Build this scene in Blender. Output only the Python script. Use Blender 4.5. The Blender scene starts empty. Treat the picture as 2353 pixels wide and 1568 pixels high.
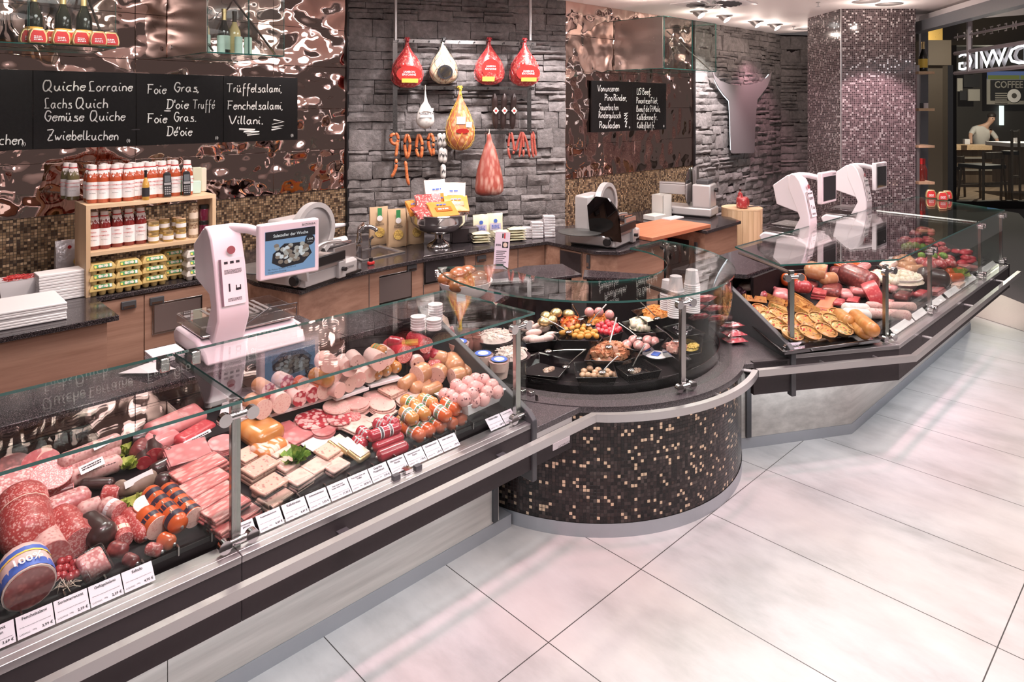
import bpy, bmesh, math, random
from mathutils import Vector as V, Matrix as M
R = random.Random(7)
rad, sin, cos, pi = math.radians, math.sin, math.cos, math.pi
C = bpy.context.scene.collection
SC = bpy.context.scene
# ---------------------------------------------------------------- camera, world, lights, exposure
FPX, CX, HY, CAMH = 1595.0, 1176.5, 242.0, 2.06       # focal length and horizon row for a 2353 x 1568 frame
YAW = math.atan2(2820 - CX, FPX)                      # the counters run along +X, the shop's depth is +Y
cam = bpy.data.objects.new('camera', bpy.data.cameras.new('camera')); C.objects.link(cam)
cam.data.sensor_width = 36.0; cam.data.lens = FPX / 2353 * 36.0
cam.data.shift_y = -(784 - HY) / 2353
cam.data.clip_start = .05; cam.data.clip_end = 100
cam.location = (0, 0, CAMH); cam.rotation_euler = (pi / 2, 0, YAW - pi / 2)
SC.camera = cam
SC.view_settings.view_transform = 'Standard'; SC.view_settings.look = 'None'
SC.view_settings.gamma = 1.0; SC.view_settings.exposure = -0.40
SC.view_settings.use_curve_mapping = False
W = bpy.data.worlds.new('World'); SC.world = W; W.use_nodes = True
W.node_tree.nodes['Background'].inputs[0].default_value = (.50, .43, .42, 1)
W.node_tree.nodes['Background'].inputs[1].default_value = .26
CEIL = 3.08
def lamp(name, kind, loc, power, col=(1, .93, .9), size=.2, tgt=None, angle=70, blend=.6, sy=None):
    l = bpy.data.lights.new(name, kind); l.energy = power; l.color = col
    if kind == 'AREA':
        l.shape = 'RECTANGLE' if sy else 'DISK'; l.size = size
        if sy: l.size_y = sy
        l.spread = rad(angle)
    elif kind == 'SPOT':
        l.spot_size = rad(angle); l.spot_blend = blend; l.shadow_soft_size = size
    o = bpy.data.objects.new(name, l); C.objects.link(o); o.location = loc
    d = V(tgt if tgt else (loc[0], loc[1], 0)) - V(loc)
    o.rotation_euler = d.to_track_quat('-Z', 'Y').to_euler()
    return o
PINK = (1, .50, .60); WARM = (1, .82, .72); COOL = (.86, .93, 1); WHITE = (1, .92, .92)
# meat lights above the cases, tinted as butchers' lamps are
for x in (.2, .95, 1.7): lamp('case_light', 'SPOT', (x, 1.65, CEIL - .06), 120, PINK, .06, (x, 2.55, .75), 62, .7)
for x in (2.75, 3.5): lamp('case_light', 'SPOT', (x, 1.75, CEIL - .06), 90, PINK, .06, (x - .1, 2.6, .75), 60, .7)
for x in (4.4, 5.1, 5.9, 6.8): lamp('case_light', 'SPOT', (x, .95, CEIL - .06), 125, PINK, .06, (x, 1.85, .75), 60, .7)
# ceiling downlights over the public side, the staff aisle and the back wall
for x, y in ((.9, .7), (2.4, .3), (3.9, .2), (5.6, -.2)): lamp('aisle_light', 'SPOT', (x, y, CEIL - .05), 90, WHITE, .1, None, 120, .8)
for x, y in ((1.6, 3.7), (3.1, 3.7), (4.9, 2.9), (6.6, 2.7)): lamp('aisle_light', 'SPOT', (x, y, CEIL - .05), 120, WARM, .1, None, 130, .8)
for x, y, tx, ty, p, c in ((1.0, 4.75, 1.1, 5.5, 60, WARM), (2.4, 4.75, 2.4, 5.5, 55, WARM), (3.75, 4.35, 4.05, 5.2, 190, WHITE), (4.55, 3.9, 4.75, 4.75, 190, WHITE),
        (5.9, 3.7, 5.9, 4.5, 60, WARM), (7.35, 3.75, 7.6, 4.5, 420, WHITE), (8.6, 3.8, 8.9, 4.5, 110, PINK)):
    lamp('wall_light', 'SPOT', (x, y, CEIL - .05), p, c, .05, (tx, ty, 1.5), 75, .7)
lamp('mall_floor_fill', 'SPOT', (11.0, 1.6, 3.4), 160, WHITE, .2, (10.5, 1.6, 0), 110)  # spot added to lift the dark mall floor
lamp('column_light', 'SPOT', (7.20, 2.00, CEIL - .05), 260, (1, .70, .74), .04, (7.75, 2.52, 1.4), 62, .25)
for x, y, p in ((1.0, .2, 42), (3.2, -.3, 60), (5.2, .2, 60), (1.4, 3.55, 45), (3.4, 3.6, 45), (5.6, 2.9, 60)):
    lamp('ceiling_fill_light', 'AREA', (x, y, CEIL - .02), p, WHITE, 1.2, None, 170)  # wide area lamps added as soft ambient fill for the room
for x, y in ((3.0, 1.35), (5.9, .55), (7.0, .4), (1.6, 1.3)): lamp('floor_light', 'SPOT', (x, y, CEIL - .05), 45, COOL, .05, (x, y + .1, 0), 75, .8)
for x, y in ((1.4, 2.7), (3.3, 2.5), (.9, 1.0), (5.4, 1.1), (5.7, 3.1)): lamp('ceiling_fill_point', 'POINT', (x, y, CEIL - .22), 9, WHITE, .04)  # point lamps added just below the ceiling to brighten it
# LED strips under the overhanging aprons
for c, L, rz in (((.9, 2.27, .448), 2.5, 0), ((4.12, 1.72, .448), .75, rad(-30)), ((6.0, 1.47, .448), 2.8, 0)):
    o = lamp('led_strip', 'AREA', c, 2.4 * L, COOL, L, None, 170, sy=.04); o.rotation_euler = (rad(18), 0, rz)
# ---------------------------------------------------------------- from the photograph's rays to points of the place
FW = (cos(YAW), sin(YAW)); RT = (sin(YAW), -cos(YAW))
def ray(px, py):
    u = (px - CX) / FPX
    return V((FW[0] + u * RT[0], FW[1] + u * RT[1], -(py - HY) / FPX))
def at(px, py, z=0.0):
    r = ray(px, py); return V((0, 0, CAMH)) + r * ((z - CAMH) / r.z)
def atp(px, py, p, n):
    r = ray(px, py); c = V((0, 0, CAMH)); return c + r * ((V(p) - c).dot(V(n)) / r.dot(V(n)))
def atY(px, py, y): return atp(px, py, (0, y, 0), (0, 1, 0))
def q1(x, y): return (x / 2.904, y / 2.904)
def q2(x, y): return (780 + x / 2.904, y / 2.904)
def q3(x, y): return (1553 + x / 2.904, y / 2.904)
def q4(x, y): return (x / 2.904, 480 + y / 2.904)
def q5(x, y): return (780 + x / 2.904, 400 + y / 2.904)
def q6(x, y): return (1553 + x / 2.904, 400 + y / 2.904)
def q7(x, y): return (x / 2.3475, 900 + y / 2.3475)
def q8(x, y): return (500 + x / 2.851, 750 + y / 2.851)
def qd(x, y): return (1000 + x / 3.361, 560 + y / 3.361)
# ---------------------------------------------------------------- materials
MATS = {}
class N:
    def __init__(s, name):
        s.m = bpy.data.materials.new(name); s.m.use_nodes = True; s.t = s.m.node_tree; s.n = s.t.nodes
        s.b = s.n['Principled BSDF']; MATS[name] = s.m
    def add(s, typ, **k):
        x = s.n.new('ShaderNode' + typ)
        for a, v in k.items():
            if a.startswith('i_'):
                key = a[2:]; key = int(key) if key.isdigit() else key.replace('_', ' ')
                if hasattr(v, 'is_output'): s.t.links.new(v, x.inputs[key])
                else: x.inputs[key].default_value = v
            else: setattr(x, a, v)
        return x
    def math(s, op, a, b=None, c=None):
        x = s.add('Math', operation=op)
        for i, v in enumerate((a, b, c)):
            if v is None: continue
            if hasattr(v, 'is_output'): s.t.links.new(v, x.inputs[i])
            else: x.inputs[i].default_value = v
        return x.outputs[0]
    def ramp(s, fac, stops, interp='LINEAR'):
        x = s.add('ValToRGB', i_0=fac); e = x.color_ramp; e.interpolation = interp
        while len(e.elements) < len(stops): e.elements.new(.5)
        for el, (p, c) in zip(e.elements, stops): el.position = p; el.color = (*c, 1)
        return x.outputs[0]
    def mix(s, f, a, b):
        x = s.add('Mix', data_type='RGBA')
        for k, v in ((0, f), (6, a), (7, b)):
            if hasattr(v, 'is_output'): s.t.links.new(v, x.inputs[k])
            else: x.inputs[k].default_value = (*v, 1) if k else v
        return x.outputs[2]
    def co(s, kind='Object', scale=None, rot=(0, 0, 0), loc=(0, 0, 0)):
        o = s.add('TexCoord').outputs[kind]
        if scale is None: return o
        mp = s.add('Mapping', i_0=o); mp.inputs['Scale'].default_value = scale if hasattr(scale, '__len__') else (scale,) * 3
        mp.inputs['Rotation'].default_value = rot; mp.inputs['Location'].default_value = loc
        return mp.outputs[0]
    def noise(s, co, sc, det=3, rough=.5, out=0): return s.add('TexNoise', i_Vector=co, i_Scale=sc, i_Detail=det, i_Roughness=rough).outputs[out]
    def bump(s, h, st=.3, d=.01):
        x = s.add('Bump', i_Height=h); x.inputs['Strength'].default_value = st; x.inputs['Distance'].default_value = d
        s.t.links.new(x.outputs[0], s.b.inputs['Normal'])
    def set(s, col=None, rough=.5, metal=0, **k):
        for key, v in (('Base Color', col), ('Roughness', rough), ('Metallic', metal), *k.items()):
            key = key.replace('_', ' ')
            if v is None: continue
            if hasattr(v, 'is_output'): s.t.links.new(v, s.b.inputs[key])
            elif key in ('Base Color', 'Emission Color', 'Subsurface Radius') and len(v) == 3 and key != 'Subsurface Radius': s.b.inputs[key].default_value = (*v, 1)
            else: s.b.inputs[key].default_value = v
        return s.m
def flat(name, col, rough=.5, metal=0, **k):
    if name in MATS: return MATS[name]
    n = N(name); o = n.noise(n.co(), 60, 2)
    r = n.math('MULTIPLY_ADD', o, .12, max(0, rough - .06))
    return n.set(col, r, metal, **k)
def glow(name, col, st):
    return N(name).set((0, 0, 0), .5, 0, Emission_Color=col, Emission_Strength=st)
def speck(name, base, spot, sc=60, thr=.5, soft=.06, rough=.38, dark=None, coat=.25, bump=.15, stretch=(1, 1, 1)):
    "meat: a mottled base with fat or spice specks"
    n = N(name); c = n.co('Object', stretch)
    v = n.add('TexVoronoi', i_Vector=c, i_Scale=sc); f = n.noise(c, sc * .55, 3, .6)
    k = n.math('ADD', n.math('MULTIPLY', v.outputs['Distance'], .55), n.math('MULTIPLY', f, .7)); thr += .11
    col = n.mix(n.ramp(k, ((thr - soft, (1, 1, 1)), (thr + soft, (0, 0, 0)))), base, spot)
    big = n.noise(c, sc * .12, 2)
    col = n.mix(n.ramp(big, ((.35, (0, 0, 0)), (.75, (1, 1, 1)))), col, dark or tuple(x * .72 for x in base)) if dark is not False else col
    n.bump(f, bump, .004)
    return n.set(col, rough, 0, Coat_Weight=coat, Coat_Roughness=.12)
def wood(name, a, b, axis=0, sc=1.0, rough=.45):
    n = N(name); s = [26, 26, 26]; s[axis] = 1.6
    c = n.co('Object', tuple(x * sc for x in s)); f = n.noise(c, 1.0, 5, .62)
    g = n.noise(n.co('Object', tuple(x * sc * .22 for x in s)), 1.2, 2)
    k = n.math('ADD', n.math('MULTIPLY', f, .7), n.math('MULTIPLY', g, .35))
    n.bump(f, .12, .003)
    return n.set(n.ramp(k, ((.3, a), (.75, b))), rough)
def mosaic(name, cols, tile=.0165, rough=.16, grout=(.02, .017, .017)):
    n = N(name); uv = n.add('TexCoord').outputs['UV']; s = n.add('SeparateXYZ', i_0=uv)
    u = n.math('DIVIDE', s.outputs[0], tile); v = n.math('DIVIDE', s.outputs[1], tile)
    cell = n.add('CombineXYZ', i_0=n.math('FLOOR', u), i_1=n.math('FLOOR', v))
    w = n.add('TexWhiteNoise', noise_dimensions='3D', i_Vector=cell.outputs[0])
    col = n.ramp(w.outputs['Value'], cols, 'CONSTANT')
    e = n.math('MINIMUM', n.math('PINGPONG', n.math('ABSOLUTE', u), .5), n.math('PINGPONG', n.math('ABSOLUTE', v), .5))
    fu = n.math('ABSOLUTE', n.math('SUBTRACT', n.math('FRACT', u), .5)); fv = n.math('ABSOLUTE', n.math('SUBTRACT', n.math('FRACT', v), .5))
    g = n.math('GREATER_THAN', n.math('MAXIMUM', fu, fv), .43)
    col = n.mix(g, col, grout)
    h = n.math('MULTIPLY', n.math('SUBTRACT', 1.0, g), n.math('MULTIPLY_ADD', w.outputs['Value'], .6, .4))
    n.bump(h, .5, .002)
    return n.set(col, n.math('MULTIPLY_ADD', g, .5, rough), n.math('MULTIPLY', n.math('GREATER_THAN', w.outputs['Value'], .86), .7), Specular_IOR_Level=.4)
def glassy(name, tint=(.955, .985, .97), f0=.04, rough=0.0, mul=1.0):
    n = N(name); n.n.remove(n.b)
    t = n.add('BsdfTransparent', i_0=(*tint, 1)); g = n.add('BsdfGlossy', i_0=(1, 1, 1, 1), i_1=rough)
    k = n.add('LayerWeight', i_0=.5).outputs['Facing']
    f = n.math('MULTIPLY_ADD', n.math('POWER', k, 4.0), .9 * mul, f0 * mul)
    m = n.add('MixShader', i_0=f); n.t.links.new(t.outputs[0], m.inputs[1]); n.t.links.new(g.outputs[0], m.inputs[2])
    n.t.links.new(m.outputs[0], n.n['Material Output'].inputs[0]); return n.m
m_glass = glassy('clear glass', f0=.034, mul=.85); m_pane = glassy('clear front glass', f0=.010, mul=.8); m_edge = flat('green glass edge', (.02, .10, .085), .08, 0, Coat_Weight=1.0)
m_acryl = glassy('clear acrylic', (.97, .965, .97), .03)
m_film = glassy('cling film', (.97, .95, .95), .03, .10)
m_steel = flat('brushed steel', (.40, .38, .37), .2, 1); m_chrome = flat('chrome', (.62, .60, .60), .1, 1)
m_alu = flat('aluminium', (.54, .52, .52), .34, .9); m_black = flat('black plastic', (.012, .011, .012), .35)
m_apron = flat('dark brown apron', (.024, .017, .019), .6); m_dark = flat('dark interior', (.012, .008, .009), .65, 0, Specular_IOR_Level=.15)
m_white = flat('white plastic', (.80, .76, .77), .35); m_paper = flat('white paper', (.82, .79, .79), .7)
m_ink = flat('black ink', (.02, .018, .022), .7); m_chalk = flat('chalk', (.82, .82, .80), .9)
m_plinth = flat('grey plinth metal', (.42, .43, .46), .45, .4); m_gasket = flat('dark grey', (.06, .06, .065), .5)
m_red = flat('red', (.55, .03, .03), .4); m_gold = flat('gold', (.75, .55, .22), .25, 1)
m_cream = flat('cream', (.75, .62, .50), .5); m_tag = flat('tag card', (.78, .70, .78), .5)
m_blue = flat('blue print', (.07, .14, .5), .4); m_green = flat('green print', (.05, .28, .1), .5); m_yellow = flat('yellow print', (.85, .6, .1), .5)
m_slate = flat('blackboard', (.010, .009, .009), .22)
OAK = ((.21, .105, .070), (.44, .265, .19)); PALE = ((.40, .37, .34), (.72, .67, .62)); LIGHT = ((.52, .34, .19), (.76, .56, .37))
m_oak = wood('oak', *OAK); m_oakv = wood('oak end', *OAK, axis=2); m_pale = wood('pale oak', *PALE, rough=.5); m_light = wood('light oak', *LIGHT)
m_lightv = wood('light oak post', *LIGHT, axis=2); m_board = wood('cutting board wood', (.42, .12, .06), (.62, .24, .13), 0, .7)
m_brownwood = wood('dark bar wood', (.10, .07, .05), (.2, .15, .11), 2)
def granite():
    n = N('black granite'); c = n.co(); v = n.add('TexVoronoi', i_Vector=c, i_Scale=420); f = n.noise(c, 260, 2)
    col = n.ramp(n.math('MULTIPLY', f, v.outputs['Distance']), ((.15, (.006, .005, .006)), (.36, (.05, .042, .045)), (.5, (.26, .21, .22))))
    return n.set(col, .12, 0, Specular_IOR_Level=.3)
m_gran = granite()
def granite2():
    n = N('grey granite'); c = n.co(); f = n.noise(c, 330, 3, .7)
    return n.set(n.ramp(f, ((.36, (.014, .012, .013)), (.54, (.060, .052, .055)), (.68, (.26, .22, .23)))), .32)
m_gran2 = granite2()
def stone():
    n = N('slate stone'); c = n.co(); f = n.noise(c, 22, 6, .65); g = n.noise(c, 3.2, 3)
    col = n.ramp(n.math('ADD', n.math('MULTIPLY', f, .55), n.math('MULTIPLY', g, .5)), ((.3, (.075, .066, .064)), (.52, (.18, .16, .155)), (.75, (.32, .285, .28))))
    n.bump(f, .75, .02); return n.set(col, .75)
m_stone = stone()
def floor_m():
    n = N('pale stone tile'); c = n.co('Object'); s = n.add('SeparateXYZ', i_0=c)
    u = n.math('FRACT', n.math('DIVIDE', n.math('SUBTRACT', s.outputs[0], 1.953 - 60.3), .603))
    v = n.math('FRACT', n.math('DIVIDE', n.math('SUBTRACT', s.outputs[1], 1.812 - 120.4), 1.204))
    g = n.math('MAXIMUM', n.math('LESS_THAN', n.math('PINGPONG', u, .5), .0035), n.math('LESS_THAN', n.math('PINGPONG', v, .5), .0018))
    f = n.noise(n.co('Object', (2.6, 1.1, 1)), 1.6, 6, .62); h = n.noise(n.co('Object', (1, .45, 1), loc=(3, 1, 0)), 1.3, 3)
    col = n.ramp(f, ((.3, (.34, .33, .325)), (.5, (.47, .455, .45)), (.7, (.56, .54, .53))))
    col = n.mix(n.ramp(h, ((.45, (0, 0, 0)), (.75, (.55, .55, .55)))), col, (.50, .42, .38))
    n.bump(n.noise(c, 140, 3), .08, .002)
    return n.set(n.mix(g, col, (.05, .045, .04)), n.math('MULTIPLY_ADD', f, .25, .26), 0)
m_floor = floor_m()
def hammered(name, col, sc, st, d):
    n = N(name); c = n.co('Object', (1, 1, 1.0)); f = n.noise(c, sc, 1.2, .45)
    n.bump(n.math('SMOOTH_MIN', f, .72, .2), st, d); return n.set(col, .04, 1)
m_mirror = hammered('hammered bronze mirror', (.72, .52, .46), 4.4, .72, .09)
m_mosB = mosaic('brown mosaic', ((0, (.05, .030, .020)), (.22, (.12, .075, .045)), (.45, (.20, .13, .075)), (.7, (.32, .215, .13)), (.9, (.70, .52, .34))), .019, .16, (.035, .026, .02))
m_mosD = mosaic('drum mosaic', ((0, (.010, .007, .007)), (.3, (.026, .016, .015)), (.6, (.050, .034, .032)), (.8, (.075, .055, .050)), (.885, (.75, .56, .40))))
m_mosC = mosaic('column mosaic', ((0, (.035, .025, .027)), (.35, (.075, .052, .056)), (.65, (.12, .088, .092)), (.87, (.85, .78, .78))), .0195, .14, (.20, .165, .17))
# ---------------------------------------------------------------- mesh builder
FONT = {}
def glyphs(s, bold=False):
    key = (s, bold)
    if key not in FONT:
        c = bpy.data.curves.new('t', 'FONT'); c.body = s; c.size = 1; c.resolution_u = 2
        if bold: c.offset = .018
        o = bpy.data.objects.new('t', c); C.objects.link(o); dg = bpy.context.evaluated_depsgraph_get(); dg.update()
        me = bpy.data.meshes.new_from_object(o.evaluated_get(dg)); bpy.data.objects.remove(o)
        FONT[key] = ([v.co.copy() for v in me.vertices], [tuple(p.vertices) for p in me.polygons]); bpy.data.meshes.remove(me)
    return FONT[key]
def T(loc=(0, 0, 0), rz=0, rx=0, ry=0, s=(1, 1, 1)):
    s = (s,) * 3 if not hasattr(s, '__len__') else s
    return M.Translation(loc) @ M.Rotation(rz, 4, 'Z') @ M.Rotation(ry, 4, 'Y') @ M.Rotation(rx, 4, 'X') @ M.Diagonal((*s, 1))
def face_T(o, u, w):
    "frame with x along u, y along w, z = u x w"
    u = V(u).normalized(); w = V(w); n = u.cross(w).normalized(); w = n.cross(u)
    m = M((u, w, n)).transposed().to_4x4(); m.translation = V(o); return m
class B:
    def __init__(s, X=None): s.v = []; s.f = []; s.m = []; s.l = []; s.uv = {}; s.X = X; s.w = X is None
    def mi(s, m):
        if m not in s.l: s.l.append(m)
        return s.l.index(m)
    def add(s, vs, fs, m, X=None):
        k = len(s.v); X = (s.X @ X if X is not None else s.X) if s.X is not None else X
        s.v += [X @ V(p) for p in vs] if X is not None else [V(p) for p in vs]
        i = s.mi(m)
        for f in fs: s.f.append([a + k for a in f]); s.m.append(i)
        return s
    def box(s, a, b, m, X=None):
        (x0, y0, z0), (x1, y1, z1) = a, b
        return s.add([(x0, y0, z0), (x1, y0, z0), (x1, y1, z0), (x0, y1, z0), (x0, y0, z1), (x1, y0, z1), (x1, y1, z1), (x0, y1, z1)],
                     [(3, 2, 1, 0), (4, 5, 6, 7), (0, 1, 5, 4), (1, 2, 6, 5), (2, 3, 7, 6), (3, 0, 4, 7)], m, X)
    def cb(s, c, d, m, X=None): return s.box([c[i] - d[i] / 2 for i in range(3)], [c[i] + d[i] / 2 for i in range(3)], m, X)
    def quad(s, a, b, c, d, m, uv=None):
        s.add([a, b, c, d], [(0, 1, 2, 3)], m)
        if uv: s.uv[len(s.f) - 1] = uv
        return s
    def prism(s, poly, z0, z1, m, X=None, side=None):
        n = len(poly); ar = sum(poly[i][0] * poly[(i + 1) % n][1] - poly[(i + 1) % n][0] * poly[i][1] for i in range(n))
        if ar < 0: poly = poly[::-1]
        f0 = len(s.f)
        s.add([(x, y, z0) for x, y in poly] + [(x, y, z1) for x, y in poly], [tuple(range(n))[::-1], tuple(range(n, 2 * n))] + [(i, (i + 1) % n, n + (i + 1) % n, n + i) for i in range(n)], m, X)
        if side:
            k = s.mi(side)
            for j in range(f0 + 2, len(s.f)): s.m[j] = k
        return s
    def lathe(s, prof, m, n=24, X=None, mats=None):
        vs = [(r * cos(2 * pi * i / n), r * sin(2 * pi * i / n), z) for r, z in prof for i in range(n)]
        for j in range(len(prof) - 1):
            fs = [(j * n + i, j * n + (i + 1) % n, (j + 1) * n + (i + 1) % n, (j + 1) * n + i) for i in range(n)]
            if j == 0: k = len(s.v); s.add(vs, [], m, X); 
            s.f += [[a + k for a in f] for f in fs]; s.m += [s.mi(mats[j] if mats else m)] * n
        for j, rev in ((0, True), (len(prof) - 1, False)):
            if prof[j][0] > 1e-5:
                f = [k + j * n + i for i in range(n)]; s.f.append(f[::-1] if rev else f); s.m.append(s.mi(mats[min(j, len(mats) - 1)] if mats else m))
        return s
    def tube(s, pts, r, m, n=10, caps=True, flat=1.0, up=(0, 0, 1), capm=None, X=None):
        pts = [V(p) for p in pts]; L = len(pts); r = r if hasattr(r, '__len__') else [r] * L; vs = []
        for i, p in enumerate(pts):
            t = (pts[min(i + 1, L - 1)] - pts[max(i - 1, 0)]).normalized()
            a = t.cross(V(up)); a = a.normalized() if a.length > 1e-3 else t.orthogonal().normalized(); b = a.cross(t)
            vs += [p + (a * cos(2 * pi * k / n) + b * sin(2 * pi * k / n) * flat) * r[i] for k in range(n)]
        fs = [(i * n + k, i * n + (k + 1) % n, (i + 1) * n + (k + 1) % n, (i + 1) * n + k) for i in range(L - 1) for k in range(n)]
        s.add(vs, fs, m, X)
        if caps:
            k0 = len(s.v) - L * n; i = s.mi(capm or m)
            s.f.append([k0 + k for k in range(n)][::-1]); s.m.append(s.mi(m)); s.f.append([k0 + (L - 1) * n + k for k in range(n)]); s.m.append(i)
        return s
    def ball(s, c, r, m, n=12, X=None, jit=0.0, rr=None):
        r = r if hasattr(r, '__len__') else (r,) * 3; rr = rr or R; h = max(4, n // 2); vs = [(c[0], c[1], c[2] - r[2])]
        for j in range(1, h):
            for i in range(n):
                a, b = 2 * pi * i / n, -pi / 2 + pi * j / h; q = 1 + rr.uniform(-jit, jit)
                vs.append((c[0] + r[0] * cos(a) * cos(b) * q, c[1] + r[1] * sin(a) * cos(b) * q, c[2] + r[2] * sin(b) * q))
        vs.append((c[0], c[1], c[2] + r[2])); t = len(vs) - 1
        fs = [(0, 1 + (i + 1) % n, 1 + i) for i in range(n)] + [(t, 1 + (h - 2) * n + i, 1 + (h - 2) * n + (i + 1) % n) for i in range(n)]
        fs += [(1 + j * n + i, 1 + j * n + (i + 1) % n, 1 + (j + 1) * n + (i + 1) % n, 1 + (j + 1) * n + i) for j in range(h - 2) for i in range(n)]
        return s.add(vs, fs, m, X)
    def text(s, t, size, m, X, al='l', bold=False, sx=1.0):
        vs, fs = glyphs(t, bold)
        if not vs: return s
        x0 = min(v.x for v in vs); x1 = max(v.x for v in vs); dx = {'l': 0, 'c': -(x0 + x1) / 2, 'r': -x1}[al]
        return s.add([((v.x + dx) * size * sx, v.y * size, .0006) for v in vs], fs, m, X)
    def bars(s, w, h, n, m, X):
        "small print too fine to read: broken strokes in n lines"
        rr = random.Random(int(w * 1e5) + n)
        for k in range(n):
            x = -w / 2
            while x < w / 2 - h: q = min(rr.uniform(.8, 3) * h, w / 2 - x); s.cb((x + q / 2, -k * h * 1.9, .0006), (q, h, .0008), m, X); x += q + h * .6
        return s
    def build(s, name, parent=None, sm=38, bev=0, org=None, sub=0):
        me = bpy.data.meshes.new(name); o = bpy.data.objects.new(name, me); C.objects.link(o)
        off = V((0, 0, 0))
        if org is not None: off = V(org)
        if parent is not None:
            o.parent = parent
            if s.w and parent.get('_w'): off = V(parent['_w'])
        me.from_pydata([v - off for v in s.v] if off.length else s.v, [], s.f)
        for m in s.l: me.materials.append(m)
        me.polygons.foreach_set('material_index', s.m)
        if s.uv:
            u = me.uv_layers.new(name='UVMap')
            for fi, uv in s.uv.items():
                p = me.polygons[fi]
                for li, c in zip(p.loop_indices, uv): u.data[li].uv = c
        me.update(); me.shade_smooth()
        if sm < 180: me.set_sharp_from_angle(angle=rad(sm))
        if org is not None and parent is None: o.location = org; o['_w'] = tuple(org)
        if parent is not None and s.w and parent.get('_w'): o['_w'] = tuple(parent['_w'])
        if bev:
            b = o.modifiers.new('bevel', 'BEVEL'); b.width = bev; b.segments = 3 if bev > .012 else 2; b.limit_method = 'ANGLE'; b.angle_limit = rad(40)
        if sub:
            b = o.modifiers.new('sub', 'SUBSURF'); b.levels = sub; b.render_levels = sub
        return o
def BW(X):
    b = B(X); b.w = True; return b            # X places the shapes in the world, not in their parent
def tag(o, label, cat, group=None):
    o['label'] = label; o['category'] = cat
    if group: o['group'] = group
    return o
def struct(o): o['kind'] = 'structure'; return o
def root(name, label, cat, loc=(0, 0, 0), rz=0, group=None):
    o = bpy.data.objects.new(name, None); C.objects.link(o); o.location = loc; o.rotation_euler = (0, 0, rz); o.empty_display_size = .05
    o['_w'] = tuple(loc)
    return tag(o, label, cat, group)
def world(o): return o            # children built with X=None are given in the world's coordinates
def dup(o, loc=None, rz=None, label=None, group=None, parent=None):
    c = o.copy(); C.objects.link(c)
    if parent is not None: c.parent = parent
    if loc is not None: c.location = loc
    if rz is not None: c.rotation_euler = (0, 0, rz)
    if label: c['label'] = label
    if group: c['group'] = group
    for ch in list(o.children): dup(ch, parent=c)
    return c
I = M.Identity(4)
def slab(name, parent, poly, z0, z1, m=None, edge=None, **k):
    b = B(); b.prism(poly, z0, z1, m or m_glass, side=edge or m_edge); return b.build(name, parent, sm=30, **k)
def spline(pts, k=4):
    pts = [V(p) for p in pts]
    if len(pts) < 3: return pts
    P = [pts[0] * 2 - pts[1]] + pts + [pts[-1] * 2 - pts[-2]]; out = []
    for i in range(1, len(P) - 2):
        for j in range(k):
            t = j / k; a, b, c, d = P[i - 1:i + 3]
            out.append(.5 * ((2 * b) + (c - a) * t + (2 * a - 5 * b + 4 * c - d) * t * t + (3 * b - a - 3 * c + d) * t ** 3))
    return out + [pts[-1]]
def arc(cx, cy, r, a0, a1, n): return [(cx + r * cos(rad(a0 + (a1 - a0) * i / n)), cy + r * sin(rad(a0 + (a1 - a0) * i / n))) for i in range(n + 1)]
# ---------------------------------------------------------------- the room
YL, YR = 5.52, 4.50                       # back wall left, back wall right
XS0, XS1 = 3.283, 5.09                    # the stone wall runs aslant between them
SN = V((-(YL - YR), -(XS1 - XS0), 0)).normalized(); SU = V((XS1 - XS0, YR - YL, 0)).normalized()
STO = V((XS0, YL, 0))
XR1, XR2 = 7.42, 9.75                     # right wall: mirror and mosaic up to XR1, stone beyond
struct(B().quad((-3, -5, 0), (10.5, -5, 0), (10.5, 9, 0), (-3, 9, 0), m_floor).build('floor'))
m_mall = flat('dark carpet floor', (.085, .082, .08), .8); m_marble = flat('veined threshold stone', (.42, .36, .33), .4)
struct(B().prism([(9.05, 1.694), (8.813, 1.466), (7.745 + .1, .2), (40, .2), (40, 30), (30, 30)], .001, .004, m_mall).build('floor_mall'))
struct(B().prism([(7.974, 1.712), (7.745, 1.288), (7.3, .45), (7.9, .2), (8.813, 1.466), (9.05, 1.694), (8.9, 1.9)], .001, .003, m_marble).build('floor_threshold'))
m_ceil = flat('white ceiling', (.93, .88, .87), .6)
struct(B().box((-3, -5, CEIL), (9.6, 5.8, CEIL + .1), m_ceil).build('ceiling'))
def wallquad(b, p0, p1, z0, z1, m, u0=0):
    p0, p1 = V(p0), V(p1); L = (p1 - p0).length
    b.quad((p0.x, p0.y, z0), (p1.x, p1.y, z0), (p1.x, p1.y, z1), (p0.x, p0.y, z1), m, [(u0, z0), (u0 + L, z0), (u0 + L, z1), (u0, z1)])
b = B(); wallquad(b, (-3, YL, 0), (XS0, YL, 0), 0, 1.317, m_mosB)
b.box((-3, YL + .01, 1.317), (XS0, YL + .06, CEIL), m_dark)
struct(b.build('wall_left'))
b = B(); wallquad(b, (XS1, YR, 0), (XR1, YR, 0), 0, 1.335, m_mosB)
b.box((XS1, YR + .01, 1.335), (XR1, YR + .06, CEIL), m_dark); struct(b.build('wall_right'))
def panels(xs, zs, y, wallname):
    b = B()
    for x0, x1 in zip(xs, xs[1:]):
        for z0, z1 in zip(zs, zs[1:]): b.box((x0 + .0015, y - .008, z0 + .0015), (x1 - .0015, y + .008, z1 - .0015), m_mirror)
    return struct(b.build(wallname, bev=.001))
panels([-.55, .49, 1.544, 2.59, XS0 - .012], [1.317, 1.67, 2.03, 2.395, 2.726, CEIL], YL, 'wall_left_mirror_panels')
panels([XS1, 6.22, XR1 - .015], [1.335, 1.67, 2.03, 2.395, 2.75, CEIL], YR, 'wall_right_mirror_panels')
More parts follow.
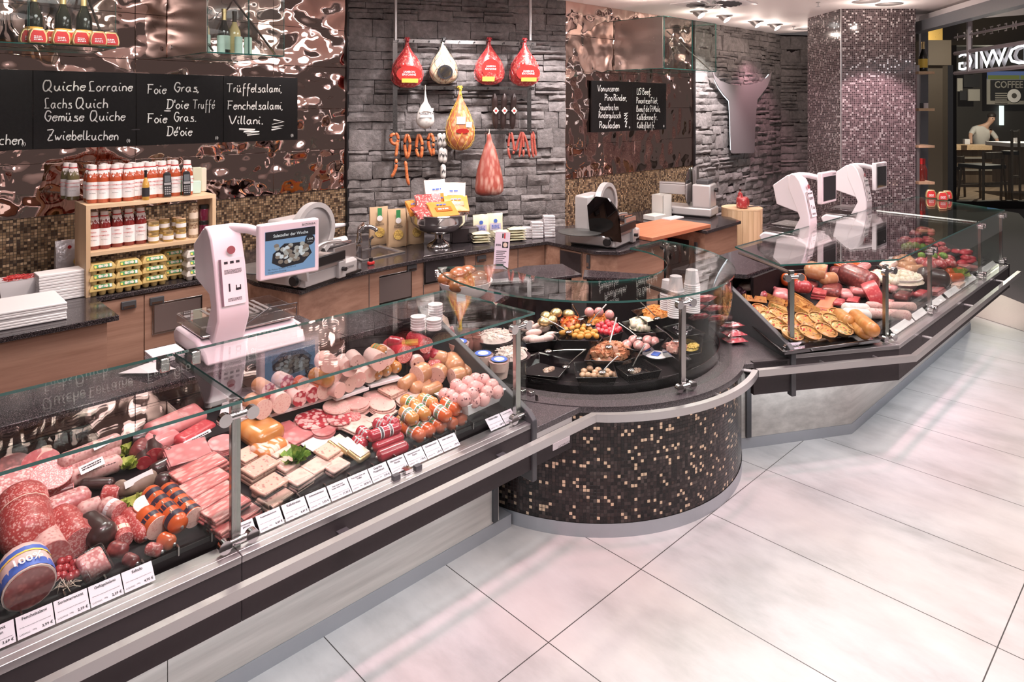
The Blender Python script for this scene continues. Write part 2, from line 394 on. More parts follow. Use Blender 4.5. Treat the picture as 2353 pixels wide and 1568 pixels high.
struct(B().box((XS0 - .012, YL - .03, 0), (XS0 + .008, YL + .02, CEIL), m_black).build('trim_1'))
struct(B().box((XR1 - .012, YR - .03, 0), (XR1 + .010, YR + .02, CEIL), m_black).build('trim_2'))
def stonewall(name, o, u, n, L, z1, seed):
    rr = random.Random(seed); b = B(); z = 0.0; o, u, n = V(o), V(u), V(n); up = V((0, 0, 1))
    def onestone(x, z, w, hh):
            d = rr.uniform(.010, .055); nx = max(2, int(w / .05)); nz = 2; vs = []; tl = rr.uniform(-.012, .012)
            for k in range(nz + 1):
                for i in range(nx + 1):
                    e = i in (0, nx) or k in (0, nz); q = d * (.5 if e else 1) + rr.uniform(-.006, .006) + tl * (k - 1)
                    px = x + .002 + (w - .004) * i / nx; pz = z + .0015 + (hh - .003) * k / nz + (rr.uniform(-.004, .004) if 0 < i < nx else 0)
                    vs.append(o + u * px + up * pz + n * q)
            fs = [(k * (nx + 1) + i, k * (nx + 1) + i + 1, (k + 1) * (nx + 1) + i + 1, (k + 1) * (nx + 1) + i) for k in range(nz) for i in range(nx)]
            k0 = len(vs); ring = [i for i in range(nx + 1)] + [k * (nx + 1) + nx for k in range(1, nz + 1)] + [nz * (nx + 1) + i for i in range(nx - 1, -1, -1)] + [k * (nx + 1) for k in range(nz - 1, 0, -1)]
            vs += [vs[r] - n * ((vs[r] - o).dot(n) + .01) for r in ring]; m = len(ring)
            fs += [(ring[(i + 1) % m], ring[i], k0 + i, k0 + (i + 1) % m) for i in range(m)]
            b.add(vs, fs, m_stone)
    while z < z1:
        H_ = min(rr.choice((.10, .13, .16, .19)), z1 - z); X0 = 0
        if H_ < .02: break
        while X0 < L:
            BW_ = min(rr.uniform(.22, .62), L - X0)
            if L - X0 - BW_ < .08: BW_ = L - X0
            k_ = rr.choice((1, 2, 2, 3, 3)) if H_ > .11 else rr.choice((1, 2, 2)); cuts = [0] + sorted(rr.uniform(.5, 1.5) for _ in range(k_)); ws = [rr.uniform(.6, 1.5) for _ in range(k_)]; zz = z
            for wk in ws:
                hh = H_ * wk / sum(ws); x = X0; x1_ = X0 + BW_
                while x < x1_ - 1e-6:
                    w = min(rr.uniform(.10, .42), x1_ - x); w = x1_ - x if x1_ - x - w < .06 else w; onestone(x, zz, w, hh); x += w
                zz += hh
            X0 += BW_
        z += H_
    b.quad(o, o + u * L, o + u * L + up * z1, o + up * z1, m_dark)
    return struct(b.build(name, sm=50))
stonewall('wall_back', STO, SU, SN, (V((XS1, YR, 0)) - STO).length, CEIL, 3)
stonewall('wall_stone', (XR1 + .01, YR, 0), (1, 0, 0), (0, -1, 0), XR2 - XR1, CEIL, 5)
stonewall('wall_return', (XR2, YR, 0), (cos(rad(-30)), sin(rad(-30)), 0), (-sin(rad(30)), -cos(rad(30)), 0), 1.2, CEIL, 9)
cA, cB, cC = V((8.14, 3.42, 0)), V((7.61, 2.845, 0)), V((8.17, 2.295, 0))
b = B(); wallquad(b, cA, cB, 0, CEIL, m_mosC); wallquad(b, cB, cC, 0, CEIL, m_mosC, 3.3); wallquad(b, cC, cC + (cA - cB), 0, CEIL, m_mosC, 5)
struct(b.build('column'))
struct(B().tube([cB + V((-.004, -.001, 0)), cB + V((-.004, -.001, CEIL))], .007, m_alu, 6).build('trim_3'))
# ceiling lamps seen in the frame
def ceil_at(px, py): return at(px, py, CEIL)
def downlight(px, py, label, r=.075, grp='downlights along the back wall', tilt=True):
    p = ceil_at(px, py); t = root('ceiling_light', label, 'ceiling light', p, 0, grp)
    B(I).lathe([(r * .8, -.004), (r * 1.25, -.006), (r * 1.3, 0), (r * .8, .001)], m_alu, 20).build('ring', t)
    if tilt: B(I).tube([(0, .02, .01), (0, -.03, -.05)], [r * .75, r * .6], m_alu, 16, capm=m_glow).build('lamp_head', t)
    lamp('spot_fill_point', 'POINT', p + V((0, 0, -.16)), 5, WARM, .03)  # extra point lamp added under the fixture to lighten the ceiling around it
    if not tilt: B(I).lathe([(0, -.002), (r * .75, -.003)], m_glow, 20).build('lamp_lens', t)
m_glow = glow('lamp glow', (1, .95, .9), 9)
for i, (x, y, l) in enumerate(((1606, 26, 'tilted ceiling spotlight nearest the round air vent'), (1665, 36, 'tilted ceiling spotlight second from the air vent, above the stone wall'),
        (1737, 49, 'tilted ceiling spotlight above the steel bull head'), (1781, 56, 'tilted ceiling spotlight nearest the mosaic column'))): downlight(x, y, l)
for x, y, l in ((1480, -6, 'small round ceiling light at the top edge, above the glass wall case'), (1990, 3, 'large round ceiling light in front of the column, left one'), (2043, 9, 'large round ceiling light in front of the column, right one'), (1850, 66, 'ceiling light half hidden behind the mosaic column')):
    downlight(x, y, l, .10, 'round ceiling lights near the column', False)
p = ceil_at(1640, 8); t = root('air_vent', 'round white swirl air vent set in a square ceiling plate', 'vent', p)
B(I).cb((0, 0, -.004), (.62, .62, .008), m_white).build('vent_plate', t, bev=.002)
b = B(I)
for k in range(24): b.add([(.09 * cos(k * pi / 12), .09 * sin(k * pi / 12), -.010), (.27 * cos(k * pi / 12 + .25), .27 * sin(k * pi / 12 + .25), -.010), (.27 * cos(k * pi / 12 + .36), .27 * sin(k * pi / 12 + .36), -.018), (.09 * cos(k * pi / 12 + .12), .09 * sin(k * pi / 12 + .12), -.018)], [(3, 2, 1, 0)], m_gasket)
b.build('vent_slot', t)
for x, y, l in ((1880, 5, 'sprinkler head in the ceiling left of the column lights'), (1824, 60, 'sprinkler head in the ceiling above the bull wall')):
    p = ceil_at(x, y); t = tag(B(I).lathe([(.022, 0), (.022, -.006), (.006, -.008), (.006, -.04), (.018, -.042), (.018, -.046)], m_alu, 12).build('sprinkler'), l, 'sprinkler', 'ceiling sprinklers'); t.location = p
# ---------------------------------------------------------------- counters
YP, OV = 2.437, .30                         # front of the left plinth, overhang of the apron
XL0, XL1 = -.40, 2.19
AY = YP - OV                                # apron face, left
GY = 2.18                                   # front glass, left
DC, DR = (3.25, 2.73), .916
t = left = root('display_case', 'long left refrigerated meat case with pale wood front and dark apron', 'display case', (XL0, 2.6, 0), 0, 'refrigerated meat cases')
B().box((XL0, YP, 0), (2.36, YP + .6, .062), m_plinth).build('plinth', t)
b = B()
for x0, x1 in ((XL0, .78), (.783, 2.28)): b.box((x0, YP + .004, .063), (x1, YP + .03, .56), m_pale)
b.build('front_panel', t); B().box((2.235, YP - .012, .075), (2.262, YP + .01, .5), m_gasket).build('cover_strip', t)
b = B()
for x0, x1 in ((XL0, .9005), (.9025, XL1)): b.box((x0, AY, .452), (x1, AY + .03, .634), m_apron)
b.box((XL0, AY + .03, .452), (XL1, YP + .01, .47), m_apron); b.build('apron', t)
b = B()
for x0, x1 in ((XL0, .9005), (.9025, XL1)):
    b.box((x0, AY - .002, .634), (x1, AY + .028, .657), m_alu); b.box((x0, AY + .028, .634), (x1, 2.235, .652), m_alu); b.box((x0, 2.165, .652), (x1, 2.195, .657), m_alu)
b.build('ledge', t, bev=.002)
DZ0, DSL = .668, .165
def dz(y): return DZ0 + DSL * (y - 2.26)
b = B(); b.prism([(2.262, dz(2.262)), (2.97, dz(2.97)), (2.97, .60), (2.262, .60)], XL0, XL1 + .03, m_dark, X=M(((0, 0, 1, 0), (1, 0, 0, 0), (0, 1, 0, 0), (0, 0, 0, 1))))
b.build('deck', t)
b = B()
for k in range(28): x = XL0 + .05 + k * .1; b.box((x, 2.247, .672), (x + .004, 2.266, .700), m_steel)
b.box((XL0, 2.262, .668), (XL1, 2.266, .682), m_black); b.build('deck_rack', t)
B().box((XL0, 2.95, .6), (XL1 + .03, 2.97, .93), m_dark).build('back_panel', t)
b = B(); b.box((XL0, 2.945, .92), (1.02, 3.27, .95), m_gran); b.box((1.02, 2.945, .92), (1.75, 3.42, .95), m_gran); b.box((1.75, 2.945, .92), (2.08, 3.25, .95), m_gran); b.build('worktop', t, bev=.003)
B().box((XL0, 3.2, 0), (2.05, 3.22, .92), m_oak).build('back_cabinet', t)
B().prism([(2.19, .46), (2.19, 0)][:0] or [(AY - .012, .40), (AY - .012, .67), (AY + .02, .70), (2.9, 1.0), (2.97, 1.0), (2.97, .40)], XL1, XL1 + .028, m_gasket, X=M(((0, 0, 1, 0), (1, 0, 0, 0), (0, 1, 0, 0), (0, 0, 0, 1)))).build('end_panel', t, bev=.004)
def post(parent, x, y, z0=.655, z1=1.115, rz=0):
    X = T((x, y, 0), rz); 
    p = BW(X).cb((0, 0, (z0 + z1) / 2), (.030, .022, z1 - z0), m_steel).build('post', parent, bev=.002)
    for z in (z0 + .03, z1 - .035):
        b = BW(X); b.tube([(-.05, -.022, z), (.055, -.022, z)], .011, m_chrome, 12)
        for sx in (-.042, .045): b.tube([(sx, -.034, z - .002), (sx, -.012, z - .002)], .021, m_chrome, 16)
        b.build('hinge_clamp', p)
for x in (.906, 2.165): post(t, x, GY + .02)
b = B()
for x0, x1 in ((XL0, .895), (.905, 1.555), (1.559, 2.2)): b.box((x0, GY - .003, .66), (x1, GY + .003, 1.118), m_pane)
b.build('front_pane', t)
slab('top_pane', t, [(XL0, 2.165), (.915, 2.165), (.900, 2.755), (XL0, 2.755)], 1.120, 1.130)
slab('top_pane', t, [(.922, 2.165), (2.245, 2.165), (2.19, 2.745), (.907, 2.755)], 1.120, 1.130)
b = B(); b.box((.90, 2.23, 1.106), (.914, 2.73, 1.119), m_steel); b.build('top_bracket', t)
for x in (.86, .97): B().cb((x, 2.735, 1.105), (.035, .05, .05), m_chrome).build('clip', t, bev=.004)
B().box((.01, 2.27, .685), (2.05, 2.273, .745), m_acryl).build('product_guard', t)
b = B()
for x in (1.60, 1.50): b.cb((x, 2.17, .666), (.028, .02, .018), m_gasket)
b.cb((1.557, 2.18, .668), (.03, .03, .012), m_chrome); b.build('pane_clip', t)
# drum
t = drum = root('salad_counter', 'round salad counter clad in dark brown mosaic with grey stone rim', 'counter', (DC[0], DC[1], 0))
def ringwall(b, r, a0, a1, z0, z1, m, n=72):
    pts = arc(DC[0], DC[1], r, a0, a1, n); L = rad(a1 - a0) * r
    for i in range(n): b.quad((*pts[i], z0), (*pts[i + 1], z0), (*pts[i + 1], z1), (*pts[i], z1), m, [(L * i / n, z0), (L * (i + 1) / n, z0), (L * (i + 1) / n, z1), (L * i / n, z1)])
b = B(); ringwall(b, DR, -205, 25, .065, .602, m_mosD); b.build('mosaic_drum', t, sm=60)
b = B(); ringwall(b, DR + .003, -205, 25, 0, .066, m_plinth); b.build('plinth', t, sm=60)
def annulus(ri, ro, a0, a1, n=72): return arc(*DC, ro, a0, a1, n) + arc(*DC, ri, a1, a0, n)
def ring(name, ri, ro, a0, a1, z0, z1, m, side=None, parent=drum, n=72, **k):
    b = B(); o, i = arc(*DC, ro, a0, a1, n), arc(*DC, ri, a0, a1, n); s = side or m
    for j in range(n):
        b.quad((*i[j], z1), (*o[j], z1), (*o[j + 1], z1), (*i[j + 1], z1), m); b.quad((*i[j], z0), (*i[j + 1], z0), (*o[j + 1], z0), (*o[j], z0), m)
        b.quad((*o[j], z0), (*o[j + 1], z0), (*o[j + 1], z1), (*o[j], z1), s); b.quad((*i[j + 1], z0), (*i[j], z0), (*i[j], z1), (*i[j + 1], z1), s)
    for j in (0, n): b.quad((*i[j], z0), (*o[j], z0), (*o[j], z1), (*i[j], z1), s)
    return b.build(name, parent, sm=50, **k)
ring('stone_rim', .70, DR + .022, -208, 28, .602, .632, m_gran2, bev=.004)
b = B(); b.lathe([(.80, .632), (.79, .60), (.70, .585), (0, .585)], m_dark, 64, X=T((DC[0], DC[1], 0))); b.build('well', t)
ring('guard_strip', .795, .799, -200, 10, .632, .69, m_acryl)
ring('front_pane', .862, .868, -160, -74, .634, 1.105, m_pane); ring('front_pane', .862, .868, -73.6, -2, .634, 1.105, m_pane)
ring('front_pane', .862, .868, -214, -160.4, .634, 1.105, m_pane)
ring('top_pane', .50, .885, -212, 2, 1.108, 1.118, m_glass, m_edge)
for a in (-104.8, -212, -2):
    r_ = .86; post(t, DC[0] + r_ * cos(rad(a)), DC[1] + r_ * sin(rad(a)), .632, 1.11, rad(a + 90))
a = rad(-104.8); b = BW(T((DC[0], DC[1], 0), a)); b.cb((.68, 0, 1.098), (.36, .018, .016), m_steel); b.build('top_bracket', t)
b = B()
for a in (-160, -163, -157): b.cb((DC[0] + .87 * cos(rad(a)), DC[1] + .87 * sin(rad(a)), .643), (.03, .03, .018), m_chrome)
b.build('pane_clip', t, bev=.002)
def handrail(name, label, pts, z0=.592, z1=.628, w=.028, drop=None):
    L = len(pts); b = B(); q = [V((*p, 0)) for p in pts]; o = []; i_ = []
    for k in range(L):
        d = (q[min(k + 1, L - 1)] - q[max(k - 1, 0)]).normalized()
        if 0 < k < L - 1:
            d1, d2 = (q[k] - q[k - 1]).normalized(), (q[k + 1] - q[k]).normalized(); sc = 1 / max(.5, cos(d1.angle(d2) / 2))
        else: sc = 1
        n = V((d.y, -d.x, 0)) * w / 2 * sc; o.append(q[k] + n); i_.append(q[k] - n)
    z = V((0, 0, 1))
    for k in range(L - 1):
        for a, c in ((o[k], o[k + 1]), (i_[k + 1], i_[k])): b.quad(a + z * z0, c + z * z0, c + z * z1, a + z * z1, m_alu)
        b.quad(o[k] + z * z1, o[k + 1] + z * z1, i_[k + 1] + z * z1, i_[k] + z * z1, m_alu); b.quad(i_[k] + z * z0, i_[k + 1] + z * z0, o[k + 1] + z * z0, o[k] + z * z0, m_alu)
    for k, rv in ((0, 0), (L - 1, 1)): b.quad(o[k] + z * z0, o[k] + z * z1, i_[k] + z * z1, i_[k] + z * z0, m_alu)
    return b
RY = 2.048
A0, A1, A2 = V((3.83, 1.715, 0)), V((4.45, 1.337, 0)), V((7.36, 1.337, 0))
dU = (A1 - A0).normalized(); dN = V((-dU.y, dU.x, 0)); dN = dN if dN.y > 0 else -dN      # dN points inward
rp = A0 - dN * .085 - V((*DC, 0)); bq = rp.dot(dU); RS = A0 - dN * .085 + dU * (-bq - math.sqrt(max(0, bq * bq - rp.length_squared + (DR + .085) ** 2)) if False else -bq + math.sqrt(max(0, bq * bq - rp.length_squared + (DR + .085) ** 2)))
RA = math.degrees(math.atan2(RS.y - DC[1], RS.x - DC[0]))
ra = arc(*DC, DR + .085, -133.5, RA, 40)
b = handrail('h', '', [(XL0, RY), (1.0, RY), (2.0, RY), (DC[0] + (DR + .085) * cos(rad(-137)), RY)] + ra + [(3.79, 1.88 + .0)][:0])
t = tag(b.build('handrail', org=(1.5, RY, 0), sm=30), 'long steel bag rail along the left case and around the mosaic drum', 'rail', 'bag rails')
b = B()
for x in (.25, 1.25, 2.0): b.box((x - .02, RY - .008, .586), (x + .02, AY, .592), m_gasket)
for a in (-120, -95, -70): b.tube([(DC[0] + DR * cos(rad(a)), DC[1] + DR * sin(rad(a)), .605), (DC[0] + (DR + .08) * cos(rad(a)), DC[1] + (DR + .08) * sin(rad(a)), .605)], .008, m_alu, 6)
b.build('rail_bracket', t)
# stone links beside the drum, with their aprons
t = root('counter_link', 'short grey stone shelf with dark apron between left case and drum', 'shelf', (2.35, 2.4, 0), 0, 'stone links beside the drum')
poly = [(2.219, AY + .0), (2.56, AY + .0), (2.40, 2.45), (2.36, 2.75), (2.219, 2.75)]
B().prism(poly, .60, .628, m_gran2).build('stone_top', t, bev=.003); B().box((2.219, AY + .004, .575), (2.47, AY + .02, .60), m_alu).build('ledge', t)
b = B(); b.box((2.219, AY + .006, .452), (2.47, AY + .03, .575), m_apron); b.build('apron', t)
b = BW(face_T((2.345, AY + .004, .487), (1, 0, 0), (0, 0, 1))); b.cb((.05, .012, 0), (.115, .03, .004), m_white); b.text('AICHINGER', .016, m_ink, T((.054, .006, .0145)), 'c'); b.build('maker_plate', t)
# right case
def inset(d, start=0.0):
    "front line moved inward by d: start, corner, end"
    a = A0 + dN * d + dU * start; y = A2.y + d
    k = (y - (A1 + dN * d).y) / dU.y; c = A1 + dN * d + dU * k
    return a, V((c.x, y, 0)), V((A2.x + .577 * d * 0, y, 0))
eU = V((.5, .866, 0))                                                           # slanted far end
def endp(d): return V((A2.x + d * .56, A2.y + d, 0))
t = right = root('display_case', 'right refrigerated meat case with angled corner and two scales behind', 'display case', (5.5, 1.9, 0), 0, 'refrigerated meat cases')
def band(b, d0, d1, z0, z1, m, st=0.0, ends=True):
    p, q = inset(d0, st), inset(d1, st); p = [p[0], p[1], endp(d0)]; q = [q[0], q[1], endp(d1)]
    for i in range(2):
        P4 = [(p[i].x, p[i].y), (p[i + 1].x, p[i + 1].y), (q[i + 1].x, q[i + 1].y), (q[i].x, q[i].y)]
        b.prism(P4, z0, z1, m)
PA, PB, PC = V((3.83, 2.053, 0)), V((4.555, 1.637, 0)), V((7.45, 1.637, 0))
def pfront(b, off, z0, z1, m):
    b.prism([(PA.x + dN.x * off, PA.y + dN.y * off), (PB.x + off * .27, PB.y + off), (PC.x + off * .5, PC.y + off), (PC.x + off * .5 + .25, PC.y + off + .5), (PA.x + dN.x * (off + .45), PA.y + dN.y * (off + .45))], z0, z1, m)
b = B(); pfront(b, 0, 0, .062, m_plinth); b.build('plinth', t); b = B(); pfront(b, .004, .063, .56, m_pale); b.build('front_panel', t)
e = PA + dU * .10; BW(T((e.x, e.y, 0), math.atan2(dU.y, dU.x))).cb((.0, -.002, .27), (.03, .02, .40), m_gasket).build('cover_strip', t)
st0 = -.06
b = B(); band(b, 0, .03, .452, .634, m_apron, -.22); band(b, .03, .31, .452, .47, m_apron, -.1); b.build('apron', t, bev=.001)
b = B(); band(b, -.002, .028, .634, .657, m_alu, st0 + .07); band(b, .028, .098, .634, .652, m_alu, st0 + .07); b.build('ledge', t, bev=.002)
def dzr(p):
    d = min((V((p[0], p[1], 0)) - A0).dot(dN), p[1] - A2.y); return DZ0 + DSL * (d - .123)
b = B()
p, q = inset(.125, .03), inset(.85, .03); q1_ = inset(.85, .03)[0]
for P4 in ([p[0], p[1], q[1], q[0]], [p[1], endp(.125), endp(.85), q[1]]):
    b.quad(*[(v.x, v.y, dzr(v)) for v in P4], m_dark)
b.build('deck', t)
E0 = A0 + dU * .01
pts = [(-.012, .425), (-.012, .68), (.03, .705), (.86, .93), (.9, .93), (.9, .475), (.03, .47), (.03, .425)]
BW(face_T((E0.x, E0.y, 0), dN, (0, 0, 1))).prism(pts, -.0, .03, m_gasket).build('end_panel', t, bev=.004)
g = inset(.048, .03); ge = endp(.048)
for a, c in ((g[0], g[1]), (g[1], V((5.75, g[1].y, 0))), (V((5.754, g[1].y, 0)), ge)):
    u = (c - a).normalized(); n = V((-u.y, u.x, 0)) * .003
    b = B(); b.prism([((a + n).x, (a + n).y), ((c + n).x, (c + n).y), ((c - n).x, (c - n).y), ((a - n).x, (a - n).y)], .66, 1.118, m_pane); b.build('front_pane', t)
e0, e1 = endp(.06), endp(.86)
b = B(); b.prism([(e0.x, e0.y), (e0.x + .006, e0.y), (e1.x + .006, e1.y), (e1.x, e1.y)], .66, 1.118, m_pane); b.build('side_pane', t)
b = B(); b.prism([(e0.x - .01, e0.y - .06), (e0.x + .03, e0.y - .06), (e1.x + .03, e1.y), (e1.x - .01, e1.y)], .452, .66, m_apron); b.build('side_apron', t)
slab('top_pane', t, [(3.946, 1.817), (4.601, 1.385), (7.44, 1.375), (7.90, 2.22), (4.24, 2.26)], 1.120, 1.130)
w = rad(-30); c0 = inset(.065, .06)[0]; c1 = inset(.065)[1]
post(t, c0.x, c0.y, rz=w); post(t, c1.x - .01, c1.y + .01, rz=w / 2)
for x in (5.29, 6.658): post(t, x, 1.40)
post(t, 7.41, 1.40, z1=1.118)
b = B(); b.tube([c0 + V((0, 0, 1.10)), c0 + dN * .55 + V((0, 0, 1.10))], .010, m_steel, 6); b.tube([(6.66, 1.42, 1.105), (6.72, 2.2, 1.105)], .012, m_steel, 6); b.build('top_bracket', t)
b = B(); b.box((4.30, 2.16, .6), (7.75, 2.18, .93), m_dark); b.build('back_panel', t)
b = B(); b.prism([(4.27, 2.19), (7.80, 2.19), (7.80, 2.62), (4.05, 2.62)], .92, .95, m_gran); b.build('worktop', t, bev=.003)
B().box((4.1, 2.55, 0), (7.6, 2.57, .92), m_oak).build('back_cabinet', t)
b = B(); band(b, .135, .138, .69, .745, m_acryl, .05); b.build('product_guard', t)
t = root('counter_link', 'grey stone shelf with dark apron between drum and right case', 'shelf', (3.9, 2.1, 0), 0, 'stone links beside the drum')
s0 = A0 - dU * .30
poly = [(A0.x + .0, A0.y), (s0.x, s0.y), (3.60, 2.05), (4.02, 2.75), (4.42, 2.62)]
B().prism(poly, .60, .628, m_gran2).build('stone_top', t, bev=.003)
b = handrail('h', '', [tuple((RS + dU * .012)[:2]), tuple((A0 - dN * .085 + dU * .12)[:2]), (A1.x - .024, A1.y - .085), (7.32, A2.y - .085)])
t = tag(b.build('handrail', org=(5, 1.3, 0), sm=30), 'steel bag rail along the right case, bent at the corner', 'rail', 'bag rails')
b = B()
for x in (4.9, 5.9, 6.9): b.tube([(x, 1.27, .605), (x, 1.345, .605)], .008, m_alu, 6)
for s_ in (.2, .55): e = A0 + dU * s_; b.tube([e + V((0, 0, .605)), e - dN * .08 + V((0, 0, .605))], .008, m_alu, 6)
b.build('rail_bracket', t)
# ---------------------------------------------------------------- chalk handwriting (single strokes on a small grid)
G = dict(a='46 36 26 15 14 23 33 45|46 44 53', b='19 13|14 26 36 45 44 33 23 14', c='46 36 26 15 14 23 33 43', d='45 36 26 15 14 23 33 44|49 44 53', e='15 45 46 36 26 15 14 23 33 44', f='49 39 28 21 20|16 46', g='45 36 26 15 14 23 33 45|46 41 30 20 11',
 h='19 13|15 26 36 45 43', i='16 14 23|18 28', k='19 13|46 14 43', l='19 14 23', m='16 13|15 26 35 33|35 46 55 53', n='16 13|15 26 36 45 43', o='36 26 15 14 23 33 44 45 36', p='16 10|15 26 36 45 44 33 23 14', r='16 13|15 26 36', s='46 36 26 25 35 44 43 33 13',
 t='29 24 33|16 46', u='16 14 23 33 45|46 44 53', v='16 23 46', w='16 23 35 43 66', z='16 46 13 43')
G['ü'] = G['u'] + '|17 18|37 38'; G['é'] = G['e'] + '|37 49'; G["'"] = '19 17'; G[','] = '13 02'; G['.'] = '13 23'; G[' '] = ''
G.update(B='19 13|19 39 48 37 16|37 46 54 43 13', D='19 13|09 39 58 55 33 03', F='19 13|09 59|16 46', G='58 49 29 17 15 33 43 55 56 36', K='19 13|59 16 53', L='49 39 29 18 24 13 23 53', M='03 19 35 59 63', P='19 13|09 39 48 47 36 16', Q='39 19 06 13 33 56 49 29|34 62', R='19 13|09 39 48 47 36 16|36 53',
 S='58 49 29 18 17 46 45 33 13', T='09 69|39 33', U='19 14 23 43 54|59 53', V='09 33 69', Z='09 59 13 53|26 46')
def chalk(b, s, pL, pR, y, w=.0062):
    o = atY(*pL, y - .002); e = atY(*pR, y - .002); x = 0; runs = []
    for ch in s:
        g = G[ch]; mx = 1
        for st in g.split('|') if g else []:
            p = [(int(a[0]) + (int(a[1]) - 3) * .10, int(a[1]) - 3) for a in st.split()]
            mx = max([mx] + [int(a[0]) for a in st.split()]); runs.append([(x + a, c) for a, c in p])
        x += mx + .55
    k = (e.x - o.x) / x; u = V((e.x - o.x, 0, e.z - o.z)).normalized(); kz = max(k, .011) if k < .011 else min(k, .019)
    for p in runs:
        q = spline([o + u * a * k + V((0, 0, c * kz)) for a, c in p], 3)
        b.tube(q, w * min(1, k / .011) * .8, m_chalk, 4, flat=.5, up=(0, 1, 0))
def board(label, x0, x1, z0, z1, y, texts, f=q1, scr=()):
    t = root('blackboard', label, 'blackboard', ((x0 + x1) / 2, y, z0), 0, 'blackboards on the mirror walls')
    B().box((x0, y - .0, z0), (x1, y + .018, z1), m_slate).build('slate_panel', t, bev=.001)
    b = B()
    for s, a, e, c in texts: chalk(b, s, f(a, c), f(e, c), y)
    for pts in scr: b.tube([atY(*f(*p), y - .002) for p in pts], .007, m_chalk, 4, flat=.5, up=(0, 1, 0))
    b.build('chalk_writing', t)
    BW(T((x1 - .05, y - .001, z0 + .03), 0, pi / 2)).text('(i)', .03, m_chalk, I, 'c').build('corner_mark', t)
ZB0, ZB1, YB = 1.768, 2.292, 5.485
board('blackboard cut by the left edge with the end of a cake name', .30, .9195, ZB0, ZB1, YB, [('kuchen', -110, 155, 965)])
board('blackboard listing quiches, second from the left', .922, 1.541, ZB0, ZB1, YB, [('Quiche', 285, 570, 605), ('Lorraine', 585, 885, 608), ('Lachs', 290, 480, 722), ('Quich', 505, 720, 720), ('Gemüse', 290, 560, 808), ('Quiche', 600, 835, 805), ('Zwiebelkuchen', 310, 790, 935)])
board('blackboard listing foie gras, third from the left', 1.544, 2.166, ZB0, ZB1, YB, [('Foie', 980, 1110, 625), ('Gras,', 1155, 1330, 612), ("D'oie", 1110, 1258, 725), ('Truffé', 1285, 1432, 725), ('Foie', 980, 1115, 820), ('Gras.', 1155, 1312, 810), ("Dé'oie", 1112, 1282, 905)])
board('blackboard listing truffle and fennel salami with two scribbles', 2.169, 2.792, ZB0, ZB1, YB, [('Trüffelsalami,', 1510, 1882, 615), ('Fenchelsalami,', 1515, 1888, 730), ('Villani.', 1525, 1758, 828)],
      scr=[[(1825, 800), (1895, 812), (1818, 830), (1892, 838), (1815, 850), (1880, 855), (1812, 868)], [(1595, 862), (1700, 866), (1625, 880), (1728, 880), (1640, 893), (1728, 897), (1650, 905)]])
YB2 = 4.465; xa, xm, xb = atY(1360, 250, YB2).x, atY(1453, 250, YB2).x, atY(1530.7, 250, YB2).x
board('blackboard listing beef roasts between wall case and slicer, left half', xa, xm - .002, 1.785, 2.31, YB2, [('Von unseren', 1722, 1865, 610), ('Pino Rinder,', 1768, 1918, 672), ('Sauerbraten', 1730, 1862, 735), ('Rindergulasch', 1728, 1878, 788), ('Rouladen', 1733, 1870, 855)], q2,
      [[(1900, 760), (1925, 752), (1900, 775), (1922, 770), (1902, 795), (1920, 790), (1904, 815), (1918, 810), (1908, 850), (1916, 845)]])
board('blackboard listing beef fillets beside the stone wall, right half', xm + .002, xb, 1.785, 2.31, YB2, [('US Beef,', 1982, 2080, 630), ('Pimontese Filet,', 1980, 2125, 690), ('Boeuf de St Malo,', 1980, 2142, 745), ('Kalbskrone fr.', 1983, 2122, 800), ('Kalbsfilet fr.', 1985, 2105, 855)], q2)
# ---------------------------------------------------------------- glass wall cases
def wallcase(label, x0, x1, yf, yb, z0, z1, sides=(1, 1), arms=2):
    t = root('glass_wall_case', label, 'wall case', ((x0 + x1) / 2, yb, z0), 0, 'glass wall cases'); g = .006
    for n_, a, c in (('bottom_shelf', (x0, yf, z0 - .008), (x1, yb, z0)), ('top_pane', (x0, yf, z1), (x1, yb, z1 + .006))):
        slab(n_, t, [(a[0], a[1]), (c[0], a[1]), (c[0], c[1]), (a[0], c[1])], a[2], c[2])
    xm = x0 + (x1 - x0) * .52
    for a, c in ((x0, xm - .002), (xm + .002, x1)):
        b = B().box((a, yf, z0), (c, yf + g, z1), m_glass)
        for e in (a, c - .002): b.box((e, yf - .001, z0), (e + .002, yf + g + .001, z1), m_edge)
        b.build('front_pane', t)
    B().box((x1 - g, yf + g, z0), (x1, yb, z1), m_glass).build('side_pane', t)
    B().box((x0, yf + .02, z0), (x0 + .012, yb - .005, z1), m_acryl if not sides[0] else m_steelpane).build('side_plate', t)
    B().box((x0 + .012, yb - .010, z0), (x1 - .01, yb - .003, z1), m_acryl).build('back_pane', t)
    for k in range(arms):
        x = x0 + .05 + k * (x1 - x0 - .1); B().tube([(x, yb - .02, z0 + .48), (x, yf + .04, z0 + .01)], .008, m_steel, 8).build('support_arm', t)
    B().tube([(x0 - .004, yb - .08, z0 + .07), (x0 + .014, yb - .08, z0 + .07)], .018, m_chrome, 12).build('round_fitting', t)
m_steelpane = flat('steel side plate', (.42, .38, .35), .3, .9)
wallcase('glass wall case with champagne bottles at the top left', .30, 1.256, 4.876, 5.505, 2.425, 3.0, arms=2)
wallcase('glass wall case with clear and dark wine bottles, right of the champagne', 1.76, 2.30, 4.72, 5.505, 2.417, 3.0)
wallcase('empty glass wall case above the beef blackboard', 5.85, 6.85, 3.87, 4.485, 2.43, 2.94)
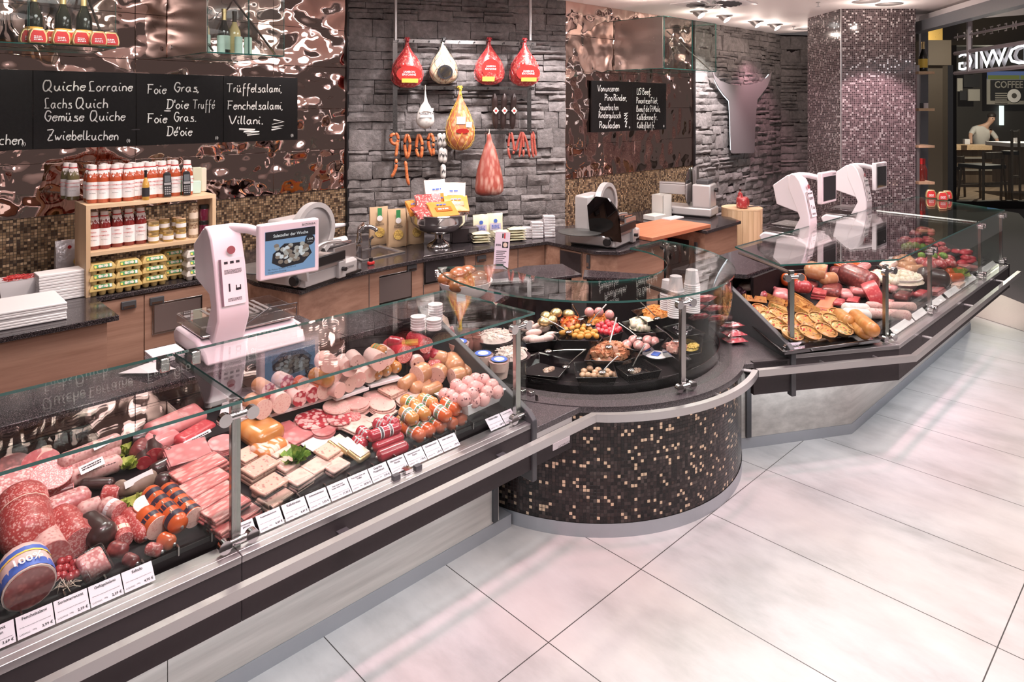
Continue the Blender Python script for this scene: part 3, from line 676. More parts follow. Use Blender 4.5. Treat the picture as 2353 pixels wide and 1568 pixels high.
def bottle(name, label, loc, h, r, glass, foil, lab=None, grp=None, cat='bottle', neck=.42, lh=(.12, .42)):
    t = root(name, label, cat, loc, 0, grp)
    pr = [(0, .004), (r * .9, 0), (r, .008), (r, h * neck * 1.15), (r * .93, h * .55), (r * .5, h * .69), (r * .36, h * .76), (r * .34, h * .97)]
    B(I).lathe(pr + [(0, h * .97)], glass, 20).build('glass_body', t, sm=50)
    B(I).lathe([(r * .375, h * .72), (r * .37, h * .93), (r * .42, h * .935), (r * .42, h), (0, h)], foil, 16).build('foil_cap', t)
    if lab: B(I).lathe([(r * 1.015, h * lh[0]), (r * 1.02, h * lh[1])], lab, 20).build('paper_label', t)
    return t
m_dkglass = flat('dark bottle glass', (.008, .010, .007), .08, 0, Coat_Weight=1); m_clearg = flat('pale wine', (.62, .50, .24), .08, 0, Coat_Weight=1)
m_orlab = flat('orange label', (.80, .42, .08), .4); m_mint = flat('mint card', (.50, .66, .58), .5); m_goldf = flat('gold foil', (.72, .55, .28), .32, .8)
for i, (x, y, w) in enumerate(((225, 278, 'left'), (420, 285, 'middle'), (560, 292, 'right'))):
    p = atY(*q1(x, y - 8), 5.02); p.z = 2.425; bottle('champagne_bottle', f'champagne bottle with gold neck in the top left wall case, {w} one of three', p, .345, .046, m_dkglass, m_goldf, m_orlab, 'champagne bottles in the wall case', lh=(.08, .31))
def tin(loc, label, grp, k=1.0, rz=0):
    t = root('pate_tin', label, 'tin', loc, rz, grp); out = [(-.042, 0), (.042, 0), (.046, .02), (.040, .055), (.028, .078), (-.028, .078), (-.040, .055), (-.046, .02)]
    X = M.Rotation(pi / 2, 4, 'X')
    B(X).prism([(a * k, c * k) for a, c in out], -.02 * k, .02 * k, m_goldf).build('tin_body', t, bev=.006 * k)
    B(X @ M.Translation((0, .002 * k, .0205 * k))).prism([(a * k * .78, c * k * .80 + .004) for a, c in out], 0, .0025 * k, m_red).build('red_front_label', t, bev=.002)
    B(X @ M.Translation((0, .028 * k, .0235 * k))).bars(.040 * k, .0045 * k, 3, m_paper, T((0, .008 * k, 0))).build('tin_lettering', t)
for i, (x, y, w) in enumerate(((262, 285, 'leftmost, before the first champagne bottle'), (420, 292, 'before the middle champagne bottle'), (553, 297, 'before the right champagne bottle'), (668, 300, 'to the right of the bottles'), (750, 305, 'at the right end of the glass shelf'))):
    p = at(*q1(x, y), 2.425); tin(p + V((0, .05, 0)), 'red and gold pate tin, ' + w, 'red pate tins', 1.1)
    if i < 4: tin(p + V((-.035, .10, 0)), 'red and gold pate tin standing behind another, ' + w, 'red pate tins', 1.1)
for x, y, g, w, h in ((1338, 352, m_clearg, 'pale wine bottle with dark cap, leftmost in the second wall case', .33), (1495, 350, m_dkglass, 'dark wine bottle with mint label, middle of the second wall case', .33), (1565, 345, m_clearg, 'pale wine bottle behind the mint card, right in the second wall case', .32)):
    p = atY(*q1(x, y), 4.98); p.z = 2.417; p.x = max(p.x, 1.83); bottle('wine_bottle', w, p, h, .042, g, m_dkglass if g is m_clearg else m_goldf, m_mint if g is m_dkglass else None, 'wine bottles in the wall case')
for x, y, w in ((1350, 352, 'leftmost, in front of the pale bottle'), (1475, 352, 'in front of the dark bottle'), (1592, 358, 'in front of the right pale bottle'), (1655, 358, 'rightmost, standing alone')):
    p = atY(*q1(x, y), 4.86); p.z = 2.417; p.x = max(p.x, 1.805); o = tag(B(T(p)).lathe([(.026, 0), (.027, .004), (.027, .12), (.025, .126), (0, .126)], m_mint, 20).build('drink_can'), 'mint green can in the wine wall case, ' + w, 'can', 'mint cans in the wall case')
# ---------------------------------------------------------------- back counters
def cabinet(name, label, poly, fronts, z1=.87, off=None, grp='oak back cabinets'):
    c = V((sum(p[0] for p in poly) / len(poly), sum(p[1] for p in poly) / len(poly), 0)); t = root(name, label, 'cabinet', c, 0, grp)
    B().prism(poly, 0, z1, m_oak).build('body', t)
    return t
def handle(b_parent, o, u, w=.085, vert=False):
    n = V((u.y, -u.x, 0)) if not vert else V((u.y, -u.x, 0)); X = face_T(o, u, (0, 0, 1)); a, c = (w, .05) if not vert else (.032, .11)
    h = BW(X).cb((0, 0, .006), (a, c, .014), m_gasket).build('recess_handle', b_parent, bev=.004)
    BW(X).cb((0, -c * .2, .015), (a * .75, c * .28, .006), m_steel).build('grip', h)
def hatch(parent, o, u, w, h, m=None):
    X = face_T(o, u, (0, 0, 1)); f = BW(X).cb((0, 0, .003), (w, h, .008), m_steel).build('hatch_frame', parent, bev=.002)
    BW(X).cb((0, 0, .008), (w * .92, h * .86, .004), m or m_hatch).build('hatch_flap', f)
m_hatch = flat('steel hatch', (.34, .28, .27), .35, .8)
ux = V((1, 0, 0))
t = cabinet('back_cabinet', 'oak cabinet end at the far left under the paper stacks', [(-.6, 4.29), (1.06, 4.29), (1.06, 5.5), (-.6, 5.5)], None)
t = cabinet('back_cabinet', 'oak cabinet with two doors under the jar shelf', [(1.062, 4.775), (1.97, 4.775), (1.97, 5.5), (1.062, 5.5)], None)
yd = 4.772
for x0, x1 in ((1.066, 1.382), (1.388, 1.84), (1.846, 1.968)): d = B().box((x0, yd - .012, .05), (x1, yd + .002, .862), m_oak).build('door', t, bev=.001)
d = t.children[1] if len(t.children) > 1 else t
for px, py in (q4(857, 640), q4(1045, 612)): handle(t, atY(px, py, yd - .014), ux)
hatch(t, atY(*q4(1185, 705), yd - .014), ux, .31, .20)
sl = [(1.964, 4.80), (1.964, 4.428), (2.078, 4.036), (2.26, 4.112), (2.423, 4.166), (2.56, 4.195), (2.688, 4.212), (2.93, 4.23), (3.174, 4.232), (3.47, 4.20), (3.772, 4.152), (4.05, 4.10), (4.331, 4.034)]
t = cabinet('back_cabinet', 'curved oak cabinet run under the sink and the punch bowl', [(x, y + .03) for x, y in sl[1:]] + [(4.338, 4.80), (3.25, 5.42), (1.98, 5.48)], None)
def onfront(px, z=.72, pl=None):
    "point of the curved front under pixel column px"
    best = None
    for a, c in zip(sl[2:], sl[3:]):
        u = V((c[0] - a[0], c[1] - a[1], 0)); n = V((u.y, -u.x, 0)).normalized(); p = atp(px, 600, (a[0], a[1] + .03, 0), n); k = (p - V((a[0], a[1] + .03, 0))).dot(u) / u.length_squared
        if -.02 <= k <= 1.02: best = (V((p.x, p.y, z)), u.normalized(), n)
    return best
for px, py, kind in ((q5(480, 625), 0, 'h'), (q5(368, 755), 0, 'v'), (q5(945, 563), 0, 'h'), (q5(700, 620), 0, 'd')):
    px, py = px; p, u, n = onfront(px); p = atp(px, py, p, n) + n * .002
    if kind == 'h': handle(t, p, u)
    elif kind == 'v': hatch(t, p, u, .30, .21)
    else: hatch(t, p, u, .38, .22, m_apron)
for zx in (848, 973, 1093, 1190):
    p, u, n = onfront(zx); BW(face_T(p + n * .001, u, (0, 0, 1))).box((-.002, -.66, -.002), (.002, .14, .001), m_gasket).build('door_gap', t)
t = cabinet('back_cabinet', 'oak cabinet under the large slicer', [(4.345, 4.0), (4.345, 3.53), (4.45, 3.38), (5.10, 3.38), (5.10, 4.46), (4.345, 4.46)], None)
uy = V((0, -1, 0)); pl = (4.343, 0, 0)
hatch(t, atp(*q5(1545, 590), pl, (1, 0, 0)), uy, .24, .20, m_apron); handle(t, atp(*q5(1663, 585), pl, (1, 0, 0)), uy, vert=True)
t = cabinet('back_cabinet', 'oak cabinet with dark opening under the second slicer', [(5.78, 3.38), (6.46, 3.42), (6.60, 3.62), (6.6, 4.46), (5.78, 4.46)], None)
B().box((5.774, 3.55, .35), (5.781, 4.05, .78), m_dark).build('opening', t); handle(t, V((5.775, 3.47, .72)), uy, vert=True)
o = tag(B().cb((5.62, 3.9, .40), (.30, .26, .78), m_red).build('red_bin', bev=.02), 'red bin in the dark gap under the cutting board', 'bin')
t = root('stone_worktop', 'black granite worktop along the left back wall', 'worktop', (.5, 4.8, .87), 0, 'black granite worktops')
B().prism([(-.6, 4.263), (1.113, 4.263), (1.113, 4.748), (1.962, 4.748), (1.962, 5.5), (-.6, 5.5)], .871, .90, m_gran).build('slab', t, bev=.003)
t = root('stone_worktop', 'black granite worktop curving past the sink to the slicer', 'worktop', (3.2, 4.6, .87), 0, 'black granite worktops')
B().prism(sl[1:] + [(4.315, 3.509), (4.435, 3.347), (5.12, 3.352), (5.12, 4.41), (5.04, 4.425), (3.25, 5.43), (1.966, 5.48)], .871, .90, m_gran).build('slab', t, bev=.003)
t = root('stone_worktop', 'black granite worktop under the second slicer beside the wood block', 'worktop', (6.2, 3.9, .87), 0, 'black granite worktops')
B().prism([(5.76, 3.347), (6.492, 3.392), (6.638, 3.59), (6.638, 4.48), (5.76, 4.48)], .871, .90, m_gran).build('slab', t, bev=.003)
o = tag(B().box((4.96, 3.40, .901), (5.92, 3.90, .935), m_board).build('cutting_board', bev=.004), 'reddish wooden cutting board bridging the gap beside the large slicer', 'cutting board')
# shelf unit with bottles
SX0, SX1, SY = 1.068, 1.838, 4.775
t = root('shelf_unit', 'light oak shelf unit with bottles, jars and egg boxes', 'shelf', ((SX0 + SX1) / 2, SY + .14, .90))
for x in (SX0, SX1 - .024): B().box((x, SY, .901), (x + .024, SY + .28, 1.432), m_lightv).build('side_panel', t, bev=.001)
for z in (1.432, 1.145): B().box((SX0 + (.0 if z > 1.3 else .024), SY, z), (SX1 - (.0 if z > 1.3 else .024), SY + .28, z + .024), m_light).build('shelf_board', t, bev=.001)
m_tom = flat('tomato sauce', (.42, .075, .028), .15, 0, Coat_Weight=1); m_dktom = flat('dark tomato sauce', (.20, .018, .016), .15, 0, Coat_Weight=1); m_herb = flat('herb sauce', (.16, .13, .06), .2, 0, Coat_Weight=1)
m_cap = flat('paper cap', (.78, .70, .68), .7)
def passata(loc, label, m, grp, txt='SUGO_DI_POMODORO ALLA NAPOLETANA'):
    t = root('sauce_bottle', label, 'bottle', loc, rad(-15), grp); h, r = .235, .0365
    B(I).lathe([(0, .003), (r * .9, 0), (r, .006), (r, h * .62), (r * .86, h * .74), (r * .55, h * .84), (r * .5, h * .9), (0, h * .9)], m, 18).build('glass_body', t, sm=50)
    b = B(I); b.lathe([(r * .62, h * .86), (r * .63, h * .93), (r * .6, h * .985), (0, h)], m_cap, 14)
    n = 10; b.add([(r * .55 * cos(2 * pi * i / n), r * .55 * sin(2 * pi * i / n), h * .88) for i in range(n)] + [(r * (1.02 if i % 2 else .8) * cos(2 * pi * i / n), r * (1.02 if i % 2 else .8) * sin(2 * pi * i / n), h * (.66 if i % 2 else .8)) for i in range(n)], [(i, n + i, n + (i + 1) % n, (i + 1) % n) for i in range(n)], m_cap); b.build('paper_cap', t)
    B(I).lathe([(r * .64, h * .855), (r * .70, h * .87), (r * .64, h * .885)], m_red, 14).build('red_ribbon', t)
    b = B(I); b.lathe([(r * 1.012, h * .10), (r * 1.012, h * .55)], m_paper, 20)
    for k, (s_, sz) in enumerate(((txt.split(' ')[0], .0095), (' '.join(txt.split(' ')[1:]), .0095), ('Don Antonio', .008))):
        b.text(s_.replace('_', ' '), sz, m_red if k < 2 else m_ink, T((0, -r * 1.03, h * (.45 - .10 * k)), 0, pi / 2), 'c', k < 2, .8)
    b.build('paper_label', t); return t
p0 = passata((0, 0, -5), 'x', m_tom, 'sauce bottles on top of the shelf')
def pass2(src, loc, label, grp=None): return dup(src, loc, label=label, group=grp)
ZT = 1.457; names = 'first second third fourth fifth sixth seventh eighth ninth'.split()
fr = [(600, 1345), (685, 1350), (770, 1345), (855, 1338), (935, 1325), (1015, 1318), (1085, 1305), (1160, 1298)]
srcs = [p0]
for i, (x, y) in enumerate(fr):
    l = f'tomato sauce bottle in the front row on the shelf top, {names[i]} from the left'; p = at(*q1(x, y), ZT)
    if i == 0: p0.location = p; p0['label'] = l
    else: pass2(p0, p, l)
k = 0
for row, yy in ((1, SY + .115), (2, SY + .19)):
    for i in range(8):
        if row == 2 and i in (0, 7): continue
        pass2(p0, (SX0 + .062 + i * .080, yy, ZT), f'tomato sauce bottle in the {"middle" if row == 1 else "back"} row on the shelf top, {names[i]} from the left')
p = at(*q1(535, 1340), ZT); p.y += .05
hb = passata(p + V((-.02, .04, 0)), 'dark herb sauce bottle at the left end of the shelf top', m_herb, 'herb sauce bottles'); pass2(hb, p + V((-.035, .125, 0)), 'dark herb sauce bottle behind the other herb bottle at the left end')
m_oil = flat('amber oil', (.55, .30, .06), .1, 0, Coat_Weight=1)
bottle('oil_bottle', 'small amber oil bottle with dark cap before the tomato bottles', at(*q1(972, 1335), ZT) + V((0, -.0, 0)), .19, .022, m_oil, m_black, m_ink, None)
def phone(px, py, label):
    t = root('cordless_phone', label, 'phone', at(px, py, ZT), rad(-8), 'cordless phones'); X = T((0, 0, .003), 0, pi / 2 - .12)
    B(X).prism([(-.022, 0), (.022, 0), (.025, .08), (.022, .150), (.012, .162), (-.012, .162), (-.022, .150), (-.025, .08)], -.008, .010, m_black).build('handset', t, bev=.004)
    B(X).cb((0, .118, .0105), (.034, .042, .003), flat('phone screen', (.12, .13, .14), .15)).build('screen', t); B(X).cb((0, .085, .0105), (.040, .016, .003), m_alu).build('key_frame', t)
    b = B(X)
    for r in range(4):
        for c in range(3): b.cb((-.013 + .013 * c, .062 - .014 * r, .0105), (.009, .008, .003), m_alu)
    b.build('keypad', t)
phone(*q1(1118, 1318), 'black cordless phone between the tomato bottles'); phone(*q1(1247, 1308), 'black cordless phone right of the tomato bottles')
for x, y, w, h, m, l in ((1205, 1300, .05, .10, m_green, 'green and white drink pack right of the sauce bottles'), (1305, 1290, .062, .085, m_mint, 'mint green pack beside the right phone'), (1325, 1275, .075, .165, m_cream, 'yellowish gift pack at the right end of the shelf top'), (1275, 1270, .06, .17, flat('clear gift pack', (.55, .55, .42), .3), 'pale clear gift pack behind the right phone')):
    p = at(*q1(x, y), ZT); p.y = min(p.y, SY + .23); o = tag(B(T(p, rad(-10))).box((-w / 2, -.02, 0), (w / 2, .03, h), m).build('gift_pack', bev=.004), l, 'pack', 'packs on the shelf top')
p1 = passata((0, 0, -5), 'x', m_dktom, 'sauce bottles on the middle shelf', 'PASSATA DI_POMODORO'); ZM = 1.170
for i, (x, y) in enumerate(((625, 270), (697, 262), (780, 250), (858, 240), (938, 230))):
    l = f'dark red passata bottle on the middle shelf, {names[i]} from the left'; p = at(*q4(x, y), ZM)
    if i == 0: p1.location = p; p1['label'] = l
    else: pass2(p1, p, l)
    pass2(p1, p + V((.012, .085, 0)), f'dark red passata bottle in the second row of the middle shelf, {names[i]} from the left')
m_must = flat('mustard', (.42, .27, .07), .2, 0, Coat_Weight=1)
def jar(loc, label, m, lid, lab, r=.032, h=.068, grp='preserve jars on the middle shelf', name='preserve_jar'):
    t = root(name, label, 'jar', loc, 0, grp); B(I).lathe([(0, .002), (r * .92, 0), (r, .006), (r, h * .7), (r * .9, h * .78), (0, h * .78)], m, 18).build('glass_body', t, sm=50)
    B(I).lathe([(r * .98, h * .76), (r, h * .78), (r, h * .98), (r * .94, h), (0, h)], lid, 18).build('lid', t)
    if lab: B(I).lathe([(r * 1.015, h * .2), (r * 1.015, h * .58)], lab, 20).build('paper_label', t)
    return t
j0 = None; spot = ['left', 'middle', 'right']
for c, (x, y) in enumerate(((1025, 225), (1122, 215), (1207, 203))):
    for s_ in (0, 1):
        for dpt in (0, 1):
            p = at(*q4(x, y), ZM) + V((.0, .075 * dpt, .069 * s_)); l = f'gold lidded mustard jar, {spot[c]} pile, {"upper" if s_ else "lower"} in the {"front" if not dpt else "back"}'
            if s_ == 1 and c == 1 and not dpt: continue
            if j0 is None: j0 = jar(p, l, m_must, m_goldf, m_paper)
            else: dup(j0, p, label=l)
m_plum = flat('plum preserve', (.12, .008, .03), .15, 0, Coat_Weight=1); m_seed = speck('seed mix', (.50, .38, .25), (.2, .1, .06), 140, .5)
for x, y, m, n_ in ((1290, 190, m_seed, 'mixed seed'), (1360, 182, m_plum, 'dark plum')):
    for s_ in (0, 1, 2):
        if s_ == 2: continue
        jar(at(*q4(x, y), ZM) + V((0, 0, .108 * s_)), f'tall {n_} jar at the right of the middle shelf, {"upper" if s_ else "lower"} one', m, m_black if m is m_plum else m, m_cream if m is m_seed else None, .030, .106, 'tall jars on the middle shelf', 'tall_jar')
# egg boxes
def eggbox(loc, label, m, rz=0):
    t = root('egg_box', label, 'egg box', loc, rz, 'egg boxes under the shelf'); b = B(I); w, d = .148, .105
    for i in range(3):
        for j in range(2): b.lathe([(.014, 0), (.018, .004), (.0245, .030), (.0255, .034)], m, 10, X=T((-.049 + .049 * i, -.0255 + .051 * j, 0)))
    b.prism([(-w / 2, -d / 2), (w / 2, -d / 2), (w / 2, d / 2), (-w / 2, d / 2)], .030, .036, m); b.build('egg_tray', t, sm=50)
    l = B(I); vs = []
    for z, k in ((.036, .985), (.044, .98), (.066, .80), (.070, .74)): vs += [(sx * w / 2 * k, sy * d / 2 * (k - .04), z) for sx, sy in ((-1, -1), (1, -1), (1, 1), (-1, 1))]
    l.add(vs, [(q * 4 + i, q * 4 + (i + 1) % 4, q * 4 + 4 + (i + 1) % 4, q * 4 + 4 + i) for q in range(3) for i in range(4)] + [(12, 13, 14, 15)], m); l.build('lid', t, bev=.003)
    X = face_T((0, -d / 2 * .86 - .0005, .055), (1, 0, 0), (0, .35, 1)); q = B(X); q.cb((0, 0, .002), (.098, .022, .002), m_green); q.tube([(-.018, 0, .002), (-.018, 0, .0045)], .009, m_cream, 10); q.tube([(.018, 0, .002), (.018, 0, .0045)], .009, m_cream, 10); q.cb((.040, 0, .003), (.012, .018, .002), m_paper); q.cb((-.042, -.003, .003), (.012, .014, .002), m_yellow); q.bars(.020, .004, 2, m_paper, T((0, .004, .003))); q.build('box_label', t)
    return t
m_yel = flat('yellow pulp', (.58, .42, .16), .8); m_pulp = flat('grey pulp', (.62, .57, .52), .8)
e0 = eggbox((0, 0, -5), 'x', m_yel); e1 = eggbox((0, 0, -5), 'x', m_pulp); first = {0: True, 1: True}
cols = [(685, 575, e0, 'leftmost yellow stack'), (858, 548, e0, 'second yellow stack'), (1030, 515, e0, 'third yellow stack'), (1318, 470, e1, 'white stack at the right')]
def putegg(src, p, l):
    i = 0 if src is e0 else 1
    if first[i]: src.location = p; src['label'] = l; first[i] = False
    else: dup(src, p, label=l)
for x, y, src, nm in cols:
    for s_ in range(3):
        p = at(*q4(x, y), .902) + V((0, .035, .062 * s_)); putegg(src, p, f'egg box in the {nm}, {("bottom", "middle", "top")[s_]} one')
for s_ in range(3): p = at(*q4(1160, 470), .902) + V((0, .03, .062 * s_)); putegg(e0, p, f'egg box in the shaded yellow stack set back, {("bottom", "middle", "top")[s_]} one')
# left counter things
p = at(*q4(415, 440), .902); t = root('honey_bag', 'shiny foil bag printed MIELE beside the shelf unit', 'bag', V((p.x, min(p.y + .10, 5.38), p.z)), 0)
def pouch(t, w, h, d, m, name='pouch', top=.75, base=.6, X=I, jit=.004, sm=60):
    vs = []; L = [(0, 1.0, base), (.12, 1.0, 1.0), (.45, .98, 1.0), (.75, .96, .75), (.9, .97, .3), (1.0, .98, .06)]; nn = 6
    for z, kw, kd in L:
        for i in range(nn): a = -1 + 2 * i / (nn - 1); vs.append((a * w / 2 * kw, -d / 2 * kd * (1 - .35 * a * a) + R.uniform(-jit, jit), z * h + R.uniform(-jit, jit)))
        for i in range(nn): a = 1 - 2 * i / (nn - 1); vs.append((a * w / 2 * kw, d / 2 * kd * (1 - .35 * a * a) + R.uniform(-jit, jit), z * h))
    k = 2 * nn; fs = [(j * k + i, j * k + (i + 1) % k, (j + 1) * k + (i + 1) % k, (j + 1) * k + i) for j in range(len(L) - 1) for i in range(k)] + [tuple(range(k))[::-1], tuple(range((len(L) - 1) * k, len(L) * k))]
    return B(X).add(vs, fs, m).build(name, t, sm=sm)
m_foil = flat('crinkled foil', (.74, .70, .72), .25, .25)
def foilbump(m, sc=30, st=.8, d=.01):
    n = m.node_tree; x = n.nodes.new('ShaderNodeBump'); f = n.nodes.new('ShaderNodeTexNoise'); f.inputs['Scale'].default_value = sc; tc = n.nodes.new('ShaderNodeTexCoord')
    n.links.new(tc.outputs['Object'], f.inputs[0]); n.links.new(f.outputs[0], x.inputs['Height']); x.inputs['Strength'].default_value = st; x.inputs['Distance'].default_value = d; n.links.new(x.outputs[0], n.nodes['Principled BSDF'].inputs['Normal'])
foilbump(m_foil)
pouch(t, .15, .26, .08, m_foil, 'foil_bag')
b = B(T((0, -.045, 0), 0, pi / 2)); b.text('MIELE', .04, m_paper, T((0, .055, .004)), 'c', True); b.tube([(.05, .12, .001), (.05, .12, .004)], .028, m_yellow, 12); b.tube([(.05, .12, .004), (.05, .12, .006)], .012, m_cream, 10); b.tube([(0, .22, .001), (0, .22, .004)], .012, m_red, 8); b.build('front_print', t)
def carton_stack(px, py, n, w, d, h, lab, cat, z=.902, m=None, rz=0, gap=.0, name='meal_box', dy=0, grp=None, jit=.006):
    base = at(px, py, z); src = None
    for k in range(n):
        l = lab.format(('bottom', 'second', 'third', 'fourth', 'fifth', 'sixth', 'seventh', 'eighth', 'ninth', 'tenth')[k] if k < n - 1 or n == 1 else 'topmost')
        p = base + V((R.uniform(-jit, jit) * .5, d / 2 + dy + R.uniform(-jit, jit) * .5, k * (h + gap)))
        if src is None: src = tag(B(I).box((-w / 2, -d / 2, 0), (w / 2, d / 2, h), m or m_paper).build(name, bev=min(.004, h * .3)), l, cat, grp or (lab.split(',')[0])); src.location = p; src.rotation_euler = (0, 0, rz)
        else: dup(src, p, rz, l)
    return base
carton_stack(*q4(415, 612), 10, .235, .14, .0165, 'white takeaway lid in the tall stack beside the shelf, {}', 'lid', name='takeaway_lid', grp='white lids beside the shelf', rz=rad(1), jit=.003)
carton_stack(*q4(140, 790), 7, .42, .34, .013, 'white paper bag in the wide stack at the left edge, {}', 'paper bag', name='paper_bag', grp='paper bags at the left edge', rz=rad(-1))
b = B(T(at(*q4(130, 745), .902) + V((-.06, .20, .093)), rad(-1)))
t = root('bag_print', 'x', 'print') if False else None
carton_stack(*q4(200, 600), 1, .34, .17, .045, 'white polystyrene block under the red rubber band tub', 'block', name='white_block', dy=.03)
p = at(*q4(150, 590), .947) + V((0, .10, 0)); t = root('plastic_tub', 'white plastic tub filled with red rubber bands', 'tub', p)
def tubshape(w, d, h, m, name, t, k=.88, th=.003, z=0):
    vs = []
    for q, zz, s_ in ((k, 0, 1), (1, h, 1), (1.03, h + .001, 1), (.97, h, 1), (k * .96, .004, 1)): vs += [(sx * w / 2 * q, sy * d / 2 * q, zz + z) for sx, sy in ((-1, -1), (1, -1), (1, 1), (-1, 1))]
    return B(I).add(vs, [(3, 2, 1, 0)] + [(j * 4 + i, j * 4 + (i + 1) % 4, j * 4 + 4 + (i + 1) % 4, j * 4 + 4 + i) for j in range(4) for i in range(4)] + [(16, 17, 18, 19)], m).build(name, t, bev=.004)
tubshape(.22, .15, .095, m_white, 'tub_body', t)
b = B(I)
for k in range(60):
    a, r, x, y = R.uniform(0, 6.3), R.uniform(.02, .05), R.uniform(-.05, .05), R.uniform(-.025, .025); tl = R.uniform(-.4, .4)
    b.tube([(x + r * cos(a + q), y + r * .6 * sin(a + q), .090 + .018 * R.random() + .012 * sin(q * 2 + a) * tl) for q in (0, .8, 1.6, 2.4, 3.2, 4)], .0018, m_red, 4)
o = b.build('rubber_bands', t); o['kind'] = 'stuff'
o = tag(B(T(at(*q4(5, 590), .902) + V((-.05, .1, 0)))).box((-.1, -.1, 0), (.08, .1, .06), m_paper).build('paper_pack', bev=.004), 'white paper pack cut by the left edge beside the tub', 'pack')
# ---------------------------------------------------------------- ham rack on the stone wall
WO = STO + SN * .14; RZW = math.atan2(-SU.y, -SU.x) + pi; RZW = math.atan2(SU.y, SU.x)
def atw(x, y, off=.14): return atp(*q2(x, y), STO + SN * off, SN)
t = root('ham_rack', 'steel hanging rack with three hook bars in front of the stone wall', 'rack', atw(800, 270), 0)
for x in (374, 1272): p = atw(x, 270); B().tube([p, (p.x, p.y, CEIL)], .016, m_alu, 12).build('ceiling_rod', t)
for y0, y1, xa_, xb_ in ((275, 290, 360, 1312), (580, 595, 372, 1300), (882, 890, 372, 1300)):
    a, c = atw(xa_, y0), atw(xb_, y1); z = (a.z + c.z) / 2; u = SU; L = (c - a).dot(u); X = face_T((a.x, a.y, z), u, (0, 0, 1)); bar = BW(X).box((0, -.016, -.004), (L, .016, .004), m_steel).build('hook_bar', t)
    for k in range(10 if y0 < 300 else 7):
        x = .04 + k * (L - .08) / (9 if y0 < 300 else 6); BW(X).tube(spline([(x, .004, .004), (x, .004, .02), (x, -.012, .035), (x, .005, .045)], 2), .003, m_gasket, 5).build('hook', bar)
for x in (372, 1268):
    a, c = atw(x, 275), atw(x, 885); X = face_T((a.x, a.y, c.z), SU, (0, 0, 1)); BW(X).box((-.02, 0, -.012), (.02, a.z - c.z, -.006), m_steel).build('side_strip', t)
m_hamred = speck('net ham red', (.42, .035, .035), (.72, .36, .28), 50, .40, .14, .3); m_hamgold = speck('wrapped pale ham', (.62, .52, .36), (.40, .14, .09), 30, .42, .12, .3)
m_hamcur = speck('cured ham', (.45, .14, .06), (.70, .42, .22), 26, .46, .1, .35); m_hamdark = speck('aged ham', (.33, .07, .05), (.74, .52, .42), 30, .38, .2, .35, stretch=(1, 1, .35)); m_white_cas = speck('white mould casing', (.70, .66, .62), (.52, .48, .45), 40, .45, .12, .8, coat=0)
def drop(label, top, bot, hw, m, netm, netn=9, cat='ham', lab=None, grp='hams hanging on the rack', body='ham', shape=((.02, .05), (.10, .10), (.22, .30), (.36, .62), (.52, .88), (.68, 1.0), (.82, .95), (.93, .70), (.985, .32), (1.0, 0))):
    p = atw(*top, .20); q = atw(*bot, .20); h = p.z - q.z; r = hw / 2.904 / FPX * (p.x * FW[0] + p.y * FW[1]); t = root(body, label, cat, p, RZW, grp); fl = .62
    pr = [(max(.0001, k * r), -z * h) for z, k in shape]; b = B(I); b.lathe(pr, m, 20, X=M.Diagonal((1, fl, 1, 1)))
    for i, v in enumerate(b.v): v += V((sin(v.z * 41 + v.x * 30) * r * .05, 0, cos(v.x * 33) * r * .04))
    b.build('meat_body', t, sm=180, sub=1)
    if netm:
        b = B(I)
        def pt(a, f):
            for (z0, k0), (z1, k1) in zip(shape, shape[1:]):
                if f <= z1: k = k0 + (k1 - k0) * (f - z0) / (z1 - z0); break
            return V((cos(a) * k * r * 1.03, sin(a) * k * r * 1.03 * fl, -f * h))
        for s in (-1, 1):
            for i in range(netn): b.tube([pt(2 * pi * i / netn + s * f * 2.2, max(.02, f)) for f in (.03, .12, .22, .32, .42, .52, .62, .72, .82, .91, .97)], .0014, netm, 3, caps=False)
        b.tube([(0, 0, .02), (.004, 0, 0), (0, 0, -.10 * h)], [.012, .016, .008 + r * .05], netm, 8)
        for k in range(7): a = k * .9; b.tube([(0, 0, .005), (.018 * cos(a), .018 * sin(a), .03), (.026 * cos(a), .026 * sin(a), .012)], .003, netm, 4)
        b.build('net', t)
    else: B(I).tube([(0, 0, .03), (0, 0, -.12 * h)], .003, m_cream, 5).build('string', t)
    if lab:
        for (lx, lz, w, hh, lm, txt, tm, ts) in lab:
            X = face_T((lx * r, -fl * r * 1.02 * (1 - .35 * lx * lx), -lz * h), (1, 0, 0), (0, -.25, 1)); b = B(X); n = 18
            b.prism([(w * r * cos(2 * pi * i / n), hh * r * sin(2 * pi * i / n)) for i in range(n)] if tm else [(-w * r, -hh * r), (w * r, -hh * r), (w * r, hh * r), (-w * r, hh * r)], -.004, .003, lm)
            if txt:
                for k, s_ in enumerate(txt.split('/')): b.text(s_, ts, tm or m_ink, T((0, .010 - .024 * k, .004)), 'c', True)
            b.build('wrapper_label', t)
    return t
m_netr = flat('red net', (.60, .05, .06), .4); m_netk = flat('black net', (.02, .02, .02), .5); m_nety = flat('yellow net', (.75, .50, .06), .4); m_labr = flat('red wrapper', (.50, .035, .03), .3, 0, Coat_Weight=.6)
J = lambda: [(.05, .70, .78, .52, m_labr, 'JAMBON/BAYONNE', m_paper, .026), (-.3, .53, .18, .18, m_labr, 'B', m_paper, .022), (.1, .84, .5, .12, m_yellow, '', None, 0)]
drop('red netted ham with JAMBON BAYONNE label, leftmost on the top bar', (452, 272), (452, 592), 107, m_hamred, m_netr, lab=J())
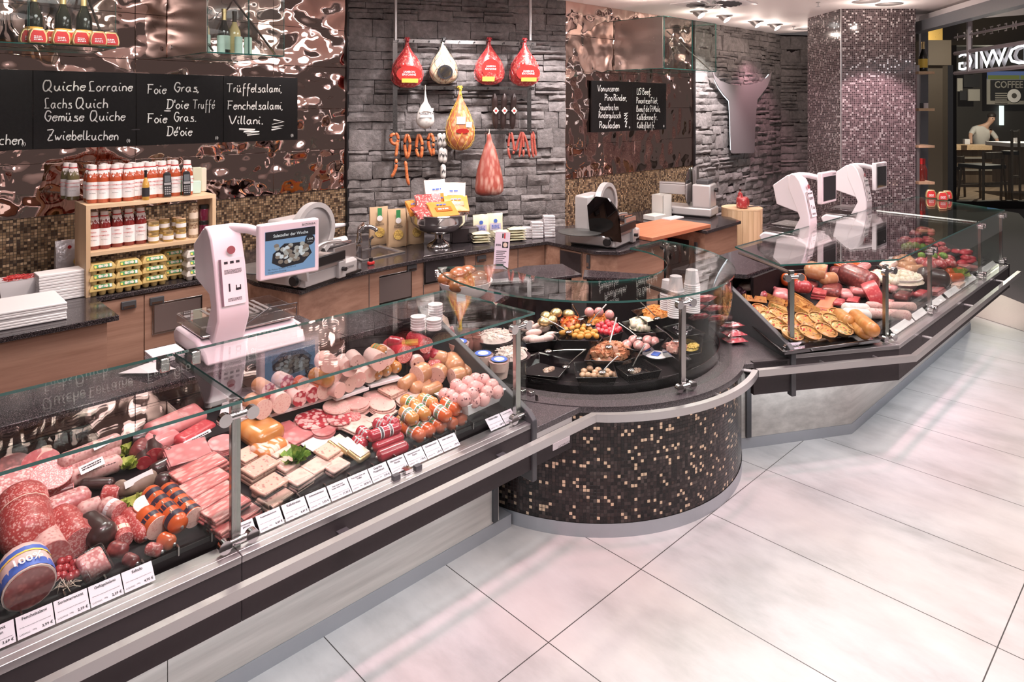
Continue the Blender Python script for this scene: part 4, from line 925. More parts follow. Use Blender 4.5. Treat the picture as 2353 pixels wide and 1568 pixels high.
drop('pale ham with round black and gold emblem in black net on the top bar', (695, 272), (690, 566), 100, m_hamgold, m_netk, lab=[(0, .72, .52, .48, m_ink, '', m_paper, 0), (0, .72, .40, .36, m_goldf, '', m_paper, 0)])
drop('red netted ham third on the top bar, label turned sideways', (1000, 272), (1000, 572), 102, m_hamred, m_netr, lab=[(-.05, .62, .60, .60, m_labr, 'JAMBON/BAYONNE', m_paper, .022), (-.2, .86, .4, .14, m_yellow, '', None, 0)])
drop('red netted ham rightmost on the top bar with JAMBON BAYONNE label', (1236, 275), (1236, 582), 104, m_hamred, m_netr, lab=J())
drop('small white mould cured ham on a string with paper band', (573, 590), (577, 862), 66, m_white_cas, None, lab=[(0, .66, .62, .22, m_paper, 'ROULETTA', None, .026), (.25, .52, .5, .14, m_paper, '', None, 0)], shape=((.02, .05), (.22, .10), (.28, .22), (.34, .16), (.42, .45), (.58, .85), (.74, 1.0), (.88, .86), (.97, .45), (1.0, 0)))
drop('large orange brown ham in yellow net hanging from the middle bar', (805, 595), (822, 1010), 98, m_hamcur, m_nety, 10, lab=[(-.05, .50, .30, .25, m_paper, '', None, 0), (.5, .57, .2, .18, m_paper, '', None, 0), (.05, .67, .45, .18, m_labr, '', m_paper, .026)])
drop('big marbled raw ham with bone end hanging lowest, in a red net loop', (1000, 885), (995, 1308), 98, m_hamdark, None, cat='ham', lab=None, shape=((.01, .05), (.05, .16), (.15, .20), (.20, .36), (.34, .56), (.5, .76), (.66, .92), (.80, 1.02), (.93, 1.02), (.99, .75), (1.0, 0)))
m_darkcas = flat('dark casing', (.030, .018, .016), .3, 0, Coat_Weight=.6)
def seg(p, q, r, n=9, bow=0.0, taper=.55):
    p, q = V(p), V(q); d = q - p; s = d.cross(V((0, 0, 1))); s = s.normalized() if s.length > 1e-4 else SU.copy(); pts = []; rs = []
    for i in range(n + 1): f = i / n; pts.append(p + d * f + s * bow * sin(pi * f)); rs.append(r * (taper + (1 - taper) * min(1, sin(pi * min(max(f, .02), .98)) * 2.2)) if 0 < i < n else r * .3)
    return pts, rs
for i, (x, w) in enumerate(((1035, 'left'), (1102, 'middle'), (1166, 'right'))):
    p, q = atw(x, 625, .17), atw(x + (8 if i < 1 else -12), 862, .17); t = root('dark_sausage', f'dark sausage in a clear bag on the middle bar, {w} one of three', 'sausage', p, 0, 'bagged dark sausages')
    b = B(); b.tube(*((lambda a: (a[0], m_darkcas, 10) if 0 else (a[0], a[1]))(seg(p, q, .030, 10, .012 * (1 if i else -1)))), m_darkcas, 10); b.build('casing', t)
    X = face_T(p.lerp(q, .48) + SN * .034, SU, (0, 0, 1)); BW(X).prism([(-.028, 0), (0, -.034), (.028, 0), (0, .034)], 0, .002, m_cream).build('diamond_label', t); BW(X).cb((0, 0, .003), (.022, .022, .002), m_red).build('emblem', t)
    BW(X).box((-.045, -.16, -.005), (.045, .20, -.004), m_film).build('clear_bag', t)
m_chor = speck('orange chorizo', (.55, .12, .035), (.75, .33, .14), 130, .48, .08, .3, bump=.4); m_thin = speck('dry red sausage', (.36, .06, .045), (.55, .2, .13), 150, .45, .08, .35, bump=.5)
def hang(label, paths, r, m, grp, name='sausage'):
    P = [[atw(x, y, .16 + .012 * k) for x, y in pp] for k, pp in enumerate(paths)]; t = root(name, label, 'sausage', P[0][0], 0, grp)
    for pp in P:
        q = spline(pp, 4); n = len(q) - 1; B().tube(q, [r * (.45 if i in (0, n) else .95 + .05 * sin(i * 2.1)) for i in range(n + 1)], m, 9).build('link', t, sm=70)
g = 'orange sausages on the bottom bar'; rc = .0155
hang('orange sausage looped like a hook, leftmost on the bottom bar', [[(372, 895), (345, 905), (345, 945), (372, 962), (392, 935), (385, 900), (372, 895)][::1], [(388, 950), (382, 1000), (376, 1046)], [(378, 1060), (378, 1110), (366, 1150), (346, 1184)]], rc, m_chor, g)
hang('pair of orange sausages with a third link below, second on the bottom bar', [[(450, 895), (435, 950), (440, 1010), (452, 1060)], [(455, 895), (470, 950), (466, 1010), (453, 1060)], [(440, 1075), (446, 1130), (452, 1190), (464, 1238)]], rc, m_chor, g)
hang('pair of orange sausages third on the bottom bar', [[(528, 895), (515, 950), (514, 1010), (532, 1050)], [(532, 895), (550, 950), (550, 1010), (545, 1055)]], rc, m_chor, g)
hang('pair of orange sausages fourth on the bottom bar beside the white links', [[(605, 890), (592, 930), (598, 980), (618, 1040)], [(610, 890), (626, 930), (626, 990), (628, 1038)]], rc, m_chor, g)
g = 'thin red sausages on the bottom bar'
hang('pair of thin dry red sausages, left in the right group', [[(1142, 882), (1130, 940), (1128, 1010), (1140, 1060)], [(1148, 882), (1158, 940), (1165, 1000), (1160, 1030)]], .0125, m_thin, g)
hang('pair of thin dry red sausages, middle in the right group', [[(1215, 880), (1190, 950), (1176, 1010)], [(1218, 880), (1212, 960), (1200, 1048)], [(1220, 880), (1228, 960), (1228, 1046)]], .0125, m_thin, g)
hang('pair of thin dry red sausages bent outward in the right group', [[(1224, 882), (1250, 950), (1262, 1010), (1270, 1052)], [(1283, 890), (1284, 960), (1290, 1020), (1296, 1052)]], .0125, m_thin, g)
hang('thin dry red sausage at the far right of the bottom bar', [[(1292, 878), (1300, 940), (1305, 990), (1312, 1040)]], .0125, m_thin, g)
t = root('salami_chain', 'chain of small white salamis with printed wrappers on the bottom bar', 'sausage', atw(685, 890, .16))
for (a, c) in (((672, 890), (668, 978)), ((702, 890), (700, 978)), ((680, 985), (676, 1085)), ((704, 990), (700, 1088)), ((692, 1095), (692, 1195))):
    s = seg(atw(*a, .165), atw(*c, .165), .026, 8); l = B().tube(s[0], s[1], m_white_cas, 9).build('salami_link', t, sm=70)
    p = s[0][4]; X = face_T(p + SN * .027, SU, (0, 0, 1)); b = BW(X)
    for k in range(3): b.cb((-.012 + .012 * k, .01 * (k % 2), 0), (.008, .022, .002), m_ink)
    b.build('wrapper_print', l)
# ---------------------------------------------------------------- things on the curved worktop
ZC = .902
t = root('sink', 'steel drop-in sink with chrome tap in the granite worktop', 'sink', at(*q5(240, 530), ZC))
c4 = [at(*q5(x, y), ZC) for x, y in ((40, 540), (150, 585), (440, 522), (270, 478))]
def inner(f, z): c = sum(c4, V((0, 0, 0))) / 4; return [V((c.x + (p.x - c.x) * f, c.y + (p.y - c.y) * f, z)) for p in c4]
b = B(); vs = inner(1, ZC) + inner(1, ZC + .008) + inner(.88, ZC + .008) + inner(.80, ZC - .09)
b.add(vs, [(j * 4 + i, j * 4 + (i + 1) % 4, j * 4 + 4 + (i + 1) % 4, j * 4 + 4 + i) for j in range(3) for i in range(4)] + [(12, 13, 14, 15)], m_alu); b.build('basin', t)
p = at(*q5(130, 522), ZC); b = B(); b.tube(spline([p, p + V((0, 0, .10)), p + V((.01, 0, .17)), p + V((.05, -.03, .20)), p + V((.10, -.06, .185)), p + V((.12, -.075, .16))], 4), [.024] * 5 + [.017] * 15 + [.014], m_chrome, 12); b.tube([p + V((0, 0, .15)), p + V((.01, .01, .19)), p + V((.06, .03, .22))], [.016, .014, .008], m_chrome, 8); b.build('tap', t)
p = at(*q5(205, 500), ZC); B().tube([p, p + V((0, 0, .08)), p + V((.02, -.02, .1))], .012, m_chrome, 8).build('soap_dispenser', t)
p = at(*q5(40, 560), ZC); B().tube([p, p + V((0, 0, .09))], [.02, .014], m_chrome, 10).build('side_tap', t)
t = root('red_clamp', 'small red and black clamp lying on the granite edge below the sink', 'clamp', at(*q5(210, 605), ZC)); B(I).cb((0, 0, .012), (.05, .03, .024), m_red).build('red_body', t, bev=.006); B(I).tube([(0, 0, .024), (0, 0, .05)], .014, m_black, 10).build('black_knob', t)
for i, (x0, y0, x1, y1, r, l, m) in enumerate(((-5, 505, 80, 480, .035, 'paper roll lying behind the left slicer, lower one', m_paper), (-10, 425, 75, 408, .025, 'cling film roll on top of the paper roll', m_white))):
    p, q = at(*q5(x0, y0), ZC), at(*q5(x1, y1), ZC); p, q = p + V((-.12, .10, .035 + .05 * i)), q + V((0, .10, .035 + .05 * i)); tag(B().tube([p, q], r, m, 16).build('roll', org=p), l, 'roll')
m_kraft = flat('kraft paper', (.52, .36, .22), .55); m_pasta = speck('pasta', (.72, .50, .14), (.42, .26, .08), 90, .5)
for i, (x, y, yy, l) in enumerate(((275, 470, .10, 'kraft pasta bag left of the front pasta bag'), (395, 488, .0, 'kraft pasta bag standing foremost beside the sink'), (515, 468, .09, 'kraft pasta bag half hidden behind the punch bowl'))):
    p = at(*q5(x, y), ZC) + V((0, .03, 0)); t = root('pasta_bag', l, 'bag', p, rad(-22 + 6 * i), 'kraft pasta bags'); pouch(t, .155, .31, .085, m_kraft, 'paper_bag', jit=.003)
    X = T((0, -.046, 0), 0, pi / 2); b = B(X); b.cb((0, .26, 0), (.035, .09, .004), m_green); b.tube([(0, .22, .001), (0, .22, .004)], .024, m_paper, 14); b.bars(.07, .004, 3, m_ink, T((0, .180, .002))); b.build('bag_label', t)
    b = B(X); b.tube([(0, .105, -.002), (0, .105, .004)], .042, m_pasta, 9); b.build('window', t, sm=30)
PB = at(*q5(690, 488), ZC) + V((.0, .05, 0)); t = root('punch_bowl', 'polished silver punch bowl on a pedestal filled with snack packs', 'bowl', PB)
B(I).lathe([(.10, 0), (.10, .012), (.085, .03), (.05, .05), (.035, .065), (.035, .10), (.05, .115)], m_chrome, 28).build('pedestal', t, sm=40)
B(I).lathe([(.045, .108), (.12, .118), (.19, .155), (.228, .21), (.240, .265), (.252, .274), (.245, .281), (.232, .266), (.215, .22), (.13, .15), (0, .135)], m_chrome, 40).build('bowl_body', t, sm=60)
m_pk = [flat('orange pack', (.70, .27, .05), .3, 0, Coat_Weight=.5), flat('white pack', (.70, .64, .60), .3, 0, Coat_Weight=.5), speck('red sweet pack', (.40, .06, .06), (.7, .5, .45), 60, .45)]
for i, (x, y, z, rz, rx, m, w, h, l) in enumerate((( -.02, -.10, .27, .1, -.9, 0, .20, .15, 'orange and white snack pack in front in the punch bowl'), (.09, -.07, .29, -.3, -.8, 0, .17, .15, 'orange snack pack front right in the punch bowl'), (.12, .0, .27, -.5, -.35, 1, .16, .23, 'white snack pack leaning out right of the punch bowl'),
     (.03, .05, .28, .2, -.2, 1, .18, .24, 'white snack pack standing tallest at the back of the punch bowl'), (-.13, -.06, .27, .5, -.9, 2, .17, .12, 'red patterned pack lying left on the bowl rim'), (-.09, .0, .30, .2, -.5, 2, .14, .14, 'red patterned pack upright at the left back of the bowl'), (-.02, .02, .30, -.2, -.4, 2, .10, .13, 'small red knotted pack in the middle of the bowl'), (-.16, .03, .28, .6, -.5, 0, .10, .12, 'small orange pack at the far left of the bowl'))):
    w, h = w * 1.2, h * 1.12; p = PB + V((x * 1.3, y * 1.3, z - .01)); t = root('snack_pack', l, 'snack pack', p, rz + RZW * .5, 'snack packs in the punch bowl'); X = M.Rotation(rx, 4, 'X'); pouch(t, w, h, .03, m_pk[m], 'foil_pouch', X=X)
    if m < 2:
        Y = X @ T((0, -.0175, 0), 0, pi / 2); b = B(Y); b.cb((0, h * .42, 0), (w * .6, h * .28, .003), m_pk[1 - m] if m else flat('dark orange print', (.62, .14, .03), .3)); b.bars(w * .45, .013, 1, m_blue if m else m_paper, T((0, h * .42, .003))); b.bars(w * .4, .012, 1, m_blue, T((0, h * .70, .003))); b.build('pack_print', t)
p = at(*q5(865, 460), ZC) + V((0, .06, 0)); t = root('radio', 'small dark brown table radio behind the punch bowl', 'radio', p, RZW * .9); X = T()
m_radio = flat('dark brown radio', (.045, .032, .034), .4); B(X).box((-.115, -.04, 0), (.115, .06, .125), m_radio).build('case', t, bev=.006)
B(X).cb((.062, -.041, .098), (.07, .004, .034), flat('lcd grey', (.14, .13, .13), .2)).build('display', t); B(X).tube([(.062, -.04, .045), (.062, -.056, .045)], .02, m_alu, 16).build('dial', t)
for k in range(4): B(X).tube([(.025 + .075 * (k % 2), -.04, .03 + .035 * (k // 2)), (.025 + .075 * (k % 2), -.046, .03 + .035 * (k // 2))], .006, m_black, 8).build('button', t)
B(X).tube([(-.05, .03, .12), (-.09, .03, .30)], .002, m_alu, 5).build('antenna', t)
m_soup = flat('pale sachet', (.66, .62, .44), .35, 0, Coat_Weight=.4)
for i, (x, y, l) in enumerate(((1005, 385, 'pale sachet with purple label standing left behind the piled sachets'), (1100, 372, 'pale green sachet with blue label standing right behind the piled sachets'))):
    p = at(*q5(x, y + 60), ZC) + V((-.02, .10, .03)); p.z = ZC; t = root('sachet', l, 'sachet', p, RZW, 'standing sachets'); pouch(t, .14, .215, .05, m_soup, 'foil_sachet')
    X = T((0, -.027, 0), 0, pi / 2); b = B(X); b.cb((0, .10, 0), (.095, .06, .004), flat('lilac label', (.50, .45, .58), .5)); b.bars(.07, .006, 3, m_blue, T((0, .112, .003))); b.tube([(0, .15, 0), (0, .15, .004)], .018, m_blue, 7); b.build('sachet_label', t)
def pillow(t, w, d, h, m, name, X=I, jit=.004):
    n = 6; vs = []
    for s in (1, -1):
        for j in range(n):
            for i in range(n): a, c = -1 + 2 * i / (n - 1), -1 + 2 * j / (n - 1); k = (1 - a ** 4) * (1 - c ** 4); vs.append((a * w / 2, c * d / 2, h / 2 + s * h / 2 * k + R.uniform(-jit, jit) * k))
    fs = []
    for s in (0, 1):
        for j in range(n - 1):
            for i in range(n - 1): k = s * n * n + j * n + i; q = (k, k + 1, k + n + 1, k + n); fs.append(q if s == 0 else q[::-1])
    return B(X).add(vs, fs, m).build(name, t, sm=180) if t is not None else B(X).add(vs, fs, m).build(name, sm=180)
k = 0
for x, y, n, w in ((975, 465, 4, 'left pile half behind the sign'), (1120, 452, 4, 'pile in the middle'), (1215, 450, 5, 'pile right of the middle')):
    s0_ = None
    for j in range(n):
        p = at(*q5(x, y), ZC) + V((0, .06, .022 * j)); l = f'pale sachet lying in the {w}, {names[j]} from below'
        if s0_ is None: s0_ = tag(pillow(None, .15, .11, .026, m_soup, 'lying_sachet'), l, 'sachet', 'lying sachets'); s0_.location = p; s0_.rotation_euler = (0, 0, RZW)
        else: dup(s0_, p, RZW + R.uniform(-.1, .1), l)
s0_ = None
for x, y, n, w in ((1275, 432, 4, 'left'), (1350, 432, 6, 'middle'), (1430, 425, 8, 'right')):
    for j in range(n):
        p = at(*q5(x, y), ZC) + V((0, .06, .0235 * j)); l = f'silver wrapped block in the {w} silver pile, {names[j]} from below'
        if s0_ is None: s0_ = tag(B(I).cb((0, 0, .0115), (.10, .075, .022), m_foil).build('silver_block', bev=.004), l, 'pack', 'silver wrapped blocks'); s0_.location = p; s0_.rotation_euler = (0, 0, RZW)
        else: dup(s0_, p, RZW + R.uniform(-.12, .12), l)
# slicers
m_smoke = glassy('smoked plastic', (.09, .07, .07), .05); m_slw = flat('slicer grey', (.55, .53, .53), .35, .35); m_gblade = flat('grey blade cover', (.34, .32, .32), .4, .6); m_slab = flat('dark slate plate', (.07, .072, .07), .5)
def slicer(label, loc, rz, big=True):
    t = root('meat_slicer', label, 'slicer', loc, rz, 'meat slicers')
    B(I).prism([(-.30, -.22), (.22, -.22), (.30, -.10), (.30, .20), (-.30, .20)], .012, .10, m_slw).build('base', t, bev=.012)
    B(I).box((-.28, -.215, 0), (.27, .19, .014), m_black).build('foot', t)
    Y = T((.06, .02, .30), 0, pi / 2)
    B(I).lathe([(.02, -.012), (.155, -.008), (.165, 0), (.155, .008), (.02, .012)], m_gblade, 40, X=Y).build('blade', t)
    b = B(I); n = 22; vs = []
    for i in range(n + 1):
        a = rad(-60 + 270 * i / n)
        for rr_, yy in ((.158, -.02), (.192, -.02), (.192, .03), (.158, .03)): vs.append((.06 + rr_ * cos(a), .02 + yy, .30 + rr_ * sin(a)))
    b.add(vs, [(i * 4 + k, i * 4 + (k + 1) % 4, i * 4 + 4 + (k + 1) % 4, i * 4 + 4 + k) for i in range(n) for k in range(4)], m_slw); b.build('blade_guard', t)
    B(I).prism([(-.20, .06), (.10, .06), (.10, .20), (-.20, .20)], .10, .40, m_slw).build('motor_head', t, bev=.02)
    b = B(T((-.15, .052, .37), 0, pi / 2)); b.tube([(0, 0, 0), (0, 0, .006)], .008, m_green, 8); b.tube([(0, -.035, 0), (0, -.035, .006)], .008, m_red, 8); b.build('switch_button', t)
    B(face_T((-.29, -.13, .09), (.25, 1, 0), (-.15, 0, 1))).prism([(-.15, -.02), (.13, -.02), (.16, .05), (.16, .25), (.07, .33), (-.06, .33), (-.15, .23)], -.008, .008, m_smoke if big else m_slw).build('hand_guard', t)
    B(I).box((-.28, -.25, .13), (.06, -.23, .19), m_black).build('fence_bar', t, bev=.004); B(I).box((-.28, -.235, .10), (.08, -.10, .125), m_alu).build('carriage', t, bev=.004)
    B(I).tube(spline([(-.12, -.12, .12), (-.10, -.12, .20), (.0, -.12, .235), (.16, -.12, .22)], 3), .014, m_alu, 10).build('pusher_arm', t); B(I).tube([(.10, -.12, .21), (.27, -.12, .20)], .011, m_chrome, 10).build('guide_rod', t)
    B(I).box((.06, -.16, .10), (.28, -.145, .19), m_alu).build('side_plate', t)
    b = B(I); b.tube([(-.30, -.15, .055), (-.33, -.15, .055)], [.034, .030], m_black, 18); b.build('thickness_knob', t); B(I).tube([(-.295, -.15, .055), (-.308, -.15, .055)], .042, m_alu, 20).build('dial_ring', t)
    B(I).box((.0, -.245, .01), (.07, -.215, .12), m_slw).build('lock_block', t, bev=.004); B(I).tube([(.035, -.245, .07), (.035, -.275, .07)], .014, m_black, 6).build('lock_knob', t)
    B(I).lathe([(0, 0), (.16, 0), (.165, .006), (.16, .010), (0, .010)], m_slab, 28, X=T((-.34, .08, .115), 0, 0, 0, (1, 1.1, 1))).build('tray_plate', t)
    B(face_T((.10, -.2215, .05), (1, 0, 0), (0, 0, 1))).text('BIZERBA', .022, m_ink, I, 'l').build('lettering', t)
    return t
slicer('large grey slicer with smoked guard plate on the corner worktop', at(*q5(1770, 500), ZC) + V((.27, .20, 0)), rad(14))
t = slicer('grey slicer hidden behind the customer display', at(*q4(2060, 520), ZC) + V((.14, .24, 0)), rad(20), False)
# second slicer, seen from its motor side
p = at(*q6(185, 305), ZC); t = root('meat_slicer', 'white slicer with upright blade on the far worktop beside the wood block', 'slicer', at(1622, 500, ZC) + V((.06, .12, 0)), rad(-75), 'meat slicers')
B(I).box((-.36, -.15, .015), (.17, .15, .10), m_slw).build('base', t, bev=.015); B(I).box((-.34, -.13, 0), (.15, .13, .015), m_black).build('foot', t)
B(I).prism([(-.03, -.14), (.16, -.14), (.16, .10), (-.03, .10)], .10, .34, m_slw).build('motor_head', t, bev=.015); B(I).prism([(.0, -.10), (.13, -.10), (.13, .08), (.0, .08)], .34, .385, m_gasket).build('control_cap', t, bev=.01)
B(I).lathe([(.02, -.01), (.20, -.006), (.21, 0), (.20, .006), (.02, .01)], m_chrome, 40, X=T((-.075, -.02, .30), 0, 0, pi / 2)).build('blade', t); B(I).box((-.08, .10, .28), (-.05, .19, .50), m_alu).build('guard_plate', t)
B(I).tube([(-.40, -.06, .33), (-.12, -.06, .33)], .018, m_alu, 10).build('guide_rod', t); B(I).box((-.40, -.08, .22), (-.11, -.05, .32), m_slw).build('carriage', t, bev=.004)
B(I).tube([(.17, 0, .28), (.20, 0, .28)], .022, m_black, 10).build('thickness_knob', t); B(face_T((-.34, -.152, .05), (1, 0, 0), (0, 0, 1))).text('BIZERBA', .03, m_ink, I, 'l').build('lettering', t)
m_trans = glassy('milky plastic', (.80, .78, .76), .06, .3); m_milk = flat('milky box', (.62, .61, .58), .4)
p = at(*q5(2150, 290), ZC) + V((.06, .04, 0)); t = root('storage_box', 'tall milky plastic box standing between the slicers', 'box', p)
for n_, a, c in (('box_side', (-.08, -.07, 0), (-.077, .07, .23)), ('box_side', (.077, -.07, 0), (.08, .07, .23)), ('box_side', (-.08, -.07, 0), (.08, -.067, .23)), ('box_side', (-.08, .067, 0), (.08, .07, .23)), ('box_base', (-.08, -.07, 0), (.08, .07, .003))): B(I).box(a, c, m_milk).build(n_, t)
tag(B(T(at(*q5(2110, 300), ZC) + V((0, .0, 0)))).box((-.12, -.07, 0), (.08, .07, .05), m_milk).build('flat_box', bev=.006), 'flat milky plastic box lying before the tall milky box', 'box')
tag(B(T(at(*q6(0, 305), .937) + V((.02, .06, 0)))).box((-.10, -.05, 0), (.14, .05, .012), m_paper).build('paper_sheet'), 'white paper sheets on the cutting board before the second slicer', 'paper')
# stump
p = V((7.02, 3.66, 0)); t = root('wood_block', 'round light wooden butcher block standing before the stone wall', 'butcher block', p)
b = B(I); n = 24
for i in range(n): a0, a1 = 2 * pi * i / n, 2 * pi * (i + .96) / n; b.prism([(.212 * cos(a0), .212 * sin(a0)), (.212 * cos(a1), .212 * sin(a1)), (.15 * cos(a1), .15 * sin(a1)), (.15 * cos(a0), .15 * sin(a0))], 0, .945, m_lightv)
b.build('stave_ring', t); B(I).lathe([(.213, .944), (.212, .957), (0, .957)], m_light, 40).build('block_top', t)
m_redcut = flat('red lean cut', (.40, .05, .05), .35); m_beef = speck('raw beef', (.42, .045, .05), (.75, .45, .42), 40, .42, .08, .3)
t = root('beef_roast', 'chunk of raw beef with upright bone on the wooden block', 'meat', (p.x - .05, p.y - .03, .957)); b = B(T((0, 0, 0), .5)); b.prism([(-.085, -.05), (.02, -.065), (.085, -.03), (.07, .05), (-.03, .065), (-.085, .03)], 0, .12, m_beef); b.build('meat_body', t, sm=180, bev=.024); B(T((0, 0, 0), .5)).tube([(-.01, -.055, .06), (-.012, -.0605, .06)], .042, m_redcut, 12).build('cut_face', t)
B(I).tube([(-.02, .01, .10), (-.03, .01, .16), (-.025, .01, .20)], [.035, .022, .018], m_beef, 8).build('rib_bone', t)
tag(B().tube([(p.x + .04, p.y - .05, .965), (p.x + .16, p.y - .14, .97), (p.x + .26, p.y - .20, .97)], [.008, .006, .004], m_gasket, 6).build('knife', org=(p.x + .04, p.y - .05, .965)), 'dark knife lying across the edge of the wooden block', 'knife')
# bull head sign
YBU = 4.39; out = [(240, 455), (262, 505), (300, 540), (360, 562), (440, 572), (520, 562), (575, 545), (615, 512), (640, 480), (630, 530), (610, 580), (580, 620), (545, 665), (535, 760), (528, 900), (526, 1015), (518, 1022), (382, 1024), (372, 1018), (368, 900), (364, 760), (358, 672), (320, 630), (285, 580), (258, 525)]
t = root('bull_head_sign', 'brushed steel bull head sign standing off the stone wall', 'sign', atY(*q3(440, 1020), YBU)); P = [atY(*q3(x, y), YBU) for x, y in out]
BW(M(((1, 0, 0, 0), (0, 0, 1, 0), (0, 1, 0, 0), (0, 0, 0, 1)))).prism([(v.x, v.z) for v in P], YBU, YBU + .012, flat('satin steel', (.36, .32, .33), .5, .7)).build('steel_plate', t)
m_led = glow('white backlight', (.9, .95, 1), 3.2); b = B()
for i in range(len(P)): a, c = P[i], P[(i + 1) % len(P)]; d = (a + c) / 2; k = V((8.5, 0, 1.95)); a2, c2 = a.lerp(k, .06), c.lerp(k, .06); b.quad((a2.x, YBU + .013, a2.z), (c2.x, YBU + .013, c2.z), (c2.x, YBU + .03, c2.z), (a2.x, YBU + .03, a2.z), m_led)
b.build('backlight', t)
for x, z in ((8.3, 1.7), (8.7, 1.7)): B().tube([(x, YBU + .012, z), (x, YR - .02, z)], .01, m_gasket, 6).build('standoff', t)
# scales with customer displays
m_sc = flat('scale housing', (.74, .69, .71), .32); m_screen_off = flat('dark screen', (.03, .03, .032), .1)
def scale(label, dx, dy, on=False):
    t = root('counter_scale', label, 'scale', (1.33 + dx, 3.18 + dy, .951), 0, 'counter scales')
    P_ = lambda pts: [(y - 3.18, z - .951) for y, z in pts]; YZ = M(((0, 0, 1, 0), (1, 0, 0, 0), (0, 1, 0, 0), (0, 0, 0, 1)))
    B(YZ).prism(P_([(2.99, .955), (3.03, .965), (3.38, .965), (3.40, 1.01), (3.36, 1.045), (3.12, 1.04), (3.02, 1.0)]), -.22, .24, m_sc).build('base', t, bev=.012)
    B(I).box((-.20, -.09, .095), (.23, .19, .106), m_steel).build('weighing_plate', t, bev=.004)
    B(I).box((-.21, -.10, .106), (.24, .20, .150), m_acryl).build('clear_cover', t, bev=.006); b = B(I)
    for k in range(9): b.box((-.12 + .03 * k, -.05, .1505), (-.105 + .03 * k, .16, .1515), m_alu)
    b.build('platter_slot', t); B(I).tube([(.23, -.1, .11), (.235, -.1, .17), (.10, -.1, .175), (-.01, -.1, .12)], .003, m_gasket, 5).build('retaining_wire', t)
    tw = B(YZ).prism(P_([(3.20, .96), (3.10, .96), (3.01, 1.13), (3.015, 1.20), (3.05, 1.36), (3.09, 1.47), (3.125, 1.515), (3.16, 1.525), (3.18, 1.50), (3.18, 1.40), (3.09, 1.18)]), -.165, -.025, m_sc).build('tower', t, bev=.008)
    B(YZ).prism(P_([(3.10, 1.22), (3.28, 1.27), (3.31, 1.42), (3.19, 1.51), (3.15, 1.50)]), -.160, -.03, m_sc).build('printer_head', t, bev=.006)
    F = face_T((-.098, 3.038 - 3.18 - .006, 1.31 - .951), (1, 0, 0), (0, .19, .98)); b = B(F); b.box((-.05, -.12, 0), (.055, .08, .004), m_paper); b.box((-.05, -.12, .004), (-.040, .08, .0045), flat('brown stripe', (.16, .10, .12), .6))
    for k in range(3): b.cb((-.02 + .026 * k, .062, .0045), (.016, .011, .001), m_ink)
    b.bars(.075, .0026, 4, m_gasket, T((.008, .030, .0042)))
    b.cb((-.012, -.045, .0045), (.007, .034, .001), m_ink); b.cb((.026, -.055, .0045), (.022, .010, .001), m_ink); b.cb((.018, -.048, .0045), (.004, .02, .001), m_ink); b.cb((.036, -.048, .0045), (.004, .02, .001), m_ink)
    b.bars(.06, .0026, 3, m_gasket, T((.008, -.092, .0042))); b.build('info_leaflet', tw)
    B(F).tube([(.008, .115, 0), (.008, .115, .004)], .018, flat('brown red dot', (.30, .08, .09), .5), 14).build('red_badge', tw)
    B(I).tube([(-.06, -.04, .555), (.0, -.09, .55), (.05, -.16, .53)], .022, m_sc, 12).build('display_arm', t)
    d0 = V((.009, 3.00 - 3.18, 1.277 - .951)); d = B(I).box(d0 + V((0, -.012, 0)), d0 + V((.292, .028, .25)), m_sc).build('display', t, bev=.008)
    sc = B(I).box(d0 + V((.026, -.015, .024)), d0 + V((.268, -.011, .215)), m_scr if on else m_screen_off).build('screen', d)
    F = face_T(d0 + V((.026, -.0155, .024)), (1, 0, 0), (0, 0, 1)); b = B(face_T(d0 + V((.272, -.0125, .224)), (1, 0, 0), (0, 0, 1))); b.text('BIZERBA', .014, m_gasket, I, 'r', False, 1.3); b.build('lettering', d)
    if on:
        b = B(F); b.box((0, .152, 0), (.242, .191, .0012), m_scrk); b.text('Salatteller der Woche', .019, m_scrw, T((.121, .164, .0015)), 'c', True)
        b.prism([(.03, .05), (.08, .022), (.18, .03), (.225, .07), (.20, .125), (.09, .13), (.035, .09)], .0002, .0014, m_scrk)
        for k in range(40): b.ball((.125 + R.uniform(-.075, .075), .080 + R.uniform(-.035, .045), .0015), (.013, .010, .002), R.choice((m_scrw2, m_scrt, m_scrw)), 8)
        b.tube([(.214, .132, .002), (.214, .132, .0045)], .024, m_scrk, 20); b.text('5,50€', .013, m_scrw, T((.214, .132, .005)), 'c', True); b.text('inkl. Mwst.', .006, m_scrw, T((.214, .121, .005)), 'c')
        b.text('Mit: Melone, Schinken, Ricotta und', .0095, m_scrk, T((.010, .018, .0025))); b.text('Orange-Minz-Dressing', .0095, m_scrk, T((.010, .006, .0025))); b.build('screen_picture', d)
    B(I).tube([(.235, -.12, .02), (.235, -.12, .07), (.24, -.02, .07)], .012, m_sc, 8).build('side_knob', t)
    return t
m_scr = glow('screen blue', (.30, .50, .80), .75); m_scrk = glow('screen dark', (.02, .022, .03), .6); m_scrw = glow('screen white', (.85, .88, .9), .85); m_scrw2 = glow('screen cream', (.62, .60, .55), .7); m_scrt = glow('screen tan', (.36, .28, .22), .7)
scale('white scale on the left case with lit salad advert on its display', 0, 0, True)
scale('white scale with dark display on the right case, nearer one', 4.21, -.77); scale('white scale with dark display on the right case, farther one', 5.48, -.75)
